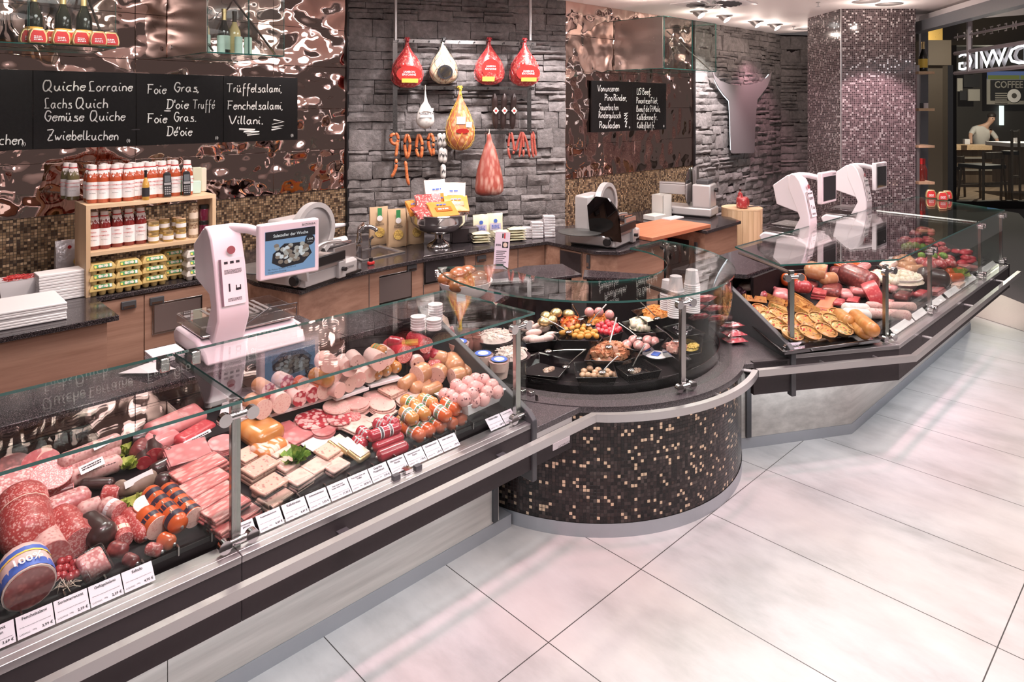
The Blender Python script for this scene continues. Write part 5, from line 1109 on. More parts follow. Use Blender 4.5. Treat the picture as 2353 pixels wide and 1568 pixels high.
# ---------------------------------------------------------------- food helpers
SCL = {q7: 2.3475, q8: 2.851, qd: 3.361, q6: 2.904, q5: 2.904, q4: 2.904}
def onL(px, py, h): return atp(px, py, (0, 2.26, DZ0 + h), (0, -DSL, 1))
def tier(z): return lambda px, py, h: at(px, py, z + h)
def onR(px, py, h):
    z = .72 + h
    for _ in range(8): p = at(px, py, z); z = dzr(p) + h
    return p
def size(f, p, w): return (1.10 if f in (q7, q8) else 1.2 if f is q6 else 1) * w / SCL[f] / FPX * (p.x * FW[0] + p.y * FW[1])
def pos(f, c, hw, on, lift=0):
    p = on(*f(*c), 0); r = size(f, p, hw); p = on(*f(*c), r + lift); return p, size(f, p, hw)
m_sal = speck('salami', (.42, .060, .055), (.70, .40, .36), 150, .44, .07, .38); m_salg = speck('coarse salami', (.50, .19, .18), (.74, .56, .52), 110, .50, .08, .38, dark=(.40, .10, .10)); m_salp = speck('pale salami casing', (.66, .42, .38), (.45, .17, .16), 90, .45, .1, .5, coat=0)
m_salcut = speck('salami cut', (.55, .14, .14), (.76, .46, .43), 190, .46, .08, .35, dark=False); m_dks = flat('dark smoked casing', (.040, .018, .016), .3, 0, Coat_Weight=.5); m_dkred = speck('dark red sausage', (.16, .03, .03), (.32, .08, .07), 60, .45, .1, .35)
m_pinkc = speck('pale pink cut', (.80, .54, .47), (.70, .38, .33), 120, .4, .1, .4, dark=False); m_mort = speck('mortadella', (.74, .43, .38), (.82, .64, .56), 60, .36, .05, .4, dark=False); m_pep = speck('pepper speckled cut', (.76, .47, .41), (.20, .08, .06), 90, .31, .03, .4, dark=False)
m_blut = speck('red and white brawn', (.40, .030, .045), (.76, .50, .46), 52, .52, .06, .3, dark=False); m_redc = speck('dark red cut', (.42, .040, .05), (.60, .16, .15), 60, .38, .1, .35, dark=False); m_or = flat('orange casing', (.56, .10, .022), .22, 0, Coat_Weight=.8); m_yor = speck('yellow orange casing', (.60, .24, .055), (.70, .38, .14), 26, .42, .16, .25, coat=.8)
m_rcas = flat('red casing', (.38, .028, .045), .25, 0, Coat_Weight=.8); m_tan = speck('tan sausage', (.56, .26, .12), (.66, .40, .24), 40, .45, .15, .3, coat=.6); m_ham = speck('pink ham', (.62, .20, .20), (.74, .42, .40), 30, .42, .1, .38); m_wcas = flat('white casing', (.74, .54, .50), .35, 0, Coat_Weight=.4)
m_bac = speck('bacon', (.60, .15, .14), (.76, .48, .42), 26, .5, .08, .35, stretch=(1, 3.5, 3.5)); m_wsl = speck('white meat slice', (.76, .56, .48), (.68, .40, .34), 40, .4, .1, .4, dark=False); m_pate = speck('pate', (.66, .42, .33), (.40, .18, .15), 75, .36, .06, .45, dark=False); m_beefs = speck('beef', (.42, .05, .06), (.62, .25, .22), 40, .38, .1, .33)
m_let = speck('lettuce leaf', (.30, .40, .05), (.55, .58, .16), 60, .5, .15, .5, coat=0); m_parsley = speck('parsley', (.10, .24, .02), (.28, .40, .06), 90, .5, .15, .5, coat=0)
def ends(o, q, e, m): pass
def log(f, a, c, hw, m, label, e='rr', cut=None, lift=0, name='salami', grp=None, on=onL, band=(), bm=None, flat_=1.0, cat='sausage', lumps=0, bow=0, cutk=1.0):
    "a sausage lying between two pixels; e says how each end looks: r round, c cut, k clipped"
    p, r = pos(f, a, hw, on, lift); q, _ = pos(f, c, hw, on, lift); ax = (q - p); L = max(ax.length, r * .6); ax = ax.normalized() if ax.length > 1e-5 else V((0, -1, 0)); q = p + ax * L
    if e[0] == 'r': p = p - ax * r * .0
    pts, rs = [], []; n = 6
    def endp(at_, s, kind):
        o_ = []
        if kind == 'c': return [(0, 1.0)]
        for i in range(n): t = i / (n - 1); ang = t * pi / 2; o_.append((s * (1 - sin(ang)) * -1 * r * .8, max(.08, math.sqrt(1 - (1 - sin(ang)) ** 2))))
        return o_
    for off, k in endp(p, 1, e[0]): pts.append(p + ax * (off if e[0] != 'c' else 0) + ax * 0); rs.append(r * k)
    mid = 7; sd = ax.cross(V((0, 0, 1))).normalized()
    for i in range(1, mid): pts.append(p + ax * L * i / mid + sd * bow * sin(pi * i / mid)); rs.append(r * (1 + .012 * sin(i * 5.1) + lumps * (i % 2)))
    for off, k in endp(q, -1, e[1])[::-1]: pts.append(q + ax * (off if e[1] != 'c' else 0)); rs.append(r * k)
    o = B().tube(pts, rs, m, 16, flat=flat_).build(name, org=p.lerp(q, .5), sm=60); tag(o, label, cat, grp)
    for kind, end, s in ((e[0], p, -1), (e[1], q, 1)):
        if kind == 'c':
            X = face_T(end + ax * s * .0015, sd, ax.cross(sd)); w = V(X.col[2][:3]); k_ = 1 if w.dot(ax * s) > 0 else -1
            X = X @ M.Diagonal((1, 1, 1, 1)); BW(X).tube([(0, 0, -.001), (0, 0, k_ * .0012)], r * .985 * cutk, cut or m_salcut, 24, flat=1).build('cut_face', o)
        if kind == 'k': BW(T(end + ax * s * r * .8)).ball((0, 0, 0), (.006, .006, .006), m_alu, 8).build('metal_clip', o)
    for t0, t1, mm in band:
        B().tube([p + ax * L * t0, p + ax * L * t1], r * 1.012, mm, 20, flat=flat_, caps=False).build('casing_band', o)
    return o, p, q, r
def disc(f, c, hw, h, m, label, cut=None, rx=0, rz=0, lift=0, name='sausage_slice', grp=None, on=onL, sq=1.0, cat='cold cut', n=1):
    p, r = pos(f, c, hw, on, 0); p = on(*f(*c), lift + h * .5); r = size(f, p, hw); sl = math.atan(DSL) if on is onL else 0
    b = B(I)
    for k in range(n): b.lathe([(0, 0), (r * .97, 0), (r, h / n * .3), (r, h / n * .7), (r * .98, h / n), (0, h / n)], m, 26, X=T((R.uniform(-.1, .1) * r * (n > 1), R.uniform(-.1, .1) * r * (n > 1), -h / 2 + h / n * k), R.uniform(0, 6), 0, 0, (1, sq, 1)))
    o = b.build(name, sm=50); tag(o, label, cat, grp); o.location = p; o.rotation_euler = (rx + sl, 0, rz)
    if cut: d = B(I).lathe([(0, h / 2), (r * .95, h / 2), (r * .95, h / 2 + .0012), (0, h / 2 + .0012)], cut, 26, X=M.Diagonal((1, sq, 1, 1))).build('cut_face', o)
    return o
def block(f, c, wpx, d, h, m, label, rz=0, lift=0, name='meat_block', grp=None, on=onL, top=None, rx=0, cat='meat', bev=None, film=False, n=1, sub=0, ry=0):
    p = on(*f(*c), h / 2 + lift); w = size(f, p, wpx); b = B(I); sl = math.atan(DSL) if on is onL else 0
    for k in range(n): j = (0 if n == 1 else R.uniform(-.005, .005)); b.box((-w / 2 + j, -d / 2 - j, -h / 2 + h * k / n), (w / 2 + j, d / 2 - j, -h / 2 + h * (k + .92) / n), m)
    o = b.build(name, bev=bev if bev is not None else min(h, d, w) * (.44 if n == 1 else .3 / n)); tag(o, label, cat, grp); o.location = p; o.rotation_euler = (rx + sl, ry, rz)
    if top: B(I).box((-w * .38, -d * .38, h / 2 - .001), (w * .38, d * .38, h / 2 + .0015), top).build('top_face', o)
    if film: B(I).box((-w * .55, -d * .55, -h * .5), (w * .55, d * .55, h * .62), m_film).build('cling_film', o, bev=.01)
    return o
def lettuce(f, c, hw, label, m=None, on=onL, lift=0):
    p, r = pos(f, c, hw, on, lift); b = B(I); rr = random.Random(int(c[0]))
    for k in range(9):
        a, el = rr.uniform(0, 6.28), rr.uniform(.1, 1.2); n = 7; vs = []
        for i in range(n):
            for j in range(4): u, v = (i / (n - 1) - .5) * 2, j / 3; q = V((u * .55 * (.4 + v), v, .16 * sin(u * 9 + k) * v + .1 * cos(v * 7))); vs.append(M.Rotation(a, 3, 'Z') @ (M.Rotation(el, 3, 'X') @ q) * r)
        b.add(vs, [(i * 4 + j, i * 4 + j + 1, i * 4 + 5 + j, i * 4 + 4 + j) for i in range(n - 1) for j in range(3)], m or m_let)
    o = b.build('lettuce_leaf', sm=180); o.location = p - V((0, 0, r * .7)); return tag(o, label, 'lettuce', 'green garnish in the cases')
def card(parent, X, w, h, lines, m=None, name='paper_label'):
    b = BW(X); b.cb((0, 0, 0), (w, h, .002), m or m_paper)
    for k, (s, sz) in enumerate(lines): b.text(s, sz, m_ink, T((0, h * .2 - sz * 1.3 * k, .0012)), 'c', True)
    return b.build(name, parent)
UP = (0, 0, 1)
# ---------------------------------------------------------------- left case, salami end
S = 'salami end of the left case'
o, p, q, r = log(q7, (118, 600), (150, 770), 112, m_sal, 'thick red salami loaf tied with string, at the left edge of the case', 'rr', flat_=.92); B().tube([p.lerp(q, .42), p.lerp(q, .44)], r * 1.02, m_cream, 16, caps=False).build('string', o)
m_bolo = speck('dark sausage meat', (.24, .035, .035), (.40, .10, .09), 70, .4, .1, .3, dark=False)
o, p, q, r = log(q7, (125, 945), (160, 1060), 112, m_wcas, 'blue and white wrapped sausage with 100% print and dark cut face, at the left front', 'rc', m_bolo, cutk=.93, name='wrapped_sausage', band=[(.02, .2, m_blue), (.2, .27, m_yellow), (.62, .95, m_blue)])
X = face_T(p.lerp(q, .78) + V((0, -.0, r * 1.02)), (1, .05, 0), (q - p) * -1); BW(X).text('100%', .034, m_paper, T((0, -.012, .003)), 'c', True).build('print', o); pass
log(q7, (225, 790), (278, 890), 78, m_salp, 'pale coarse salami with oval cut face between the loaf and the ridged salami', 'rc', m_salg)
log(q7, (330, 690), (425, 815), 72, m_sal, 'ridged dark red salami with rope grooves and cut face', 'rc', m_salcut, lumps=.10)
log(q7, (480, 720), (555, 775), 66, m_dks, 'smooth dark brown sausage right of the ridged salami', 'rr', name='smoked_sausage')
m_bead = flat('red bead skin', (.33, .03, .035), .25, 0, Coat_Weight=.8)
for i, (x, y) in enumerate(((330, 920), (365, 910), (400, 930), (320, 960), (355, 955), (395, 965), (340, 995), (380, 1000), (410, 985), (310, 1000))):
    p, r = pos(q7, (x, y), 22, onL, .015); o = B(I).ball((0, 0, 0), r, m_bead, 12).build('mini_sausage', sm=180); o.location = p; tag(o, 'small round red sausage in the bagged bunch beside the 100% sausage', 'sausage', 'bagged bunch of small red sausages')
p, r = pos(q7, (360, 1060), 24, onL); b = B(I)
for k in range(14): a = k * .45; b.tube([(0, 0, 0), (.02 * cos(a), .02 * sin(a), .008 + .01 * (k % 3)), (.035 * cos(a + .3), .03 * sin(a), .002 + .008 * (k % 2))], .0012, m_cream, 4)
o = b.build('straw_knot', sm=180); o.location = p; tag(o, 'beige straw knot closing the bunch of small red sausages', 'knot')
p, r = pos(q7, (505, 935), 70, onL); block(q7, (505, 935), 125, .085, .03, m_salg, 'cling wrapped piece of coarse salami at the front edge', .3, .02, 'salami_piece', film=True, rx=.5)
log(q7, (300, 620), (430, 570), 66, m_salg, 'half salami with large pale cut side turned up, behind the ridged salami', 'rr', lift=.01, flat_=.7, name='salami_half')
disc(q7, (275, 480), 92, .055, m_sal, 'short thick salami stump with pink cut top', m_salcut, rx=.25, lift=.01, name='salami_stump')
disc(q7, (220, 405), 85, .04, m_sal, 'round salami end with red cut top behind the stump', m_redc, rx=.35, lift=.02, name='salami_end')
disc(q7, (80, 500), 88, .035, m_salg, 'large coarse salami slice leaning at the left edge', m_salg, rx=.3, lift=.02, name='salami_slice')
disc(q7, (70, 425), 80, .04, m_dkred, 'dark spiced salami end at the left edge behind the coarse slice', m_dkred, rx=.3, lift=.02, name='salami_end')
log(q7, (225, 570), (390, 520), 26, m_dkred, 'thin dark salami stick before the stump', 'cc', m_salcut, name='salami_stick')
log(q7, (350, 375), (620, 270), 40, m_salp, 'long white moulded salami, rear one of the pair', 'rr', lift=.045)
log(q7, (385, 415), (620, 325), 36, m_salp, 'long white moulded salami, front one of the pair', 'rr', lift=.02)
o, p, q, r = log(q7, (400, 465), (620, 390), 44, m_salp, 'printed white salami with a handwritten sign on it', 'rr'); BW(face_T(p.lerp(q, .5) + V((0, -r * .75, r * .55)), q - p, UP)).text('SOMMERWURST', .016, m_ink, T((0, -.01, .003)), 'c', True).build('casing_print', o)
def sign(f, c, w, h, lines, label, rz=0, on=onL, lift=.03, tilt=.9):
    p = on(*f(*c), lift); t = root('price_sign', label, 'sign', p, rz, 'small signs lying in the cases'); X = T((0, 0, 0), 0, tilt); b = B(X); b.cb((0, 0, 0), (w, h, .002), m_paper)
    b.build('card', t); b = B(X)
    b.bars(w * .8, h * .13, 2, m_ink, X @ T((0, h * .2, .001)) if False else T((0, h * .2, .001)))
    b.build('lettering', t)
sign(q7, (495, 400), .085, .028, ('Ringsalami', '2,59 €'), 'white sign lying on the printed white salami', .35, lift=.075); sign(q7, (560, 280), .08, .018, ('Edelsalami',), 'white paper tag on the rear white salami', .4, lift=.10); sign(q7, (1070, 255), .12, .028, ('Schinken roh',), 'long white sign among the raw hams', .35, lift=.05)
lettuce(q7, (685, 300), 48, 'curly lettuce behind the printed white salami'); lettuce(q7, (680, 375), 52, 'curly lettuce between white salami and dark sausages'); lettuce(q7, (720, 590), 66, 'large curly lettuce before the bent grey sausage')
p, r = pos(q7, (740, 235), 30, onL, .02); R_ = size(q7, p, 58); o = B().tube([p + V((R_ * cos(a), R_ * .8 * sin(a), 0)) for a in [rad(x) for x in range(-120, 200, 20)]], r, m_dks, 12).build('ring_sausage', org=p, sm=60); tag(o, 'dark ring sausage lying behind the lettuce', 'sausage')
disc(q7, (700, 215), 38, .02, m_dks, 'cut end of the dark ring sausage showing pale meat', m_salg, rx=.6, lift=.03, name='sausage_end')
log(q7, (745, 330), (765, 295), 42, m_dkred, 'dark liver sausage left of the cut dark sausages', 'rr'); log(q7, (830, 280), (835, 350), 44, m_dks, 'dark sausage with red cut end beside the lettuce', 'rc', m_redc); log(q7, (770, 340), (775, 385), 34, m_dks, 'small dark sausage with narrow red cut end', 'rc', m_redc)
log(q7, (890, 335), (910, 345), 40, m_dkred, 'brown grey sausage piece beside the wrinkled one', 'rr'); log(q7, (840, 425), (970, 360), 36, m_dks, 'wrinkled black sausage above the bent grey one', 'rr', lumps=.06); p, r = pos(q7, (880, 490), 48, onL); o = B(I).ball((0, 0, 0), r, m_dks, 14, jit=.05).build('black_sausage', sm=180); o.location = p; tag(o, 'black round sausage knot right of the bent grey sausage', 'sausage')
m_grey = speck('grey mould casing', (.22, .15, .11), (.34, .26, .2), 60, .45, .12, .6, coat=0)
p, r = pos(q7, (730, 490), 34, onL, .02); R_ = size(q7, p, 66); o = B().tube([p + V((R_ * cos(a), R_ * .75 * sin(a), 0)) for a in [rad(x) for x in range(-190, 20, 18)]], r, m_grey, 12).build('bent_sausage', org=p, sm=60); tag(o, 'bent grey mould sausage with white paper band', 'sausage')
BW(face_T(p + V((0, -R_ * .7, r)), (1, .3, 0), (0, .5, 1))).cb((0, 0, .004), (.10, .022, .002), m_paper).build('paper_band', o)
log(q7, (455, 500), (590, 495), 32, m_dks, 'dark liver sausage with cut side, before the white salamis', 'rr', flat_=.8); log(q7, (560, 560), (640, 560), 46, m_sal, 'red salami piece left of the lettuce', 'cc', m_salcut)
o, *_ = log(q7, (450, 640), (530, 610), 40, m_salp, 'thin grey salami with cut face, left of the labelled one', 'rc', m_salcut, lift=.02); log(q7, (575, 620), (640, 650), 44, m_salp, 'grey salami with pink cut face, labelled in white', 'rc', m_salcut, lift=.02, band=[(.3, .6, m_paper)])
log(q7, (690, 670), (770, 770), 40, m_sal, 'long reddish salami with clipped end pointing forward', 'rk'); log(q7, (640, 715), (672, 800), 40, m_sal, 'salami with yellow band and cut face before the dark brown sausage', 'rc', m_salcut, band=[(.45, .7, m_cream)])
log(q7, (610, 850), (660, 860), 36, m_dkred, 'dark red salami end at the front under the banded salami', 'rr'); log(q7, (690, 905), (720, 920), 30, m_dkred, 'small knotted salami tip at the front guard', 'rk'); log(q7, (810, 850), (850, 860), 30, m_sal, 'wrapped salami tip in the front row', 'rk')
m_lab = flat('dark label', (.03, .02, .04), .4)
bd = [(.05, .18, m_lab), (.32, .45, m_lab), (.58, .72, m_lab), (.86, .98, m_lab)]
for a, c, e, l in (((815, 560), (960, 710), 'rk', 'orange sausage with dark printed bands and clipped end, left of the pair'), ((905, 545), (1045, 680), 'rc', 'orange sausage with dark printed bands and pale cut end, right of the pair')):
    o, p, q, r = log(q7, a, c, 48, m_or, l, e, m_pinkc, lift=.015, band=bd, name='banded_sausage')
    for k in (.2, .5, .8): BW(face_T(p.lerp(q, k) + V((-.3, -.5, .8)).normalized() * r * 1.02, q - p, UP)).cb((0, 0, .001), (.012, .016, .002), m_cream).build('band_print', o)
log(q7, (790, 680), (850, 735), 56, m_or, 'short orange sausage with pink cut face before the banded pair', 'rc', m_pinkc, band=[(.4, .7, m_lab)], name='banded_sausage'); disc(q7, (783, 625), 56, .03, m_or, 'tan sliced sausage end beside the lettuce', m_pinkc, rx=.2, lift=.03); log(q7, (880, 800), (915, 815), 36, m_or, 'small orange sausage tip wrapped at the front guard', 'rk')
block(q7, (950, 165), 290, .10, .05, m_ham, 'raw ham slab with fat marbling at the back of the salami end', .3, .03, 'raw_ham', rx=.2); block(q7, (1050, 225), 220, .07, .045, m_redc, 'dark red smoked beef piece beside the raw ham', .45, .02, 'smoked_beef'); block(q7, (870, 250), 150, .12, .05, m_ham, 'pink ham piece behind the dark cut sausages', .2, .02, 'ham_piece')
block(q7, (1010, 340), 190, .12, .03, m_ham, 'stack of wrapped ham slices above the bacon', -.1, .03, 'ham_slices', n=6, film=True); block(q7, (1075, 430), 250, .08, .04, m_bac, 'wrapped bacon pack at the back of the bacon row', .25, .03, 'bacon_pack', n=4, film=True, grp='wrapped bacon packs'); block(q7, (1090, 510), 230, .085, .036, m_bac, 'wrapped bacon pack second in the bacon row', .3, .03, 'bacon_pack', n=4, film=True, grp='wrapped bacon packs')
block(q7, (1140, 575), 230, .085, .036, m_bac, 'wrapped bacon pack third in the bacon row', .32, .025, 'bacon_pack', n=4, film=True, grp='wrapped bacon packs'); block(q7, (1205, 640), 210, .085, .036, m_bac, 'wrapped bacon pack nearest the steel post', .3, .02, 'bacon_pack', n=4, film=True, grp='wrapped bacon packs'); block(q7, (1260, 690), 240, .08, .03, m_bac, 'lowest wrapped bacon pack at the front by the post', .3, 0, 'bacon_pack', n=3, film=True, grp='wrapped bacon packs')
disc(q7, (1200, 290), 70, .02, m_ham, 'stack of pink ham slices behind the post', m_ham, n=4, lift=.03, name='ham_slice')
# ---------------------------------------------------------------- left case, middle and right end
TR = tier(.812); TI = .80
for k, (a, c, l) in enumerate((((0, 640), (310, 600), 'white platter at the left end of the raised step'), ((300, 605), (760, 465), 'white platter under the cut sausages, second from the left'), ((775, 485), (990, 412), 'white platter under the mortadella pile'), ((1000, 400), (1210, 345), 'white platter under the yellow labelled sausages'))):
    p, q = at(*q8(*a), TI), at(*q8(*c), TI); u = (q - p).normalized(); L = (q - p).length; X = face_T(p, u, (-u.y, u.x, 0)); o = BW(X); o.box((0, 0, -.004), (L, .30, .004), m_white); o.box((0, -.004, -.004), (L, .002, .010), m_white); o = o.build('platter', org=p, bev=.002); tag(o, l, 'platter', 'white platters on the raised step')
B().box((.93, 2.70, .70), (2.1, 2.95, .795), m_dark).build('raised_step', left)
gm = 'cut sausages on the white platters'
def lg(a, c, hw, m, cut, l, e='rc', lift=0, **k): return log(q8, a, c, hw, m, l, e, cut, lift, 'sausage', k.pop('grp', None), TR, **k)
lg((225, 500), (300, 545), 58, m_tan, m_pinkc, 'thick liver sausage with large pale cut face, leftmost on the platters'); lg((270, 385), (335, 425), 46, m_tan, m_blut, 'sausage with white and red marbled cut face above the thick liver sausage', lift=.06); lg((370, 470), (420, 505), 58, m_wcas, m_pinkc, 'white cased sausage with pale cut face second from left')
lg((400, 345), (455, 370), 46, m_wcas, m_blut, 'white cased tongue sausage with red cut face, on top of the row', lift=.05); lg((480, 435), (540, 475), 46, m_wcas, m_blut, 'white cased tongue sausage with red mosaic cut face, left of the pair'); lg((570, 415), (625, 450), 46, m_wcas, m_blut, 'white cased tongue sausage with red mosaic cut face, right of the pair')
lg((535, 365), (560, 380), 40, m_or, m_pinkc, 'small orange sausage end with pale face between the tongue sausages', lift=.05); lg((640, 385), (700, 420), 52, m_or, m_pinkc, 'orange cased sausage with pale cut face beside the tongue sausages'); lg((640, 320), (720, 350), 46, m_yor, None, 'yellow orange printed sausage lying behind the pale one', 'rr', .05)
lg((690, 220), (730, 245), 54, m_mort, m_mort, 'mortadella roll on top at the left of the pile', 'rc', .13); lg((700, 290), (770, 315), 52, m_wcas, m_mort, 'mortadella with speckled cut face in the middle of the pile', lift=.06); lg((820, 235), (865, 275), 50, m_wcas, m_mort, 'mortadella with pistachio specks high on the pile', lift=.08); lg((880, 200), (915, 235), 44, m_wcas, m_pep, 'pepper speckled sausage at the top right of the pile', lift=.11)
lg((740, 400), (800, 420), 46, m_wcas, m_pep, 'cut sausage with fine specks, lowest left of the mortadella pile'); lg((830, 365), (870, 380), 48, m_wcas, m_pep, 'pepper sausage with dark specks in the cut face, lower pile'); lg((890, 320), (925, 350), 46, m_wcas, m_mort, 'pale cut sausage right of the pepper sausage'); lg((945, 275), (1000, 320), 46, m_wcas, m_wsl, 'sausage wrapped in clear film at the right of the pile')
for a, c, l, li in (((950, 250), (1045, 315), 'yellow labelled sausage lowest left on the right platter', 0), ((1030, 225), (1105, 290), 'yellow labelled sausage in the middle on the right platter', 0), ((1100, 215), (1170, 270), 'yellow labelled sausage right on the right platter', 0), ((1030, 150), (1080, 165), 'yellow sausage lying on top behind the big mortadella', .10)):
    lg(a, c, 34, m_yor, None, l, 'rk', li, band=[(.15, .3, m_green), (.5, .65, m_green)], grp='yellow labelled sausages')
lg((1010, 190), (1065, 235), 52, m_wcas, m_pep, 'big pepper mortadella above the yellow sausages', lift=.06); lg((1070, 170), (1115, 205), 48, m_wcas, m_pinkc, 'big smooth sausage beside the pepper mortadella', lift=.06)
lg((1130, 130), (1225, 185), 50, m_rcas, m_salcut, 'red cased salami with speckled cut face on the platters', lift=.03); lg((1140, 100), (1200, 110), 34, m_rcas, None, 'red salami end standing up at the back', 'rr', .08); lg((1280, 80), (1365, 125), 46, m_rcas, m_salcut, 'dark red salami with cut face farthest right at the back', lift=.05); lg((1275, 130), (1370, 190), 34, m_rcas, None, 'plain dark red sausage before the back salami', 'rr', .0); lg((1230, 215), (1290, 230), 34, m_dkred, None, 'knotted dark red sausage beside the salami', 'rk'); lg((1380, 170), (1425, 190), 34, m_rcas, None, 'red sausage tip behind the tan sausages', 'rr')
def l8(a, c, hw, m, cut, l, e='rc', lift=0, **k): return log(q8, a, c, hw, m, l, e, cut, lift, k.pop('name', 'sausage'), k.pop('grp', None), onL, **k)
l8((1300, 230), (1310, 245), 44, m_wcas, m_pinkc, 'pale sausage end with cut top above the tan sausages', lift=.06); l8((1350, 300), (1305, 325), 58, m_tan, m_pinkc, 'tan liver sausage with pale cut face, left of three', lift=.03); l8((1450, 300), (1432, 325), 54, m_tan, m_pep, 'tan liver sausage with speckled cut face, middle of three', lift=.03); l8((1590, 320), (1535, 335), 50, m_tan, m_pep, 'tan liver sausage with speckled cut face, right of three', lift=.03)
l8((1400, 260), (1440, 255), 34, m_sal, None, 'small dark salami pieces lying between the pale and tan sausages', 'rr', .05); l8((1420, 200), (1480, 215), 44, m_tan, m_pinkc, 'long tan sausage half at the back right', 'rr', .05); l8((1530, 230), (1560, 270), 58, m_tan, None, 'thick tan liver sausage at the back right', 'rr', .02); l8((1590, 280), (1650, 310), 48, m_tan, None, 'tan liver sausage beside the ball tray', 'rr')
l8((1215, 385), (1270, 350), 40, m_tan, None, 'tan ring sausage left in the front row', 'rr', .02); l8((1290, 410), (1370, 385), 40, m_tan, None, 'tan sausage in film in the front row', 'rr'); l8((1370, 430), (1440, 400), 38, m_tan, None, 'yellowish sausage in the front row beside the lettuce', 'rr'); lettuce(q8, (1435, 410), 48, 'curly lettuce beside the white tray of sausage balls')
c4 = [(1425, 440), (1640, 520), (1885, 410), (1690, 350)]
def quadtray(f, cs, zr, dep, m, label, cat='tray', name='serving_tray', grp=None, k=.82, rim=.006, on=None):
    P = [at(*f(*c), zr) for c in cs]; c = sum(P, V((0, 0, 0))) / 4; n = len(P); c = sum(P, V((0, 0, 0))) / n; vs = []
    for q, z in ((k, -dep), (1, 0), (1.03, 0), (1.03, -.004), (.985, -.003), (k * .97, -dep + .004)): vs += [c + (p - c) * q + V((0, 0, z)) for p in P]
    o = B(); fs = [tuple(range(n))[::-1]] + [(j * n + i, j * n + (i + 1) % n, j * n + n + (i + 1) % n, j * n + n + i) for j in range(5) for i in range(n)] + [tuple(range(5 * n, 6 * n))]
    ar = sum((P[i].x - c.x) * (P[(i + 1) % n].y - c.y) - (P[(i + 1) % n].x - c.x) * (P[i].y - c.y) for i in range(n))
    o.add(vs, fs if ar > 0 else [g[::-1] for g in fs], m); o = o.build(name, org=c - V((0, 0, dep)), bev=.003); tag(o, label, cat, grp); return o, c
quadtray(q8, c4, .785, .055, m_white, 'white tray full of pink sausage balls at the right end'); m_ball = speck('sausage ball', (.70, .36, .34), (.20, .06, .07), 70, .36, .03, .35, dark=False)
nb = 0
for x, y, z in ((1490, 450, .015), (1530, 460, .02), (1565, 390, .05), (1640, 370, .055), (1690, 350, .05), (1745, 355, .055), (1800, 390, .05), (1680, 400, .06), (1600, 420, .05), (1560, 480, .02), (1615, 480, .04), (1665, 445, .05), (1680, 490, .02), (1740, 480, .02), (1765, 435, .04), (1830, 430, .03), (1600, 445, .03), (1720, 400, .03)):
    p = at(*q8(x, y), .765 + z); r = size(q8, p, 41); o = B(I).ball((0, 0, 0), r, m_ball, 16).build('sausage_ball', sm=180) if not nb else bb.copy()
    if nb: C.objects.link(o)
    bb = o; nb = 1; o.location = p; o.rotation_euler = (R.uniform(0, 6), R.uniform(0, 6), 0); tag(o, 'pink speckled sausage ball heaped in the white tray', 'sausage ball', 'sausage balls in the white tray')
g1, g2 = 'yellow and orange short sausages', 'dark red banded sausages'
for a, c, m, l, e, li in (((1225, 560), (1280, 610), m_yor, 'yellow short sausage leftmost on top', 'kk', .05), ((1300, 535), (1360, 580), m_yor, 'yellow short sausage second on top', 'kk', .05), ((1420, 540), (1500, 590), m_or, 'orange red short sausage on top, foremost', 'kk', .05), ((1490, 505), (1565, 545), m_or, 'orange red short sausage on top behind the foremost', 'kk', .05),
      ((1230, 490), (1300, 520), m_yor, 'yellow short sausage behind on top', 'kk', .05), ((1340, 480), (1410, 510), m_yor, 'yellow short sausage farthest back on top', 'kk', .05), ((1235, 665), (1330, 720), m_or, 'orange short sausage leftmost in the lower row', 'kk', 0), ((1310, 635), (1390, 690), m_or, 'orange short sausage second in the lower row', 'kk', 0), ((1380, 610), (1465, 660), m_or, 'orange short sausage third in the lower row', 'kk', 0), ((1460, 590), (1540, 640), m_or, 'orange short sausage fourth in the lower row', 'kk', 0), ((1540, 575), (1600, 610), m_or, 'orange short sausage rightmost in the lower row', 'kk', 0), ((1200, 620), (1240, 660), m_yor, 'yellow short sausage half hidden at the left of the lower row', 'kk', 0)):
    l8(a, c, 40, m, None, l, e, li, grp=g1, name='short_sausage', band=[(.3, .7, m_paper), (.38, .62, m_green)])
for a, c, l, li in (((1045, 640), (1090, 655), 'dark red banded sausage upper left', .05), ((1110, 620), (1160, 640), 'dark red banded sausage upper right', .05), ((1010, 720), (1170, 665), 'dark red banded sausage lying across in front', .04), ((940, 690), (985, 725), 'dark red banded sausage at the left of the pile', .01), ((910, 750), (950, 780), 'dark red banded sausage tip at the lower left', 0)):
    l8(a, c, 36, m_rcas, None, l, 'kk', li, grp=g2, name='banded_sausage', band=[(.25, .4, m_paper), (.28, .37, m_lab), (.62, .77, m_paper), (.65, .74, m_lab)])
for a, c, l in (((1040, 790), (1190, 730), 'plain dark red sausage, rear one of the two in front'), ((1070, 850), (1220, 790), 'plain dark red sausage, front one of the two')): l8(a, c, 36, m_rcas, None, l, 'kk', 0, grp='plain dark red sausages', name='red_sausage')
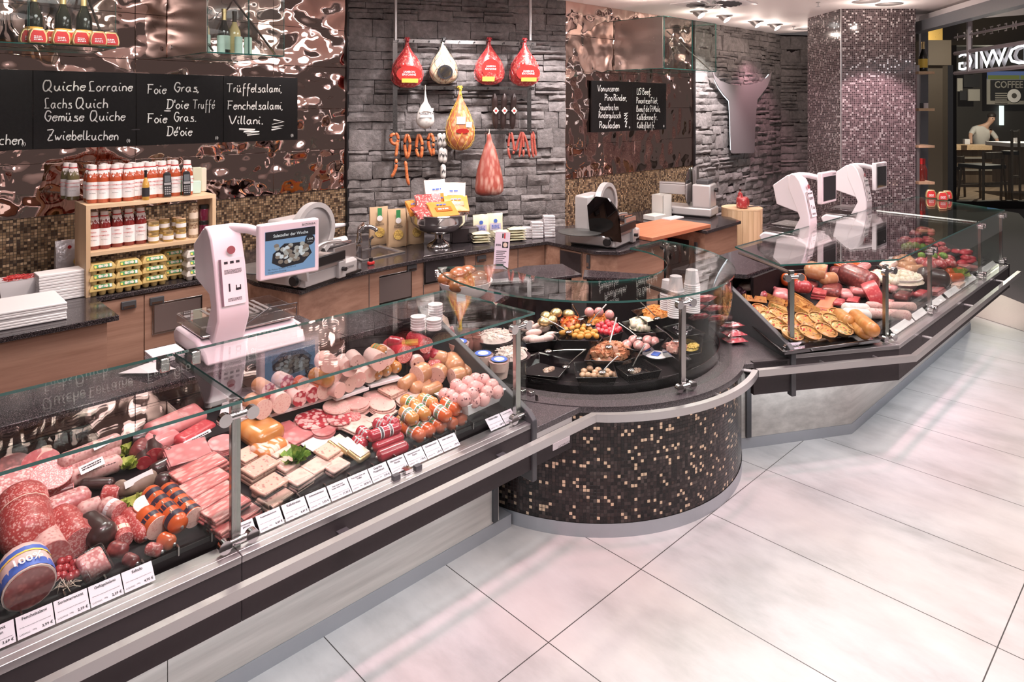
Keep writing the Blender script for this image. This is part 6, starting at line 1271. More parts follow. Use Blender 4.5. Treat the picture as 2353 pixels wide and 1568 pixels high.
for x, y, hw, h, m, n, l in ((620, 620, 105, .024, m_blut, 4, 'stack of large red and white brawn slices'), (775, 550, 80, .04, m_pinkc, 7, 'tall stack of pale round sausage slices'), (790, 620, 74, .03, m_blut, 5, 'stack of marbled brawn slices before the pale stack'), (885, 600, 48, .02, m_salcut, 3, 'small dark pink slices beside the brawn'), (910, 525, 72, .035, m_mort, 6, 'stack of ham sausage slices right of the pale stack'), (1030, 470, 74, .02, m_mort, 3, 'pale ham sausage slices near the platter edge'), (1080, 525, 78, .022, m_pep, 4, 'speckled sausage slices in the middle'), (690, 690, 70, .018, m_ham, 3, 'small pile of pink ham slices before the brawn'), (1270, 480, 90, .015, m_wsl, 3, 'wide pale slices behind the short sausages')):
    disc(q8, (x, y), hw, h, m, l, m, lift=.005, n=n, name='sliced_sausage_stack', grp='stacks of round sausage slices')
block(q8, (1150, 430), 140, .085, .035, m_pate, 'square stack of speckled meat loaf slices', .2, .01, 'meat_loaf_slices', n=6, cat='cold cut'); block(q8, (1070, 590), 210, .06, .012, m_wsl, 'overlapping pale turkey slices before the loaf stack', .35, .005, 'turkey_slices', n=2, cat='cold cut'); block(q8, (930, 650), 190, .09, .016, m_wsl, 'broad pale roast slices left of the red sausages', .35, .005, 'roast_slices', n=2, cat='cold cut')
block(q8, (455, 680), 150, .10, .014, m_ham, 'square marbled ham slices left of the brawn', .25, .005, 'ham_slices', n=2, cat='cold cut'); block(q8, (535, 715), 190, .09, .018, m_ham, 'pink roast beef slices before the marbled ham', .3, .005, 'beef_slices', n=3, cat='cold cut')
o = block(q8, (280, 685), 215, .16, .085, m_yor, 'large orange glazed ham roll with white sticker beside the post', .25, .0, 'glazed_ham', sub=0, bev=.035); BW(T((o.location.x - .03, o.location.y - .01, o.location.z + .047), .3)).prism([(.028 * cos(k * .42), .018 * sin(k * .42)) for k in range(15)], 0, .002, m_paper).build('sticker', o)
m_gl = speck('glazed slices', (.64, .22, .06), (.78, .62, .52), 22, .5, .06, .3, stretch=(3, 1, 1), dark=False)
block(q8, (340, 790), 200, .10, .05, m_gl, 'sliced orange glazed pork before the ham roll', .35, .0, 'glazed_pork'); block(q8, (410, 830), 150, .05, .03, m_wsl, 'fan of white roast slices with orange edge', .4, .0, 'roast_fan', n=3); lettuce(q8, (500, 820), 84, 'green parsley heap between the packs', m_parsley)
block(q8, (690, 770), 190, .12, .006, m_paper, 'white parchment sheet under the pates', .25, .004, 'parchment', cat='paper')
for x, y, l in ((795, 770, 'clear lidded pate tin at the back of the three'), (850, 790, 'clear lidded pate tin in the middle of the three'), (925, 835, 'clear lidded pate tin at the front of the three')): o = block(q8, (x, y), 110, .075, .028, m_goldf, l, .3, .008, 'terrine_tin', 'clear lidded terrine tins', top=m_wsl, cat='tin', rx=.15)
for x, y, w, h, m, n, l, g in ((205, 855, 130, .03, m_pate, 3, 'small pate slices with a dark label by the post', None), (280, 945, 200, .045, m_pate, 3, 'film wrapped pate pack, upper of the stack', 1), (345, 1060, 190, .04, m_pate, 3, 'film wrapped pate pack in the middle of the stack', 1), (375, 1130, 180, .025, m_pate, 2, 'film wrapped pate pack lowest at the front', 1), (450, 915, 120, .03, m_wsl, 2, 'film wrapped white meat slices left of the centre', 1), (525, 1010, 140, .035, m_wsl, 3, 'film wrapped roast slices at the front edge', 1), (640, 930, 150, .03, m_wsl, 2, 'film wrapped pale slice standing tilted', 1), (725, 840, 120, .04, m_pate, 3, 'small square pate block before the tins', None), (770, 920, 140, .025, m_wsl, 2, 'film wrapped pale slices at the front right', 1)):
    o = block(q8, (x, y), w, .075, h, m, l, .3, .0, 'meat_pack', 'film wrapped meat packs', n=n, film=bool(g), cat='meat pack')
    if x == 205: BW(T((o.location.x, o.location.y, o.location.z + .017), .3)).cb((0, 0, 0), (.06, .025, .002), m_ink).build('dark_label', o)
# tubs and bowls at the right end
for x, y, l, li in ((1580, 165, 'lidded clear tub with blue label, leftmost at the back', .06), (1740, 290, 'lidded clear tub with blue label, lower left at the right end', 0), (1840, 330, 'lidded clear tub with blue label, lower right at the right end', 0), (1740, 245, 'lidded clear tub with blue label, upper left at the right end', .05), (1845, 285, 'lidded clear tub with blue label, upper right at the right end', .05)):
    p, r = pos(q8, (x, y), 62, onL, li - .03); t = root('salad_tub', l, 'tub', p, .3, 'blue labelled salad tubs'); B(I).lathe([(0, 0), (r * .85, 0), (r, .045), (0, .045)], m_wsl, 18).build('tub_body', t); B(I).lathe([(r * 1.06, .045), (r * 1.06, .052), (0, .052)], m_acryl, 18).build('clear_lid', t); b = B(I); b.lathe([(r * .75, .0525), (0, .0528)], m_paper, 18); b.lathe([(r * .8, .0522), (r * .8, .0526), (r * .6, .0535), (r * .55, .0526)], m_blue, 18); b.build('round_label', t)
def heap(f, c, hw, hz, m, name, on, kind='shred', n=60, sq=.7, s=1.0, parent=None, seed=1):
    p, r = pos(f, c, hw, on, 0); p = on(*f(*c), 0); b = B(I); rr = random.Random(seed)
    b.lathe([(r * .98, -.01), (r * .8, hz * .45), (r * .4, hz * .85), (0, hz)], m, 16, X=M.Diagonal((1, sq, 1, 1)))
    for k in range(n):
        a, q = rr.uniform(0, 6.28), math.sqrt(rr.random()) * .95; z = hz * (1 - q * q * .8); x, y = r * q * cos(a), r * q * sq * sin(a); tl = rr.uniform(0, 3.14); d = V((cos(tl), sin(tl), rr.uniform(-.3, .5))) * .014 * s
        if kind == 'shred': b.tube([V((x, y, z)) - d, V((x, y, z + .004)), V((x, y, z)) + d], .0022 * s, m, 4)
        elif kind == 'cube': b.box((-.007 * s, -.007 * s, -.007 * s), (.007 * s, .007 * s, .007 * s), m, T((x, y, z), tl, rr.uniform(0, 2)))
        else: b.ball((x, y, z), .009 * s, m, 8, jit=.12, rr=rr)
    o = b.build(name, sm=60); o.location = p; o['kind'] = 'stuff'; o['label'] = name.replace('_', ' ') + ' heaped in its dish'; o['category'] = 'salad'; return o
m_shr = flat('white shredded salad', (.72, .58, .54), .45); m_bow = flat('dark bowl', (.05, .03, .035), .3)
for x, y, hw, l, li, sd in ((1820, 75, 130, 'dark bowl of white shredded salad at the back near the drum', .05, 3), (1925, 190, 120, 'dark bowl of white shredded salad beside the end post', .05, 5)):
    p, r = pos(q8, (x, y), hw, onL, 0); p = onL(*q8(x, y), .05); o = B(I).lathe([(r * .6, -.05), (r * .85, -.02), (r, .0), (r * .97, .0), (r * .8, -.015), (0, -.03)], m_bow, 24).build('salad_bowl', sm=50); o.location = p; tag(o, l, 'bowl', 'dark bowls of shredded salad')
    k = heap(q8, (x, y - 8), hw * .86, .03, m_shr, 'shredded_salad', lambda a, c, h: onL(a, c, .05), n=90, sq=.9, seed=sd); k['label'] = 'white shredded salad in the ' + ('rear' if sd == 3 else 'front') + ' dark bowl'
p = onL(*q8(1480, 110), .04); t = root('paper_bag', 'printed paper snack bag leaning at the back right of the case', 'bag', p, .2); pouch(t, .15, .19, .05, m_cream, 'paper_pouch', X=T((0, 0, -.04), 0, -.3)); B(T((0, -.02, .05), 0, pi / 2 - .3)).cb((0, 0, .012), (.10, .06, .003), m_pk[2]).build('bag_print', t)
m_jarb = flat('brown jar', (.30, .12, .10), .2, 0, Coat_Weight=1)
for x, y, l in ((1625, 60, 'small brown jar upper left at the back of the case'), (1690, 60, 'small brown jar upper right at the back of the case'), (1640, 110, 'small brown jar lower left at the back of the case'), (1700, 110, 'small brown jar lower right at the back of the case')):
    p, r = pos(q8, (x, y), 36, onL, .0); o = tag(B(I).lathe([(0, -r), (r * .9, -r), (r, -r * .6), (r, r * .4), (r * .7, r * .8), (r * .75, r), (0, r)], m_jarb, 14).build('glass_jar', sm=50), l, 'jar', 'small brown jars'); o.location = p
# paper cups, sheet and notes on the left worktop
for x, y, n, l, sd in ((525, 1010, 5, 'stack of white foam cups, front one', 0), (640, 960, 7, 'stack of white foam cups, taller rear one', 1), (630, 1010, 4, 'stack of white foam cups, small right one', 2)):
    p = at(*q5(x, y + 25), .951); o = tag(B(I).lathe([(0, 0)] + [a for k in range(n) for a in ((.036 + .002 * (k == 0), .013 * k + .001), (.038, .013 * k + .012))] + [(.032, .013 * n), (0, .013 * n)], m_white, 20).build('cup_stack', sm=30), l, 'cups', 'white foam cups by the drum'); o.location = p
p = at(*q4(1000, 1095), .951); o = B().add([p + V(v) for v in ((-.10, .07, .005), (.05, .10, .012), (.09, -.04, .004), (-.02, -.06, .02), (-.03, .03, .022))], [(0, 4, 3), (0, 1, 4), (4, 1, 2), (4, 2, 3)], m_paper).build('folded_paper', org=p, sm=20); tag(o, 'folded white paper lying on the dark worktop beside the scale', 'paper')
carton_stack(*q4(1130, 1020), 6, .13, .11, .006, 'white paper sheet in the small stack by the glass clip, {}', 'paper', z=.951, name='paper_sheet', grp='paper sheets by the glass clip')
# ---------------------------------------------------------------- price tags along the left front
def ptag(x0, x1, lines, price, y=2.222, z=.678):
    a, c = atY(x0, 1200, y).x, atY(x1, 1200, y).x; w = c - a - .002; F = face_T(((a + c) / 2, y, z), (1, 0, 0), (0, .72, .69)); t = root('price_tag', f'price tag reading {" ".join(lines)} {price} at the left case', 'price tag', ((a + c) / 2, y, z), 0, 'price tags along the left case')
    BW(F).cb((0, 0, 0), (w, .055, .0015), m_tag).build('card', t); b = BW(F); k = min(.0105, w / (.62 * max(len(s) for s in lines)))
    for i, s in enumerate(lines): b.text(s, k, m_ink, T((0, .015 - i * k * 1.05, .001)), 'c', True)
    if price: b.text(price, .0095, m_ink, T((w / 2 - .004, -.021, .001)), 'r', True)
    b.text('LUDWIG', .006, m_gasket, T((-w / 2 + .004, -.021, .001)), 'l'); b.text('100g', .005, m_ink, T((-w * .04, -.019, .001)), 'c'); b.text('Enthält: Konservierungsstoff, Antioxidationsmittel', w / 24, m_ink, T((0, -.004 - .006 * (len(lines) > 1), .001)), 'c'); b.build('lettering', t)
for a in ((-55, 35, ['Salami mit', 'Nüssen'], '3,69 €'), (37, 124, ['Fenchelsalami'], '3,99 €'), (125, 204, ['Sommerwurst'], '2,59 €'), (205, 281, ['Geflügelsalami'], '2,59 €'), (282, 353, ['Saltufo'], '4,90 €'), (550, 586, ['Rinderzunge', 'gekocht'], '4,49 €'), (592, 648, ['Roastbeefaufschnitt'], '4,49 €'), (651, 705, ['Kalbsbraten'], '4,49 €'), (707, 754, ['Schweinebraten'], '2,59 €'),
          (756, 803, ['Foie Gras Doie', 'Entier ohne Trüffel'], '21,90 €'), (804, 850, ['Foie Gras Doie mit', 'Trüffel'], '28,90 €'), (851, 893, ['Gegrillte', 'Putenbrust'], '2,99 €'), (895, 933, ['Hähnchensülze', 'Florida'], '2,59 €'), (934, 975, ['Schinkenwurst mit', 'Paprika'], '1,79 €'), (976, 1012, ['Schinkenwurst'], '1,79 €'), (1013, 1051, ['Heller Aufschnitt'], '1,79 €'), (1121, 1154, ['Pfefferbeißer'], '1,89 €'), (1155, 1181, ['Leberwurst im Ringel'], '1,89 €')): ptag(*a)
# ---------------------------------------------------------------- salad bar in the drum
m_tray = flat('black glossy tray', (.012, .009, .010), .12, 0, Coat_Weight=.7)
m_pot = flat('golden gnocchi', (.62, .29, .05), .35); m_tomato = flat('cherry tomato', (.62, .03, .05), .15, 0, Coat_Weight=1); m_weiss = speck('veal sausage', (.76, .58, .52), (.66, .44, .40), 50, .4, .1, .35); m_mush = speck('mushroom', (.52, .30, .17), (.66, .46, .32), 60, .45, .1, .3)
m_carrot = flat('grated carrot', (.74, .30, .06), .45); m_pepper = speck('diced pepper', (.66, .12, .03), (.72, .34, .08), 50, .5, .06, .3); m_crm = speck('cream salad', (.74, .66, .52), (.40, .44, .22), 60, .36, .05, .4, dark=False); m_olive = flat('black olive', (.025, .014, .02), .15, 0, Coat_Weight=1)
m_stew = speck('marinated meat', (.48, .18, .09), (.66, .38, .22), 50, .45, .1, .28); m_spr = speck('spice sprinkles', (.42, .26, .18), (.70, .60, .5), 160, .5, .06, .4); m_fish = speck('pink fish', (.70, .34, .28), (.76, .54, .46), 40, .45, .1, .35); m_corn = flat('yellow relish', (.72, .52, .12), .35); m_roll = speck('meat roll', (.62, .28, .26), (.74, .5, .46), 60, .42, .1, .35)
TRAYS = [([(640, 640), (700, 770), (940, 745), (905, 630)], .70, 'tray of white veal sausages at the left of the salad bar'), ([(690, 880), (800, 838), (1060, 900), (950, 1030), (700, 1010)], .68, 'nearly empty tray with seeds at the front left of the salad bar'), ([(1070, 915), (1370, 910), (1405, 1030), (1090, 1035)], .68, 'tray of mushrooms at the front of the salad bar'),
 ([(1400, 950), (1590, 880), (1750, 975), (1490, 1020)], .68, 'nearly empty tray with crumbs at the front right of the salad bar'), ([(1200, 795), (1450, 780), (1600, 860), (1450, 910), (1155, 900)], .70, 'tray of marinated meat in the middle of the salad bar'), ([(918, 690), (1210, 640), (1290, 722), (1270, 750), (960, 745)], .74, 'tray of golden gnocchi in the salad bar'), ([(1212, 650), (1400, 600), (1452, 680), (1295, 730)], .74, 'tray of cherry tomatoes in the salad bar'),
 ([(905, 610), (1060, 550), (1185, 620), (960, 665)], .74, 'tray of diced red pepper in the salad bar'), ([(1120, 560), (1320, 540), (1420, 590), (1195, 635)], .74, 'tray of orange diced salad behind the tomatoes'), ([(1440, 605), (1600, 570), (1770, 680), (1540, 695)], .74, 'tray of creamy white salad in the salad bar'), ([(1510, 515), (1690, 475), (1880, 545), (1640, 605)], .77, 'tray of grated carrot at the back right of the salad bar'),
 ([(1760, 645), (1900, 610), (2085, 690), (1890, 720)], .74, 'tray of black olives at the right of the salad bar'), ([(1415, 790), (1560, 715), (1765, 740), (1600, 835)], .71, 'tray of pink meat rolls in the salad bar'), ([(1860, 760), (2065, 735), (2055, 840), (1900, 870)], .70, 'tray of yellow relish at the right edge of the salad bar'), ([(1745, 790), (1800, 725), (1975, 890), (1880, 905)], .72, 'tilted clear fronted tray of pink fish in the salad bar')]
for cs, z, l in TRAYS: quadtray(qd, cs, z, .06, m_tray, l, 'salad tray', 'salad_tray', 'black trays in the salad bar')
def hp(c, hw, z, m, nm, lab, kind, n, sq, s, sd, hz=.03):
    o = heap(qd, c, hw, hz, m, nm, lambda a, b_, h: at(a, b_, z + h), kind, n, sq, s, seed=sd); o['label'] = lab
for a in (((880, 975), 68, .635, m_spr, 'seed_mix', 'brown seeds left in the front left tray', 'bead', 60, .5, .35, 1, .01), ((1545, 985), 70, .635, m_spr, 'crumbs', 'light crumbs left in the front right tray', 'bead', 60, .5, .35, 2, .01), ((1350, 850), 190, .672, m_stew, 'marinated_meat', 'brown marinated meat pieces in the middle tray', 'cube', 90, .8, 1.9, 3, .045), ((1050, 610), 110, .715, m_pepper, 'diced_pepper', 'red and orange diced pepper in its tray', 'cube', 80, .8, .9, 4, .03),
          ((1265, 590), 120, .715, m_carrot, 'orange_salad', 'orange diced salad behind the tomatoes', 'cube', 80, .7, .8, 5, .03), ((1600, 635), 120, .712, m_crm, 'cream_salad', 'creamy white salad in its tray', 'bead', 60, .9, 2.6, 6, .03), ((1705, 540), 115, .75, m_carrot, 'grated_carrot', 'grated carrot heap at the back right', 'shred', 170, .9, 1.0, 7, .045), ((1920, 665), 100, .715, m_olive, 'black_olives', 'black olives in the right tray', 'bead', 60, .8, 1.1, 8, .02), ((1985, 800), 75, .665, m_corn, 'yellow_relish', 'yellow relish in the right edge tray', 'bead', 60, .6, .7, 9, .02), ((1860, 815), 80, .69, m_fish, 'pink_fish', 'pink fish pieces in the tilted tray', 'cube', 30, 1.0, 1.8, 10, .03)): hp(*a)
def many(items, f, z, hw, m, name, lab, cat, grp, sh=(1, 1, 1), rz=None):
    src = None
    for x, y, *zz in items:
        p = at(*f(x, y), z + (zz[0] if zz else 0)); r = size(f, p, hw)
        if src is None: src = B(I).ball((0, 0, 0), (r * sh[0], r * sh[1], r * sh[2]), m, 14, jit=.02).build(name, sm=180); tag(src, lab, cat, grp); o = src
        else: o = src.copy(); C.objects.link(o)
        o.location = p; o.rotation_euler = (0, 0, R.uniform(0, 6) if rz is None else rz + R.uniform(-.25, .25))
many([(1010, 665), (1045, 690), (1060, 655), (1095, 680), (1100, 640, .01), (1130, 700), (1140, 665, .01), (1175, 690), (1190, 660), (1215, 700), (1230, 680, .01), (1080, 710), (1120, 720), (1180, 715), (1150, 640, .015), (985, 690), (1245, 715)], qd, .735, 24, m_pot, 'gnocchi', 'golden gnocchi in the gnocchi tray of the salad bar', 'gnocchi', 'golden gnocchi', (1.25, .85, .85))
many([(1260, 640), (1285, 625, .01), (1310, 650, .012), (1340, 630, .015), (1370, 620, .01), (1260, 670), (1290, 680), (1320, 685, .005), (1350, 670, .012), (1380, 655, .01), (1400, 675), (1360, 695), (1420, 660), (1330, 610, .012), (1395, 635)], qd, .735, 25, m_tomato, 'cherry_tomato', 'red cherry tomato in the tomato tray of the salad bar', 'tomato', 'cherry tomatoes')
many([(1150, 985), (1195, 965, .01), (1235, 995, .005), (1260, 975, .012), (1300, 1000), (1330, 985, .01), (1355, 1005), (1140, 1015), (1180, 1015, .004), (1225, 1020), (1275, 1020), (1320, 1020)], qd, .645, 27, m_mush, 'mushroom', 'small brown mushroom in the mushroom tray of the salad bar', 'mushroom', 'small brown mushrooms', (1, 1, .8))
many([(720, 655, .02), (760, 690, .02), (830, 660, .01), (740, 735), (790, 745), (850, 735), (890, 710), (800, 640, .025), (710, 625, .02)], qd, .695, 34, m_weiss, 'veal_sausage', 'white veal sausage in the left tray of the salad bar', 'sausage', 'white veal sausages', (2.1, .85, .85), -.3)
many([(1480, 780), (1530, 745, .015), (1570, 785, .02), (1640, 745, .01), (1690, 755), (1620, 805)], qd, .695, 48, m_roll, 'meat_roll', 'pink meat roll in the meat roll tray of the salad bar', 'meat roll', 'pink meat rolls', (1.3, .85, .7), .4)
many([(855, 560), (935, 535, .02), (1030, 545), (840, 605), (900, 590)], qd, .76, 45, m_goldf, 'gold_egg', 'shiny gold wrapped egg at the back left of the salad bar', 'egg', 'gold wrapped eggs', (1.1, .95, .8))
many([(1190, 530), (1265, 530), (1345, 550)], qd, .77, 38, m_roll, 'meat_ball', 'pink ball at the back of the salad bar behind the trays', 'meat ball', 'pink balls at the back')
for a, c, za, zc, w in (((820, 565), (1050, 690), .83, .74, 'over the diced pepper tray'), ((1060, 470), (1130, 590), .86, .75, 'standing up behind the pepper tray'), ((1320, 470), (1170, 640), .86, .75, 'standing in the orange salad'), ((1400, 570), (1335, 815), .86, .72, 'standing tall in the marinated meat'), ((1555, 425), (1730, 590), .90, .77, 'standing in the grated carrot'), ((1415, 610), (1590, 740), .82, .73, 'lying across to the meat rolls'), ((1715, 640), (1870, 760), .84, .74, 'beside the olives'), ((1165, 820), (850, 830), .74, .70, 'lying flat left of the marinated meat'), ((1165, 815), (1000, 960), .76, .66, 'leaning into the front left tray'), ((1410, 870), (1280, 1000), .76, .66, 'with white handle in the mushrooms'), ((1620, 780), (1500, 990), .78, .65, 'leaning into the front right tray')):
    p, q = at(*qd(*a), za), at(*qd(*c), zc); d = q - p; b = B(); b.tube([p, p + d * .5 + V((0, 0, .004)), p + d * .8], [.006, .0045, .005], m_steel if 'white' not in w else m_white, 8, flat=.6)
    b.ball(p + d * .92, (.024, .020, .007), m_steel, 12); tag(b.build('salad_spoon', org=p, sm=60), 'steel serving spoon ' + w, 'spoon', 'serving spoons in the salad bar')
p = at(*qd(1705, 865), .665); o = tag(B(T(p)).lathe([(.062, 0), (.066, .006), (.05, .008), (0, .004)], m_white, 24).build('small_plate'), 'small white plate with a blue label right of the meat rolls', 'plate'); BW(T(p + V((0, 0, .009)), .3)).box((-.03, -.02, 0), (.03, .02, .002), m_blue).build('blue_label', o)
B().prism([(2.085, 2.99), (2.60, 2.85), (2.84, 2.95), (2.84, 3.28), (2.085, 3.28)], .92, .95, m_gran).build('staff_worktop', drum, bev=.003); B().prism([(2.11, 3.1), (2.6, 2.92), (2.8, 3.0), (2.8, 3.25), (2.11, 3.25)], 0, .92, m_dark).build('staff_cabinet', drum)
B().prism([(2.95, 3.36), (3.06, 3.10), (3.507, 2.955), (3.64, 3.245), (3.4, 3.38)], .93, .95, m_gran).build('staff_worktop', drum, bev=.003); B().prism([(3.0, 3.33), (3.1, 3.14), (3.48, 3.02), (3.58, 3.22), (3.38, 3.34)], 0, .93, m_dark).build('staff_cabinet', drum)
B().prism([(3.613, 3.021), (3.46, 2.904), (3.705, 2.60), (3.84, 2.62)], .93, .95, m_gran).build('staff_worktop', drum, bev=.003); B().prism([(3.6, 2.98), (3.49, 2.90), (3.70, 2.64), (3.8, 2.65)], 0, .93, m_dark).build('staff_cabinet', drum)
p = V((2.56, 3.02, .951)); t = root('bread_bowl', 'white china bowl heaped with brown rolls between left case and drum', 'bowl', p); B(I).lathe([(.06, 0), (.07, .01), (.12, .045), (.150, .10), (.156, .115), (.151, .115), (.115, .055), (0, .03)], m_white, 36).build('bowl_body', t, sm=60)
m_bun = speck('bread crust', (.27, .085, .022), (.42, .17, .06), 26, .45, .2, .35, coat=.5)
for i, (x, y, z, r, w) in enumerate(((-.09, -.05, .11, .062, 'left front'), (.0, -.08, .12, .06, 'front middle'), (.085, -.03, .115, .064, 'right front'), (-.03, .02, .15, .062, 'top middle'), (.06, .05, .14, .06, 'back right'), (-.10, .04, .13, .058, 'back left'))):
    o = B(I).ball((0, 0, 0), (r, r * .9, r * .66), m_bun, 14, jit=.02).build('bread_roll', sm=180); o.location = p + V((x, y, z)); tag(o, f'shiny brown bread roll in the white bowl, {w}', 'bread roll', 'bread rolls in the bowl')
p = at(1150, 622, .951); t = root('card_stand', 'clear stand with a pink card and small photo behind the salad bar', 'sign', p, RZW * .6); X = T((0, 0, 0), 0, pi / 2 - .12, .0) @ T((0, 0, 0), -.13); B(X).box((-.06, 0, -.003), (.06, .26, .0), m_acryl).build('acrylic_stand', t); B(I).box((-.06, -.02, 0), (.06, .06, .004), m_acryl).build('stand_foot', t); b = B(X); b.box((-.055, .01, .0), (.055, .255, .0015), m_tag); b.box((-.004, .215, .0015), (.006, .245, .002), m_ink); b.box((.010, .212, .0015), (.020, .248, .002), m_red); b.box((.0, .15, .0015), (.045, .19, .002), m_ink); b.tube([(.022, .17, .002), (.022, .17, .003)], .016, m_cream, 12)
for k in range(9): b.box((-.042, .125 - .012 * k, .0015), (.035 - .012 * (k % 3), .130 - .012 * k, .002), m_gasket)
b.bars(.04, .004, 2, m_ink, T((-.028, .172, .0016))); b.build('info_card', t)
B().prism([(3.80, 2.20), (4.02, 2.32), (3.98, 2.62), (3.78, 2.55)], .60, .84, m_dark).build('cup_shelf', drum)
for i, (px, z1, l) in enumerate(((1553, 1.085, 'stack of upturned white cups, nearer one'), (1590, 1.10, 'stack of upturned white cups, taller one at the right'), (1535, 1.02, 'short stack of upturned white cups at the left'))):
    d = (4.0, 4.1, 4.15)[i]; r_ = ray(px, 700); p = V((r_.x * d, r_.y * d, .842)); n = int((z1 - .842 - .08) / .012); pr = [(.047, 0)]
    for k in range(n): pr += [(.047, .012 * k), (.048, .012 * k + .006), (.045, .012 * k + .011)]
    z0_ = .012 * n; o = tag(B(T(p)).lathe(pr + [(.044, z0_), (.034, z0_ + .078), (.030, z0_ + .08), (0, z0_ + .078)], m_white, 22).build('cup_stack', sm=30), l, 'cups', 'white cups in the salad bar')
m_pack = speck('vacuum packed meat', (.50, .09, .11), (.74, .46, .44), 44, .48, .1, .2, coat=1)
k = 0
for x, y, z, w, tl, l in ((2085, 450, .87, .13, -.5, 'top of the sloping rack'), (2015, 520, .82, .12, -.5, 'left on the sloping rack'), (2150, 525, .80, .13, -.5, 'right in the second row of the rack'), (2040, 590, .76, .12, -.5, 'left in the third row of the rack'), (2175, 600, .74, .13, -.5, 'right in the third row of the rack'), (2290, 655, .70, .13, -.2, 'uppermost of the pile by the end panel'), (2305, 715, .665, .13, 0, 'middle of the pile by the end panel'), (2310, 765, .635, .13, 0, 'lowest of the pile by the end panel')):
    p = at(*qd(x, y), z); t = root('meat_pack', 'film wrapped red meat pack, ' + l, 'meat pack', p, -.5, 'meat packs beside the right case'); pillow(t, w, .10, .035, m_pack, 'packed_meat', X=M.Rotation(tl, 4, 'X')); b = B(M.Rotation(tl, 4, 'X')); b.box((-.035, -.02, .034), (.025, .025, .036), m_paper); b.build('pack_label', t)
B(face_T((3.86, 2.30, 0), (.5, -.87, 0), (0, 0, 1))).prism([(-.22, .63), (.22, .63), (-.22, .80)], -.10, .10, m_acryl).build('pack_rack', counter_R := [o for o in C.objects if o.name.startswith('counter_link') and o.type == 'EMPTY'][1]).location -= V(counter_R.location)
# ---------------------------------------------------------------- right case
m_crust = speck('baked crust', (.46, .20, .06), (.62, .34, .12), 40, .45, .15, .45); m_quich = speck('quiche filling', (.58, .27, .065), (.32, .09, .03), 70, .42, .08, .4, dark=(.46, .20, .06)); m_spin = speck('spinach filling', (.52, .30, .10), (.16, .18, .05), 60, .42, .08, .4, dark=False); m_fry = speck('fried pastry', (.50, .19, .045), (.66, .34, .11), 30, .45, .15, .4)
t_, _ = quadtray(q6, [(370, 890), (720, 1180), (1375, 1095), (1080, 830)], .70, .03, m_tray, 'large black tray of quiches and pastries at the near end of the right case', 'tray', 'pastry_tray', None, .97); onQ = tier(.69)
gq = 'quiches on the black tray'
def quiche(x, y, hw, m, l, li=.0, rx=0, rz=0):
    p = at(*q6(x, y), .70 + li); r = size(q6, p, hw); t = root('mini_quiche', l, 'quiche', p, rz, gq); b = B(M.Rotation(rx, 4, 'X')); n = 28; pr = ((.78, 0), (1.0, .026), (1.03, .030), (.93, .030), (.90, .022), (0, .024)); vs = []
    for q, z in pr:
        for i in range(n): a = 2 * pi * i / n; w = 1 + (.03 * (i % 2) if q > .9 else 0); vs.append((r * q * w * cos(a), r * q * w * sin(a), z))
    b.add(vs, [(j * n + i, j * n + (i + 1) % n, (j + 1) * n + (i + 1) % n, (j + 1) * n + i) for j in range(3) for i in range(n)] + [tuple(range(n))[::-1]], m_crust); b.build('pastry_shell', t, sm=50)
    b = B(M.Rotation(rx, 4, 'X')); rr = random.Random(int(x)); b.lathe([(r * .92, .021), (r * .8, .026), (r * .4, .030), (0, .029)], m, 24)
    for k in range(14): a, q = rr.uniform(0, 6.28), math.sqrt(rr.random()) * .8; b.ball((r * q * cos(a), r * q * sin(a), .029), (.007, .005, .004), rr.choice((m_tomato, m_crust, m_spin, m_mush)), 6, rr=rr)
    b.build('filling', t)
for i, (x, y, m, l) in enumerate(((765, 1085, m_spin, 'front row, leftmost beside the steel post'), (885, 1080, m_quich, 'front row, second from the post'), (990, 1065, m_quich, 'front row, third with red topping'), (1095, 1050, m_spin, 'front row, fourth'), (1205, 1038, m_spin, 'front row, rightmost with dark crumbs'), (770, 1005, m_quich, 'second row, leftmost by the post'), (860, 1000, m_quich, 'second row, second'), (950, 990, m_spin, 'second row, third'), (1040, 1000, m_spin, 'second row, fourth'), (1080, 965, m_quich, 'third row behind the fourth'), (668, 1022, m_spin, 'left of the post, nearest the front'), (612, 978, m_spin, 'left of the post, middle'), (562, 930, m_quich, 'left of the post, farther back'), (668, 955, m_quich, 'left of the post, right side'))): quiche(x, y, 60 if x > 700 else 52, m, 'round mini quiche in the ' + l, .02 + .012 * (i > 4 and x > 700), .42, -.3)
def wedge(x, y, hw, m, l, rz, li=0, rx=.0):
    p = at(*q6(x, y), .70 + li); r = size(q6, p, hw); t = root('quiche_wedge', l, 'quiche', p, rz, 'quiche wedges on the black tray'); pl_ = [(0, 0)] + [(2 * r * cos(a), 2 * r * sin(a)) for a in (-.36, -.12, .12, .36)]; X = T((-r, 0, 0)) @ M.Rotation(rx, 4, 'X'); B(X).prism(pl_, 0, .012, m_crust).build('pastry_base', t); B(X).prism([(a * .97, c * .93) for a, c in pl_], .012, .04, m).build('filling', t); B(X).prism([pl_[1], pl_[2], pl_[3], pl_[4], (pl_[4][0] * 1.06, pl_[4][1] * 1.06), (pl_[3][0] * 1.06, pl_[3][1] * 1.06), (pl_[2][0] * 1.06, pl_[2][1] * 1.06), (pl_[1][0] * 1.06, pl_[1][1] * 1.06)], 0, .046, m_crust).build('crust_rim', t)
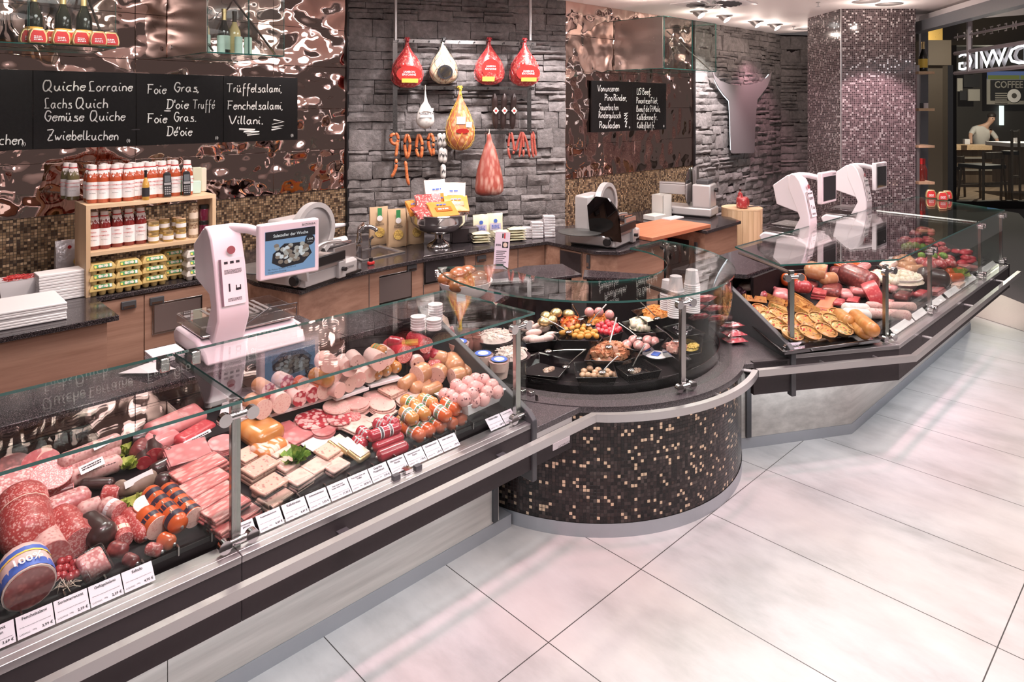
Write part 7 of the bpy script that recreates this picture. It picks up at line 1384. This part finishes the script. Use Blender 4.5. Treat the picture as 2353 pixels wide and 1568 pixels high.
for a in ((590, 850, 68, m_quich, 'quiche wedge standing tilted left of the post', 2.6, .03, .5), (490, 830, 55, m_quich, 'flat quiche wedge at the back left corner of the tray', 2.2, .02), (440, 845, 50, m_quich, 'quiche wedge at the far left end of the tray', 2.9, .03), (740, 890, 70, m_quich, 'quiche wedge with paper label behind the post', .3, .02), (850, 945, 66, m_quich, 'quiche wedge before the labelled box', .7, .03, .3), (585, 905, 52, m_spin, 'spinach wedge left of the post', 2.4, .01)): wedge(*a)
for a in ((520, 875, 60, m_quich, 'quiche wedge lying second from the end panel', 2.0, .02, .3), (660, 860, 66, m_quich, 'quiche wedge directly behind the post', 1.2, .05, .4), (700, 935, 70, m_spin, 'spinach wedge under the post', .8, .02, .3), (450, 812, 50, m_spin, 'spinach wedge at the back by the end panel', 2.5, .04, .3), (830, 890, 74, m_quich, 'quiche wedge tilted beside the labelled wedge', .4, .05, .5), (900, 915, 70, m_quich, 'quiche wedge behind the second quiche row', 1.0, .04, .4), (530, 860, 64, m_quich, 'upper quiche wedge on the flat ones left of the post', 2.3, .06, .5)): wedge(*a)
log(q6, (1090, 940), (1150, 985), 36, m_fry, 'oval fried pastry left of the long rolls', 'rr', None, .03, 'fried_pastry', None, onQ, cat='pastry'); log(q6, (1200, 950), (1310, 1040), 40, m_fry, 'long fried pastry roll uppermost at the tray corner', 'rr', None, .035, 'pastry_roll', 'long pastry rolls', onQ, cat='pastry'); log(q6, (1170, 1000), (1260, 1065), 34, m_fry, 'long fried pastry roll below the upper one', 'rr', None, .005, 'pastry_roll', 'long pastry rolls', onQ, cat='pastry')
o = block(q6, (985, 935), 150, .10, .05, m_quich, 'square quiche piece with white label in the middle of the tray', .35, .01, 'quiche_piece', on=onQ, cat='quiche', bev=.006); BW(T(o.location + V((0, -.0, .026)), .35)).box((-.025, -.02, 0), (.03, .025, .002), m_paper).build('paper_label', o); block(q6, (640, 905), 130, .12, .03, m_crust, 'flat baked pastry slab left of the post', 2.2, 0, 'pastry_slab', on=onQ, cat='pastry')
def lr(a, c, hw, m, l, e='rr', cut=None, lift=0, **k): return log(q6, a, c, hw, m, l, e, cut, lift, k.pop('name', 'sausage'), k.pop('grp', None), onR, **k)
def br(*a, **k): return block(q6, *a, on=onR, **k)
lr((905, 640), (1000, 665), 50, m_tan, 'large tan roast roll with pink cut face behind the quiches', 'rc', m_ham, .05, name='roast_roll'); lr((990, 700), (1050, 695), 34, m_tan, 'small tan roll before the large roast roll', 'rc', m_pinkc, .04); lr((735, 705), (835, 705), 36, m_or, 'orange red smoked sausage at the back left', 'rr', None, .03); lr((820, 750), (870, 755), 36, m_redc, 'dark red smoked piece before the orange sausage', 'rr', None, .02)
for i in range(6): lr((1065 + 22 * i, 600 - 4 * i + 6), (1165 + 20 * i, 650 - 9 * i), 11, m_or, f'thin wiener sausage in the row at the back, {names[i]} from the left', 'rr', None, .03, name='wiener_sausage', grp='thin wiener sausages')
br((1075, 645), 90, .10, .06, m_dkred, 'dark red ham block behind the netted ham', .4, .02, 'ham_block'); lr((1150, 670), (1290, 730), 62, m_dkred, 'netted dark smoked ham with grid marks', 'rr', None, .02, name='netted_ham', lumps=.05, cat='ham'); br((1210, 775), 150, .11, .07, m_ham, 'film wrapped pale pork slab before the netted ham', .5, .0, 'pork_slab', film=True); br((1345, 680), 210, .12, .06, m_ham, 'large pink meat loaf slab behind the corner post', .1, .0, 'meat_loaf')
br((1500, 660), 260, .14, .05, m_wsl, 'pale pink roast slab right of the corner post', .1, .0, 'roast_slab'); o = br((1040, 770), 190, .13, .07, m_dkred, 'brown smoked meat block with yellow label', .3, .0, 'smoked_block'); BW(T(o.location + V((0, -.005, .045)), .3)).box((-.06, -.03, 0), (.06, .03, .003), m_yellow).build('yellow_label', o); br((955, 800), 120, .09, .05, m_beefs, 'sliced dark roast piece left of the yellow label', .3, .0, 'roast_piece', n=3); br((1010, 860), 260, .10, .025, m_board, 'wooden board with meat slices in the middle of the case', .2, .0, 'serving_board', cat='board'); br((1090, 855), 110, .06, .03, m_beefs, 'dark meat piece on the wooden board', .2, .03, 'meat_piece')
for x, y, l in ((755, 745, 'white lidded tub at the back left beside the post'), (830, 800, 'white tub with printed label in front of the smoked piece')):
    p = onR(*q6(x, y), -.02); o = B(I).lathe([(.045, 0), (.056, .055), (.060, .058), (.058, .064), (0, .064)], m_white, 22).build('plastic_tub', sm=40); o.location = p; tag(o, l, 'tub', 'white tubs in the right case'); B(I).lathe([(.0485, .012), (.0565, .045)], m_tag, 22).build('tub_label', o)
for i in range(4): lr((830 + 30 * i, 870 + 8 * i), (900 + 34 * i, 905 + 4 * i), 10, m_thin, f'thin dark red stick sausage in the bundle, {names[i]} from the left', 'rr', None, .01, name='stick_sausage', grp='stick sausages'); lr((560 + 30 * i, 725 + 12 * i), (640 + 30 * i, 760 + 12 * i), 13, m_pack, f'film wrapped sausage behind the quiche tray, {names[i]} from the back', 'rr', None, .01, name='wrapped_sausage', grp='film wrapped sausages')
for i, (x, y) in enumerate(((395, 785), (425, 775), (450, 795), (410, 800))): p, r = pos(q6, (x, y), 20, onR); o = B(I).ball((0, 0, 0), r, flat('purple sausage', (.16, .06, .09), .3), 12).build('round_sausage', sm=180); o.location = p; tag(o, 'small dark purple round sausage at the left end behind the quiches', 'sausage', 'small purple round sausages')
disc(q6, (1330, 830), 95, .09, m_redc, 'big round red roast beef piece with cut face behind the corner post', m_redc, rx=1.15, rz=.5, lift=.02, name='roast_beef', on=onR, cat='meat'); m_redbr = flat('bright red cut', (.55, .04, .06), .3)
for a, c, l in (((1140, 900), (1260, 905), 'white printed salami bundle left of the corner post'), ((1140, 935), (1270, 945), 'white printed salami before the bundle')): lr(a, c, 34, m_white_cas, l, 'kk', None, .0, name='printed_salami', grp='white printed salamis')
lr((1290, 880), (1580, 885), 24, m_salp, 'long pale salami behind the guard, rear one', 'kk', None, .02, name='long_salami', grp='long pale salamis'); lr((1290, 930), (1540, 945), 30, m_salp, 'long pale salami behind the guard, front one', 'kk', None, .0, name='long_salami', grp='long pale salamis'); br((1515, 815), 140, .09, .06, m_dkred, 'dark vacuum packed meat block beside the white bowl', .1, .0, 'vacuum_pack', film=True)
for x, y, w, d_, h, m, rz, li, l in ((700, 800, 150, .10, .06, m_ham, .4, .0, 'pink ham piece left of the printed tub'), (560, 790, 130, .09, .05, m_pack, .5, .0, 'film wrapped red meat piece behind the quiche tray'), (470, 745, 120, .09, .05, m_wsl, .3, .0, 'pale meat piece at the back left end'), (620, 690, 130, .08, .06, m_pack, .2, .02, 'wrapped pale sausages bag at the back left'), (900, 740, 130, .09, .05, m_dkred, .2, .0, 'dark smoked meat before the tan roast roll'), (1130, 700, 120, .10, .06, m_ham, .2, .0, 'pink ham half behind the netted ham'),
      (1250, 620, 150, .08, .05, m_ham, .1, .04, 'pink sliced ham block behind the wiener row'), (1130, 800, 130, .09, .06, m_ham, .5, .0, 'pink ham end between label block and pork slab'), (1440, 760, 110, .08, .05, m_ham, .1, .0, 'pink ham cube by the corner post'), (1290, 770, 100, .08, .05, m_wsl, .5, .0, 'pale pork piece before the netted ham'), (1180, 850, 120, .07, .04, m_redc, .2, .0, 'dark red meat piece on the board end'), (1420, 600, 150, .10, .05, m_wsl, .1, .05, 'pale roast block behind the meat loaf'), (1600, 700, 130, .09, .05, m_dkred, .1, .0, 'dark ham piece behind the white bowl'), (1740, 780, 150, .07, .04, m_ham, .0, .0, 'pink ham slices at the front right of the middle post'), (1640, 800, 120, .08, .05, m_beefs, .0, .0, 'dark roast slices right of the white bowl'), (1880, 740, 120, .06, .03, m_wsl, .0, .0, 'pale slices at the far front guard'), (1400, 860, 110, .07, .03, m_salcut, .0, .0, 'salami slices behind the long pale salamis')): br((x, y), w, d_, h, m, l, rz, li, 'meat_cut', grp='meat cuts filling the right case', n=1 if h > .045 else 3)
p = onR(*q6(1530, 760), .0); t = root('large_bowl', 'large white bowl of creamy salad behind the corner post', 'bowl', p + V((0, .06, -.03))); B(I).lathe([(.10, 0), (.12, .02), (.165, .10), (.172, .112), (.165, .112), (.12, .05), (0, .05)], m_white, 36).build('bowl_body', t, sm=60); k = heap(q6, (1530, 735), 140, .03, m_crm, 'cream_salad', lambda a, b_, h: p + V((0, .06, .06 + h)), 'bead', 60, 1, 3, seed=12); k['label'] = 'creamy white salad in the large white bowl'
lr((1400, 650), (1350, 620), 12, m_black, 'dark handle of the knife lying on the meat loaf', 'rr', None, .06, name='carving_knife', cat='knife'); lr((1660, 685), (1770, 705), 56, m_dks, 'big dark smoked ham with pale cut side at the middle post', 'rr', None, .0, name='smoked_ham', cat='ham'); br((1690, 690), 190, .05, .02, m_wsl, 'pale cut ham slice leaning before the dark ham', -.1, .05, 'ham_slice', rx=.7)
for i, (a, c, l) in enumerate((((1770, 615), (1840, 620), 'rearmost by the lettuce'), ((1810, 655), (1890, 650), 'middle by the lettuce'), ((1830, 695), (1895, 690), 'front by the lettuce'), ((1510, 615), (1580, 612), 'left behind the roast slab'), ((1560, 640), (1640, 635), 'right behind the roast slab'))): lr(a, c, 26, m_or if i < 3 else m_tan, 'short orange sausage, ' + l, 'rr', None, .01, name='orange_sausage', grp='short orange sausages')
lettuce(q6, (1895, 645), 52, 'curly lettuce beside the short orange sausages', on=onR); disc(q6, (1950, 625), 50, .03, m_roll, 'pale pink meat slices right of the lettuce', m_ham, name='meat_slice', on=onR, n=3); disc(q6, (1525, 575), 80, .015, m_white, 'white oval platter with tan pieces at the back', None, name='white_platter', on=onR, sq=.7, cat='platter', lift=.03); many([(1490, 570), (1530, 560), (1560, 580)], q6, .80, 30, m_tan, 'breaded_piece', 'tan breaded piece on the white oval platter', 'meat', 'breaded pieces on the platter', (1.3, 1, .7))
quadtray(q6, [(1590, 590), (1650, 635), (1880, 610), (1810, 560)], .78, .05, m_tray, 'dark tray of stuffed meat rolls near the far end', 'tray', 'meat_tray'); many([(1640, 590), (1700, 585), (1760, 578), (1820, 572), (1690, 610), (1760, 605), (1830, 598)], q6, .79, 36, m_beef, 'stuffed_roll', 'red stuffed meat roll with herb top in the dark tray', 'meat roll', 'stuffed meat rolls', (1, .9, .8)); many([(1640, 545), (1720, 548), (1780, 545), (1790, 550)], q6, .83, 20, m_parsley, 'herb_tuft', 'green herb tuft decorating the stuffed meat rolls', 'herb', 'herb tufts')
ri = 0
for x, y, w, l in ((1790, 530, 120, 'dark steak heap beside the stuffed rolls'), (1900, 545, 170, 'bright red steak slices near the end glass'), (1930, 590, 150, 'flat red steak row at the end of the case'), (1760, 490, 110, 'red meat cubes behind the steaks'), (1600, 470, 160, 'long red fillet at the back of the case'), (1520, 460, 130, 'red fillet with herb line at the back left'), (1690, 460, 120, 'dark red roast at the back near the bracket'), (1480, 370, 130, 'red roast farthest left on the rear shelf'), (1600, 395, 150, 'red roast in the middle of the rear shelf'), (1700, 400, 110, 'small red roast at the right of the rear shelf'), (1650, 510, 110, 'pink meat slices beside the herb line')):
    ri += 1; m = m_redbr if 'bright' in l or 'flat' in l else (m_beef, m_beefs, m_redc)[ri % 3]; r_ = random.Random(ri); p, r = pos(q6, (x, y), w * .62, onR, 0); p = onR(*q6(x, y), .02); b = B(I)
    for k in range(6): b.ball((r * r_.uniform(-.6, .6), r * .5 * r_.uniform(-.6, .6), .008 * k), (r * .5, r * .32, .022), m, 10, X=M.Rotation(r_.uniform(-.4, .4), 4, 'Z'), jit=.05, rr=r_)
    o = b.build('beef_cut', sm=180); o.location = p; tag(o, l, 'meat', 'cuts of beef in the right case')
br((1440, 470), 130, .25, .10, m_acryl, 'clear divider block between sausages and raw beef', .0, .0, 'divider', cat='divider', bev=.002); many([(1530, 490), (1600, 480), (1650, 490), (1560, 478)], q6, .80, 22, m_parsley, 'parsley_tuft', 'green parsley tuft on the rear red fillets', 'herb', 'parsley tufts')
t = root('price_tag', 'white price tag hanging at the quiche tray beside the steel post', 'price tag', onR(*q6(785, 1145), 0)); p = at(*q6(785, 1150), .68); X = face_T(p + V((-.02, -.02, 0)), dU, (0, .3, 1)); BW(X).cb((0, 0, 0), (.085, .06, .002), m_tag).build('card', t); b = BW(X); b.text('Filetto Tomate', .010, m_ink, T((0, .012, .0015)), 'c', True); b.text('3,29 €', .010, m_ink, T((.036, -.022, .0015)), 'r', True); b.build('lettering', t)
for i, (x0, x1) in enumerate(((4.62, 5.0), (5.02, 5.27), (5.36, 5.72), (5.78, 6.15), (6.17, 6.6), (6.72, 7.3))):
    o = tag(B(face_T((x0, 1.425, .675), (1, 0, 0), (0, .72, .69))).box((0, -.022, 0), (x1 - x0, .022, .0015), m_paper).build('price_strip'), f'grey printed price strip behind the right front glass, {names[i]} from the corner', 'price strip', 'price strips in the right case')
for i, (px, py) in enumerate(((2139, 455), (2166, 460), (2176, 457))): tin(at(px, py, 1.132) + V((0, .0, 0)), ('red and gold pate tin standing alone on the far glass top', 'red and gold pate tin, left of the pair on the far glass top', 'red and gold pate tin, right of the pair on the far glass top')[i], 'pate tins on the glass top', 1.05, rad(-65))
# ---------------------------------------------------------------- bottle shelf beside the column, shop sign, mall
def atd(px, py, d): r = ray(px, py); return V((0, 0, CAMH)) + r * d
def vb(b, px0, py0, px1, py1, d, dep, m):
    a, c = atd(px0, py1, d), atd(px1, py0, d); k = V((FW[0], FW[1], 0)) * dep; x = [V((a.x, a.y, a.z)), V((c.x, c.y, a.z)), V((c.x, c.y, c.z)), V((a.x, a.y, c.z))]
    return b.add(x + [v + k for v in x], [(0, 1, 2, 3), (5, 4, 7, 6), (1, 5, 6, 2), (4, 0, 3, 7), (3, 2, 6, 7), (4, 5, 1, 0)], m)
m_greywall = flat('blue grey panel', (.13, .14, .155), .5); m_beige = flat('sandstone', (.20, .165, .115), .7); m_taupe = flat('taupe fascia', (.085, .075, .066), .7)
t = root('bottle_shelf', 'tall narrow shelf with pale boards beside the mosaic column', 'shelf', atd(2128, 470, 7.85)); vb(B(), 2107, 150, 2113, 470, 7.8, .06, m_alu).build('upright', t); vb(B(), 2116, 40, 2133, 480, 8.1, .04, m_greywall).build('back_panel', t)
for y in (168, 253, 338, 422): vb(B(), 2111, y - 4, 2148, y + 2, 7.75, .25, m_light).build('shelf_board', t)
bottle('champagne_bottle', 'dark champagne bottle with gold neck on the shelf beside the column', atd(2121, 164, 7.85), .335, .046, m_dkglass, m_goldf, m_yellow, None)
for x, l in ((2117, 'dark red bottle on the low shelf, left one'), (2123, 'dark red bottle on the low shelf, right one')): bottle('red_bottle', l, atd(x, 417, 7.85 + (x > 2120) * .1), .26, .038, flat('dark red bottle', (.16, .02, .015), .1, 0, Coat_Weight=1), m_red, None, 'dark red bottles')
for x, m, l in ((2119, m_gasket, 'dark box on the second shelf beside the column'), (2128, m_white, 'small white card box tilted on the second shelf')): tag(vb(B(), x - 6, 237, x + 5, 249, 7.85, .08, m).build('small_box', org=atd(x, 249, 7.9)), l, 'box')
L0, L1 = V((8.54, 2.02, 0)), V((7.40, 1.19, 0)); LU = (L1 - L0).normalized()
t = root('shop_sign', 'hanging steel shop sign with lit letters seen from behind', 'sign', L0 + V((0, 0, 2.4))); m_signm = flat('sign steel', (.45, .42, .43), .4, .8)
E_ = L1 + LU * 1.2; b = B()
for z in (2.40, 2.61, 2.78): B().tube([L0 + V((0, 0, z)), E_ + V((0, 0, z))], .022 if z < 2.7 else .014, m_signm, 6).build('sign_bar', t)
for s_ in (.32, 1.55): B().tube([L0 + LU * s_ + V((0, 0, 2.40)), L0 + LU * s_ + V((0, 0, 3.2))], .026, m_signm, 6).build('hanger', t)
for s_, z, sz, m, dx in (('LUDWIG', 2.425, .25, m_led, .10), ('METZGEREI', 2.745, .105, m_alu, .05)):
    X = face_T(L0 + LU * dx + V((0, 0, z)), -LU, (0, 0, 1)); vs, _ = glyphs(s_, True); w = max(v.x for v in vs) * sz; b = BW(X); n_ = len(s_)
    if m is m_led:
        b.text(s_, sz, m_signm, T((0, 0, .03)), 'r', True, 1.95); b.text(s_, sz, m_led, T((0, 0, -.01)), 'r', False, 1.95)
    else:
        x = 0
        for ch in s_[::-1]: b.text(ch, sz, m_alu, T((-x, 0, 0)), 'r', True); x += .135
    b.build('sign_letters', t)
# cut ceiling edge with stepped soffit
n2 = V((LU.y, -LU.x, 0)); 
b = B()
for k, (z0, z1, o0, m) in enumerate(((3.04, 3.20, -.02, m_greywall), (2.95, 3.06, .10, m_white), (2.86, 2.97, .22, m_greywall))): p, q = L0 + LU * -.35 + n2 * o0, L0 + LU * 6 + n2 * o0; b.prism([(p.x, p.y), (q.x, q.y), (q.x + n2.x * .12, q.y + n2.y * .12), (p.x + n2.x * .12, p.y + n2.y * .12)], z0, z1, m)
struct(b.build('trim_soffit'))
b = B(); vb(b, 2133, 100, 2166, 480, 11, .6, m_beige); vb(b, 2166, 100, 2178, 480, 11.3, .5, m_beige); vb(b, 2133, 92, 2186, 150, 10.8, .3, m_beige); struct(b.build('wall_mall_pillar')); struct(vb(B(), 2179, 150, 2190, 480, 12.2, .2, m_greywall).build('trim_mall'))
struct(vb(B(), 2128, 40, 2166, 92, 12.5, .1, flat('gold niche', (.62, .45, .18), .3, .6)).build('wall_mall_niche')); struct(vb(B(), 2100, -250, 2900, 104, 13.9, .3, m_taupe).build('wall_mall_fascia'))
b = B(); vb(b, 2187, 104, 2198, 480, 13.8, .25, m_black); vb(b, 2198, 463, 2900, 479, 13.8, .2, m_black); struct(b.build('window_1_frame')); struct(vb(B(), 2198, 104, 2900, 463, 13.95, .01, m_glass).build('window_1'))
m_cfloor = wood('cafe floor wood', (.26, .18, .12), (.44, .33, .24), 0, .5); k = V((FW[0], FW[1], 0)); a, c = at(2150, 470, .012), at(2700, 470, .012)
struct(B().quad(a, c, c + k * 8, a + k * 8, m_cfloor).build('floor_cafe')); m_cwall = flat('cafe back wall', (.055, .050, .046), .7); struct(vb(B(), 2120, 60, 2700, 420, 19.5, .1, m_cwall).build('wall_cafe'))
lamp('cafe_lamp', 'POINT', atd(2300, 190, 16.2), 240, (1, .86, .7), .3); lamp('mall_lamp', 'POINT', atd(2240, 120, 10.0), 22, (1, .9, .8), .3); lamp('niche_lamp', 'SPOT', atd(2147, 90, 12.0), 60, (1, .8, .45), .05, atd(2147, 60, 12.5), 80)
m_post = flat('poster black', (.02, .02, .022), .5); m_grayp = flat('poster grey', (.34, .32, .29), .6)
t = root('coffee_poster', 'dark COFFEE poster with a cup seen from above on the cafe wall', 'poster', atd(2316, 235, 18.5)); vb(B(), 2268, 178, 2353, 240, 18.6, .02, m_grayp).build('poster_panel', t); vb(B(), 2277, 184, 2360, 231, 18.55, .02, m_post).build('poster_face', t); X = face_T(atd(2285, 202, 18.5), (RT[0], RT[1], 0), (0, 0, 1)); b = BW(X); b.text('COFFEE', .26, m_grayp, I, 'l', True, .85)
for kk in range(5): b.box((.02, -.16 - .06 * kk, 0), (.34, -.13 - .06 * kk, .001), m_grayp)
X2 = X @ T((.54, -.20, .002)); b.add([X2 @ V((.19 * cos(i * .35), .16 * sin(i * .35), .002)) for i in range(18)], [tuple(range(18))], m_paper, None) if False else None
b.build('lettering', t); BW(X @ T((.52, -.21, 0))).tube([(0, 0, 0), (0, 0, .01)], .18, m_paper, 20).build('cup_picture', t); BW(X @ T((.52, -.21, .011))).tube([(0, 0, 0), (0, 0, .004)], .07, m_taupe, 14).build('coffee_picture', t)
for x0, y0, x1, y1, m, l in ((2215, 172, 2251, 200, m_post, 'dark script poster above the cafe counter'), (2206, 208, 2222, 230, m_post, 'small dark framed menu below the script poster'), (2200, 180, 2212, 210, m_grayp, 'grey illustrated poster at the left of the cafe wall'), (2225, 205, 2252, 232, m_grayp, 'grey sketch print beside the small menu')): tag(vb(B(), x0, y0, x1, y1, 18.6, .03, m).build('wall_poster', org=atd(x0, y1, 18.6)), l, 'poster')
for x0, x1, l in ((2271, 2343, 'wide screen with blue and yellow landscape above the coffee poster'), (2346, 2400, 'second wide screen cut by the right edge')):
    t = root('wall_screen', l, 'screen', atd(x0, 181, 18.4)); vb(B(), x0, 164, x1, 182, 18.45, .05, glow('screen sky', (.25, .35, .75), .35)).build('sky_half', t); vb(B(), x0, 173, x1, 182, 18.44, .02, glow('screen field', (.45, .48, .12), .3)).build('field_half', t)
tag(vb(B(), 2301, 243, 2307, 288, 19.4, .09, glow('cafe tube', (.9, 1, .95), 1.6)).build('light_tube', org=atd(2304, 288, 19.4)), 'vertical white light tube behind the cafe bar', 'lamp')
def stool(px, y0, y1, d, wpx, l, ry=0):
    p = atd(px, y1, d); p.z = .012; h = atd(px, y0, d).z; w = wpx / FPX * d / 2; t = root('bar_stool', l, 'bar stool', p, YAW - pi / 2 + ry, 'bar stools in the cafe'); sz = h * .68
    for sx in (-1, 1):
        for sy in (-1, 1): B(I).tube([(sx * w, sy * w, 0), (sx * w * .8, sy * w * .85, h if sy < 0 else sz)], .026, m_brownwood, 6).build('leg', t)
    B(I).box((-w, -w, sz - .03), (w, w, sz + .05), m_post).build('seat', t, bev=.01); B(I).box((-w * .8, -w - .02, h - .16), (w * .8, -w + .02, h - .02), m_brownwood).build('backrest', t, bev=.005)
    for s_, q in ((1, .25), (-1, .35)): B(I).box((-w * .9, s_ * w - .015, h * q), (w * .9, s_ * w + .015, h * q + .05), m_brownwood).build('foot_rail', t)
stool(2256, 347, 460, 14.9, 66, 'dark wooden bar stool with backrest in the middle of the cafe', .25); stool(2322, 300, 458, 14.6, 26, 'tall dark wooden stool at the right cafe table', .3); stool(2199, 358, 445, 15.6, 22, 'dark wooden stool cut off by the window frame at the left')
t = root('cafe_table', 'high wooden cafe table with pale top at the right edge', 'table', at(2345, 440, .012)); vb(B(), 2320, 329, 2420, 338, 15.6, .8, m_paper).build('table_top', t); vb(B(), 2322, 338, 2420, 424, 15.7, .6, m_brownwood).build('table_base', t)
t = root('cafe_bar', 'wooden cafe bar with open shelves behind the stools', 'counter', at(2250, 425, .012)); vb(B(), 2198, 334, 2330, 345, 17.2, .5, m_light).build('bar_top', t); vb(B(), 2198, 345, 2300, 420, 17.3, .4, m_brownwood).build('bar_front', t)
for y in (362, 390): vb(B(), 2200, y, 2285, y + 3, 17.25, .1, m_grayp).build('shelf', t)
for x, y, d, l in ((2223, 332, 17.1, 'white napkin holder on the cafe bar at the left'), (2338, 329, 15.8, 'white caddy on the high cafe table')): tag(vb(B(), x - 6, y - 12, x + 6, y, d, .08, m_white).build('napkin_holder', org=atd(x, y, d)), l, 'napkin holder')
# a person bending behind the cafe bar
d = 18.15; o_ = atd(2252, 345, d); rx_ = V((RT[0], RT[1], 0)); Zu = V((0, 0, 1)); ky = V((FW[0], FW[1], 0))
def skin(name, nodes, edges, m, parent=None, org=(0, 0, 0)):
    me = bpy.data.meshes.new(name); me.from_pydata([V(n[0]) - V(org) for n in nodes], edges, []); o = bpy.data.objects.new(name, me); C.objects.link(o); me.materials.append(m); s = o.modifiers.new('skin', 'SKIN'); o.modifiers.new('sub', 'SUBSURF').levels = 2; o.modifiers['sub'].render_levels = 2
    for v, n in zip(me.skin_vertices[0].data, nodes): v.radius = (n[1], n[1] * (n[2] if len(n) > 2 else 1))
    me.skin_vertices[0].data[0].use_root = True; s.use_smooth_shade = True; o.parent = parent; return o
Q = lambda x, y, z: o_ + rx_ * x + ky * y + Zu * z
t = root('person', 'person in a white shirt bending forward behind the cafe bar', 'person', (o_.x, o_.y, .012))
m_skin = flat('skin', (.50, .30, .22), .5); m_shirt = flat('white shirt', (.52, .50, .48), .7); m_trous = flat('dark trousers', (.03, .03, .035), .7); m_hair = flat('dark hair', (.02, .015, .012), .5); og = t.location
body = [(Q(.02, 0, .02), .15), (Q(0, 0, .22), .15), (Q(-.03, -.04, .46), .17), (Q(.06, -.10, .62), .10), (Q(.14, -.14, .70), .055), (Q(.19, -.17, .80), .09), (Q(.20, -.18, .90), .085), (Q(-.20, -.06, .55), .065), (Q(-.36, -.16, .40), .05), (Q(-.44, -.30, .25), .04), (Q(-.47, -.36, .18), .035), (Q(.25, -.08, .48), .06), (Q(.30, -.22, .26), .045), (Q(.24, -.34, .12), .035), (Q(-.07, 0, -.45), .085), (Q(-.08, 0, -.86), .055), (Q(.11, 0, -.45), .085), (Q(.12, 0, -.86), .055)]
skin('body', body, [(0, 1), (1, 2), (2, 3), (3, 4), (4, 5), (5, 6), (2, 7), (7, 8), (8, 9), (9, 10), (2, 11), (11, 12), (12, 13), (0, 14), (14, 15), (0, 16), (16, 17)], m_skin, t, og)
skin('shirt', [(Q(.02, 0, .0), .17), (Q(0, 0, .22), .17), (Q(-.03, -.04, .46), .19), (Q(.05, -.09, .60), .12), (Q(-.20, -.06, .55), .08), (Q(-.36, -.16, .40), .062), (Q(.25, -.08, .48), .075), (Q(.30, -.22, .28), .058)], [(0, 1), (1, 2), (2, 3), (2, 4), (4, 5), (2, 6), (6, 7)], m_shirt, t, og)
skin('trousers', [(Q(.02, 0, .0), .165), (Q(-.07, 0, -.45), .10), (Q(-.08, 0, -.86), .07), (Q(.11, 0, -.45), .10), (Q(.12, 0, -.86), .07)], [(0, 1), (1, 2), (0, 3), (3, 4)], m_trous, t, og)
BW(T(Q(.20, -.15, .90))).ball((0, 0, 0), (.10, .10, .09), m_hair, 12).build('hair', t, sm=180)
b = BW(T(Q(.19, -.25, .81), YAW - pi / 2)); b.ball((0, -.005, -.015), (.014, .018, .020), m_skin, 8); b.ball((-.035, 0, .02), .012, m_ink, 8); b.ball((.035, 0, .02), .012, m_ink, 8); b.build('face', t)
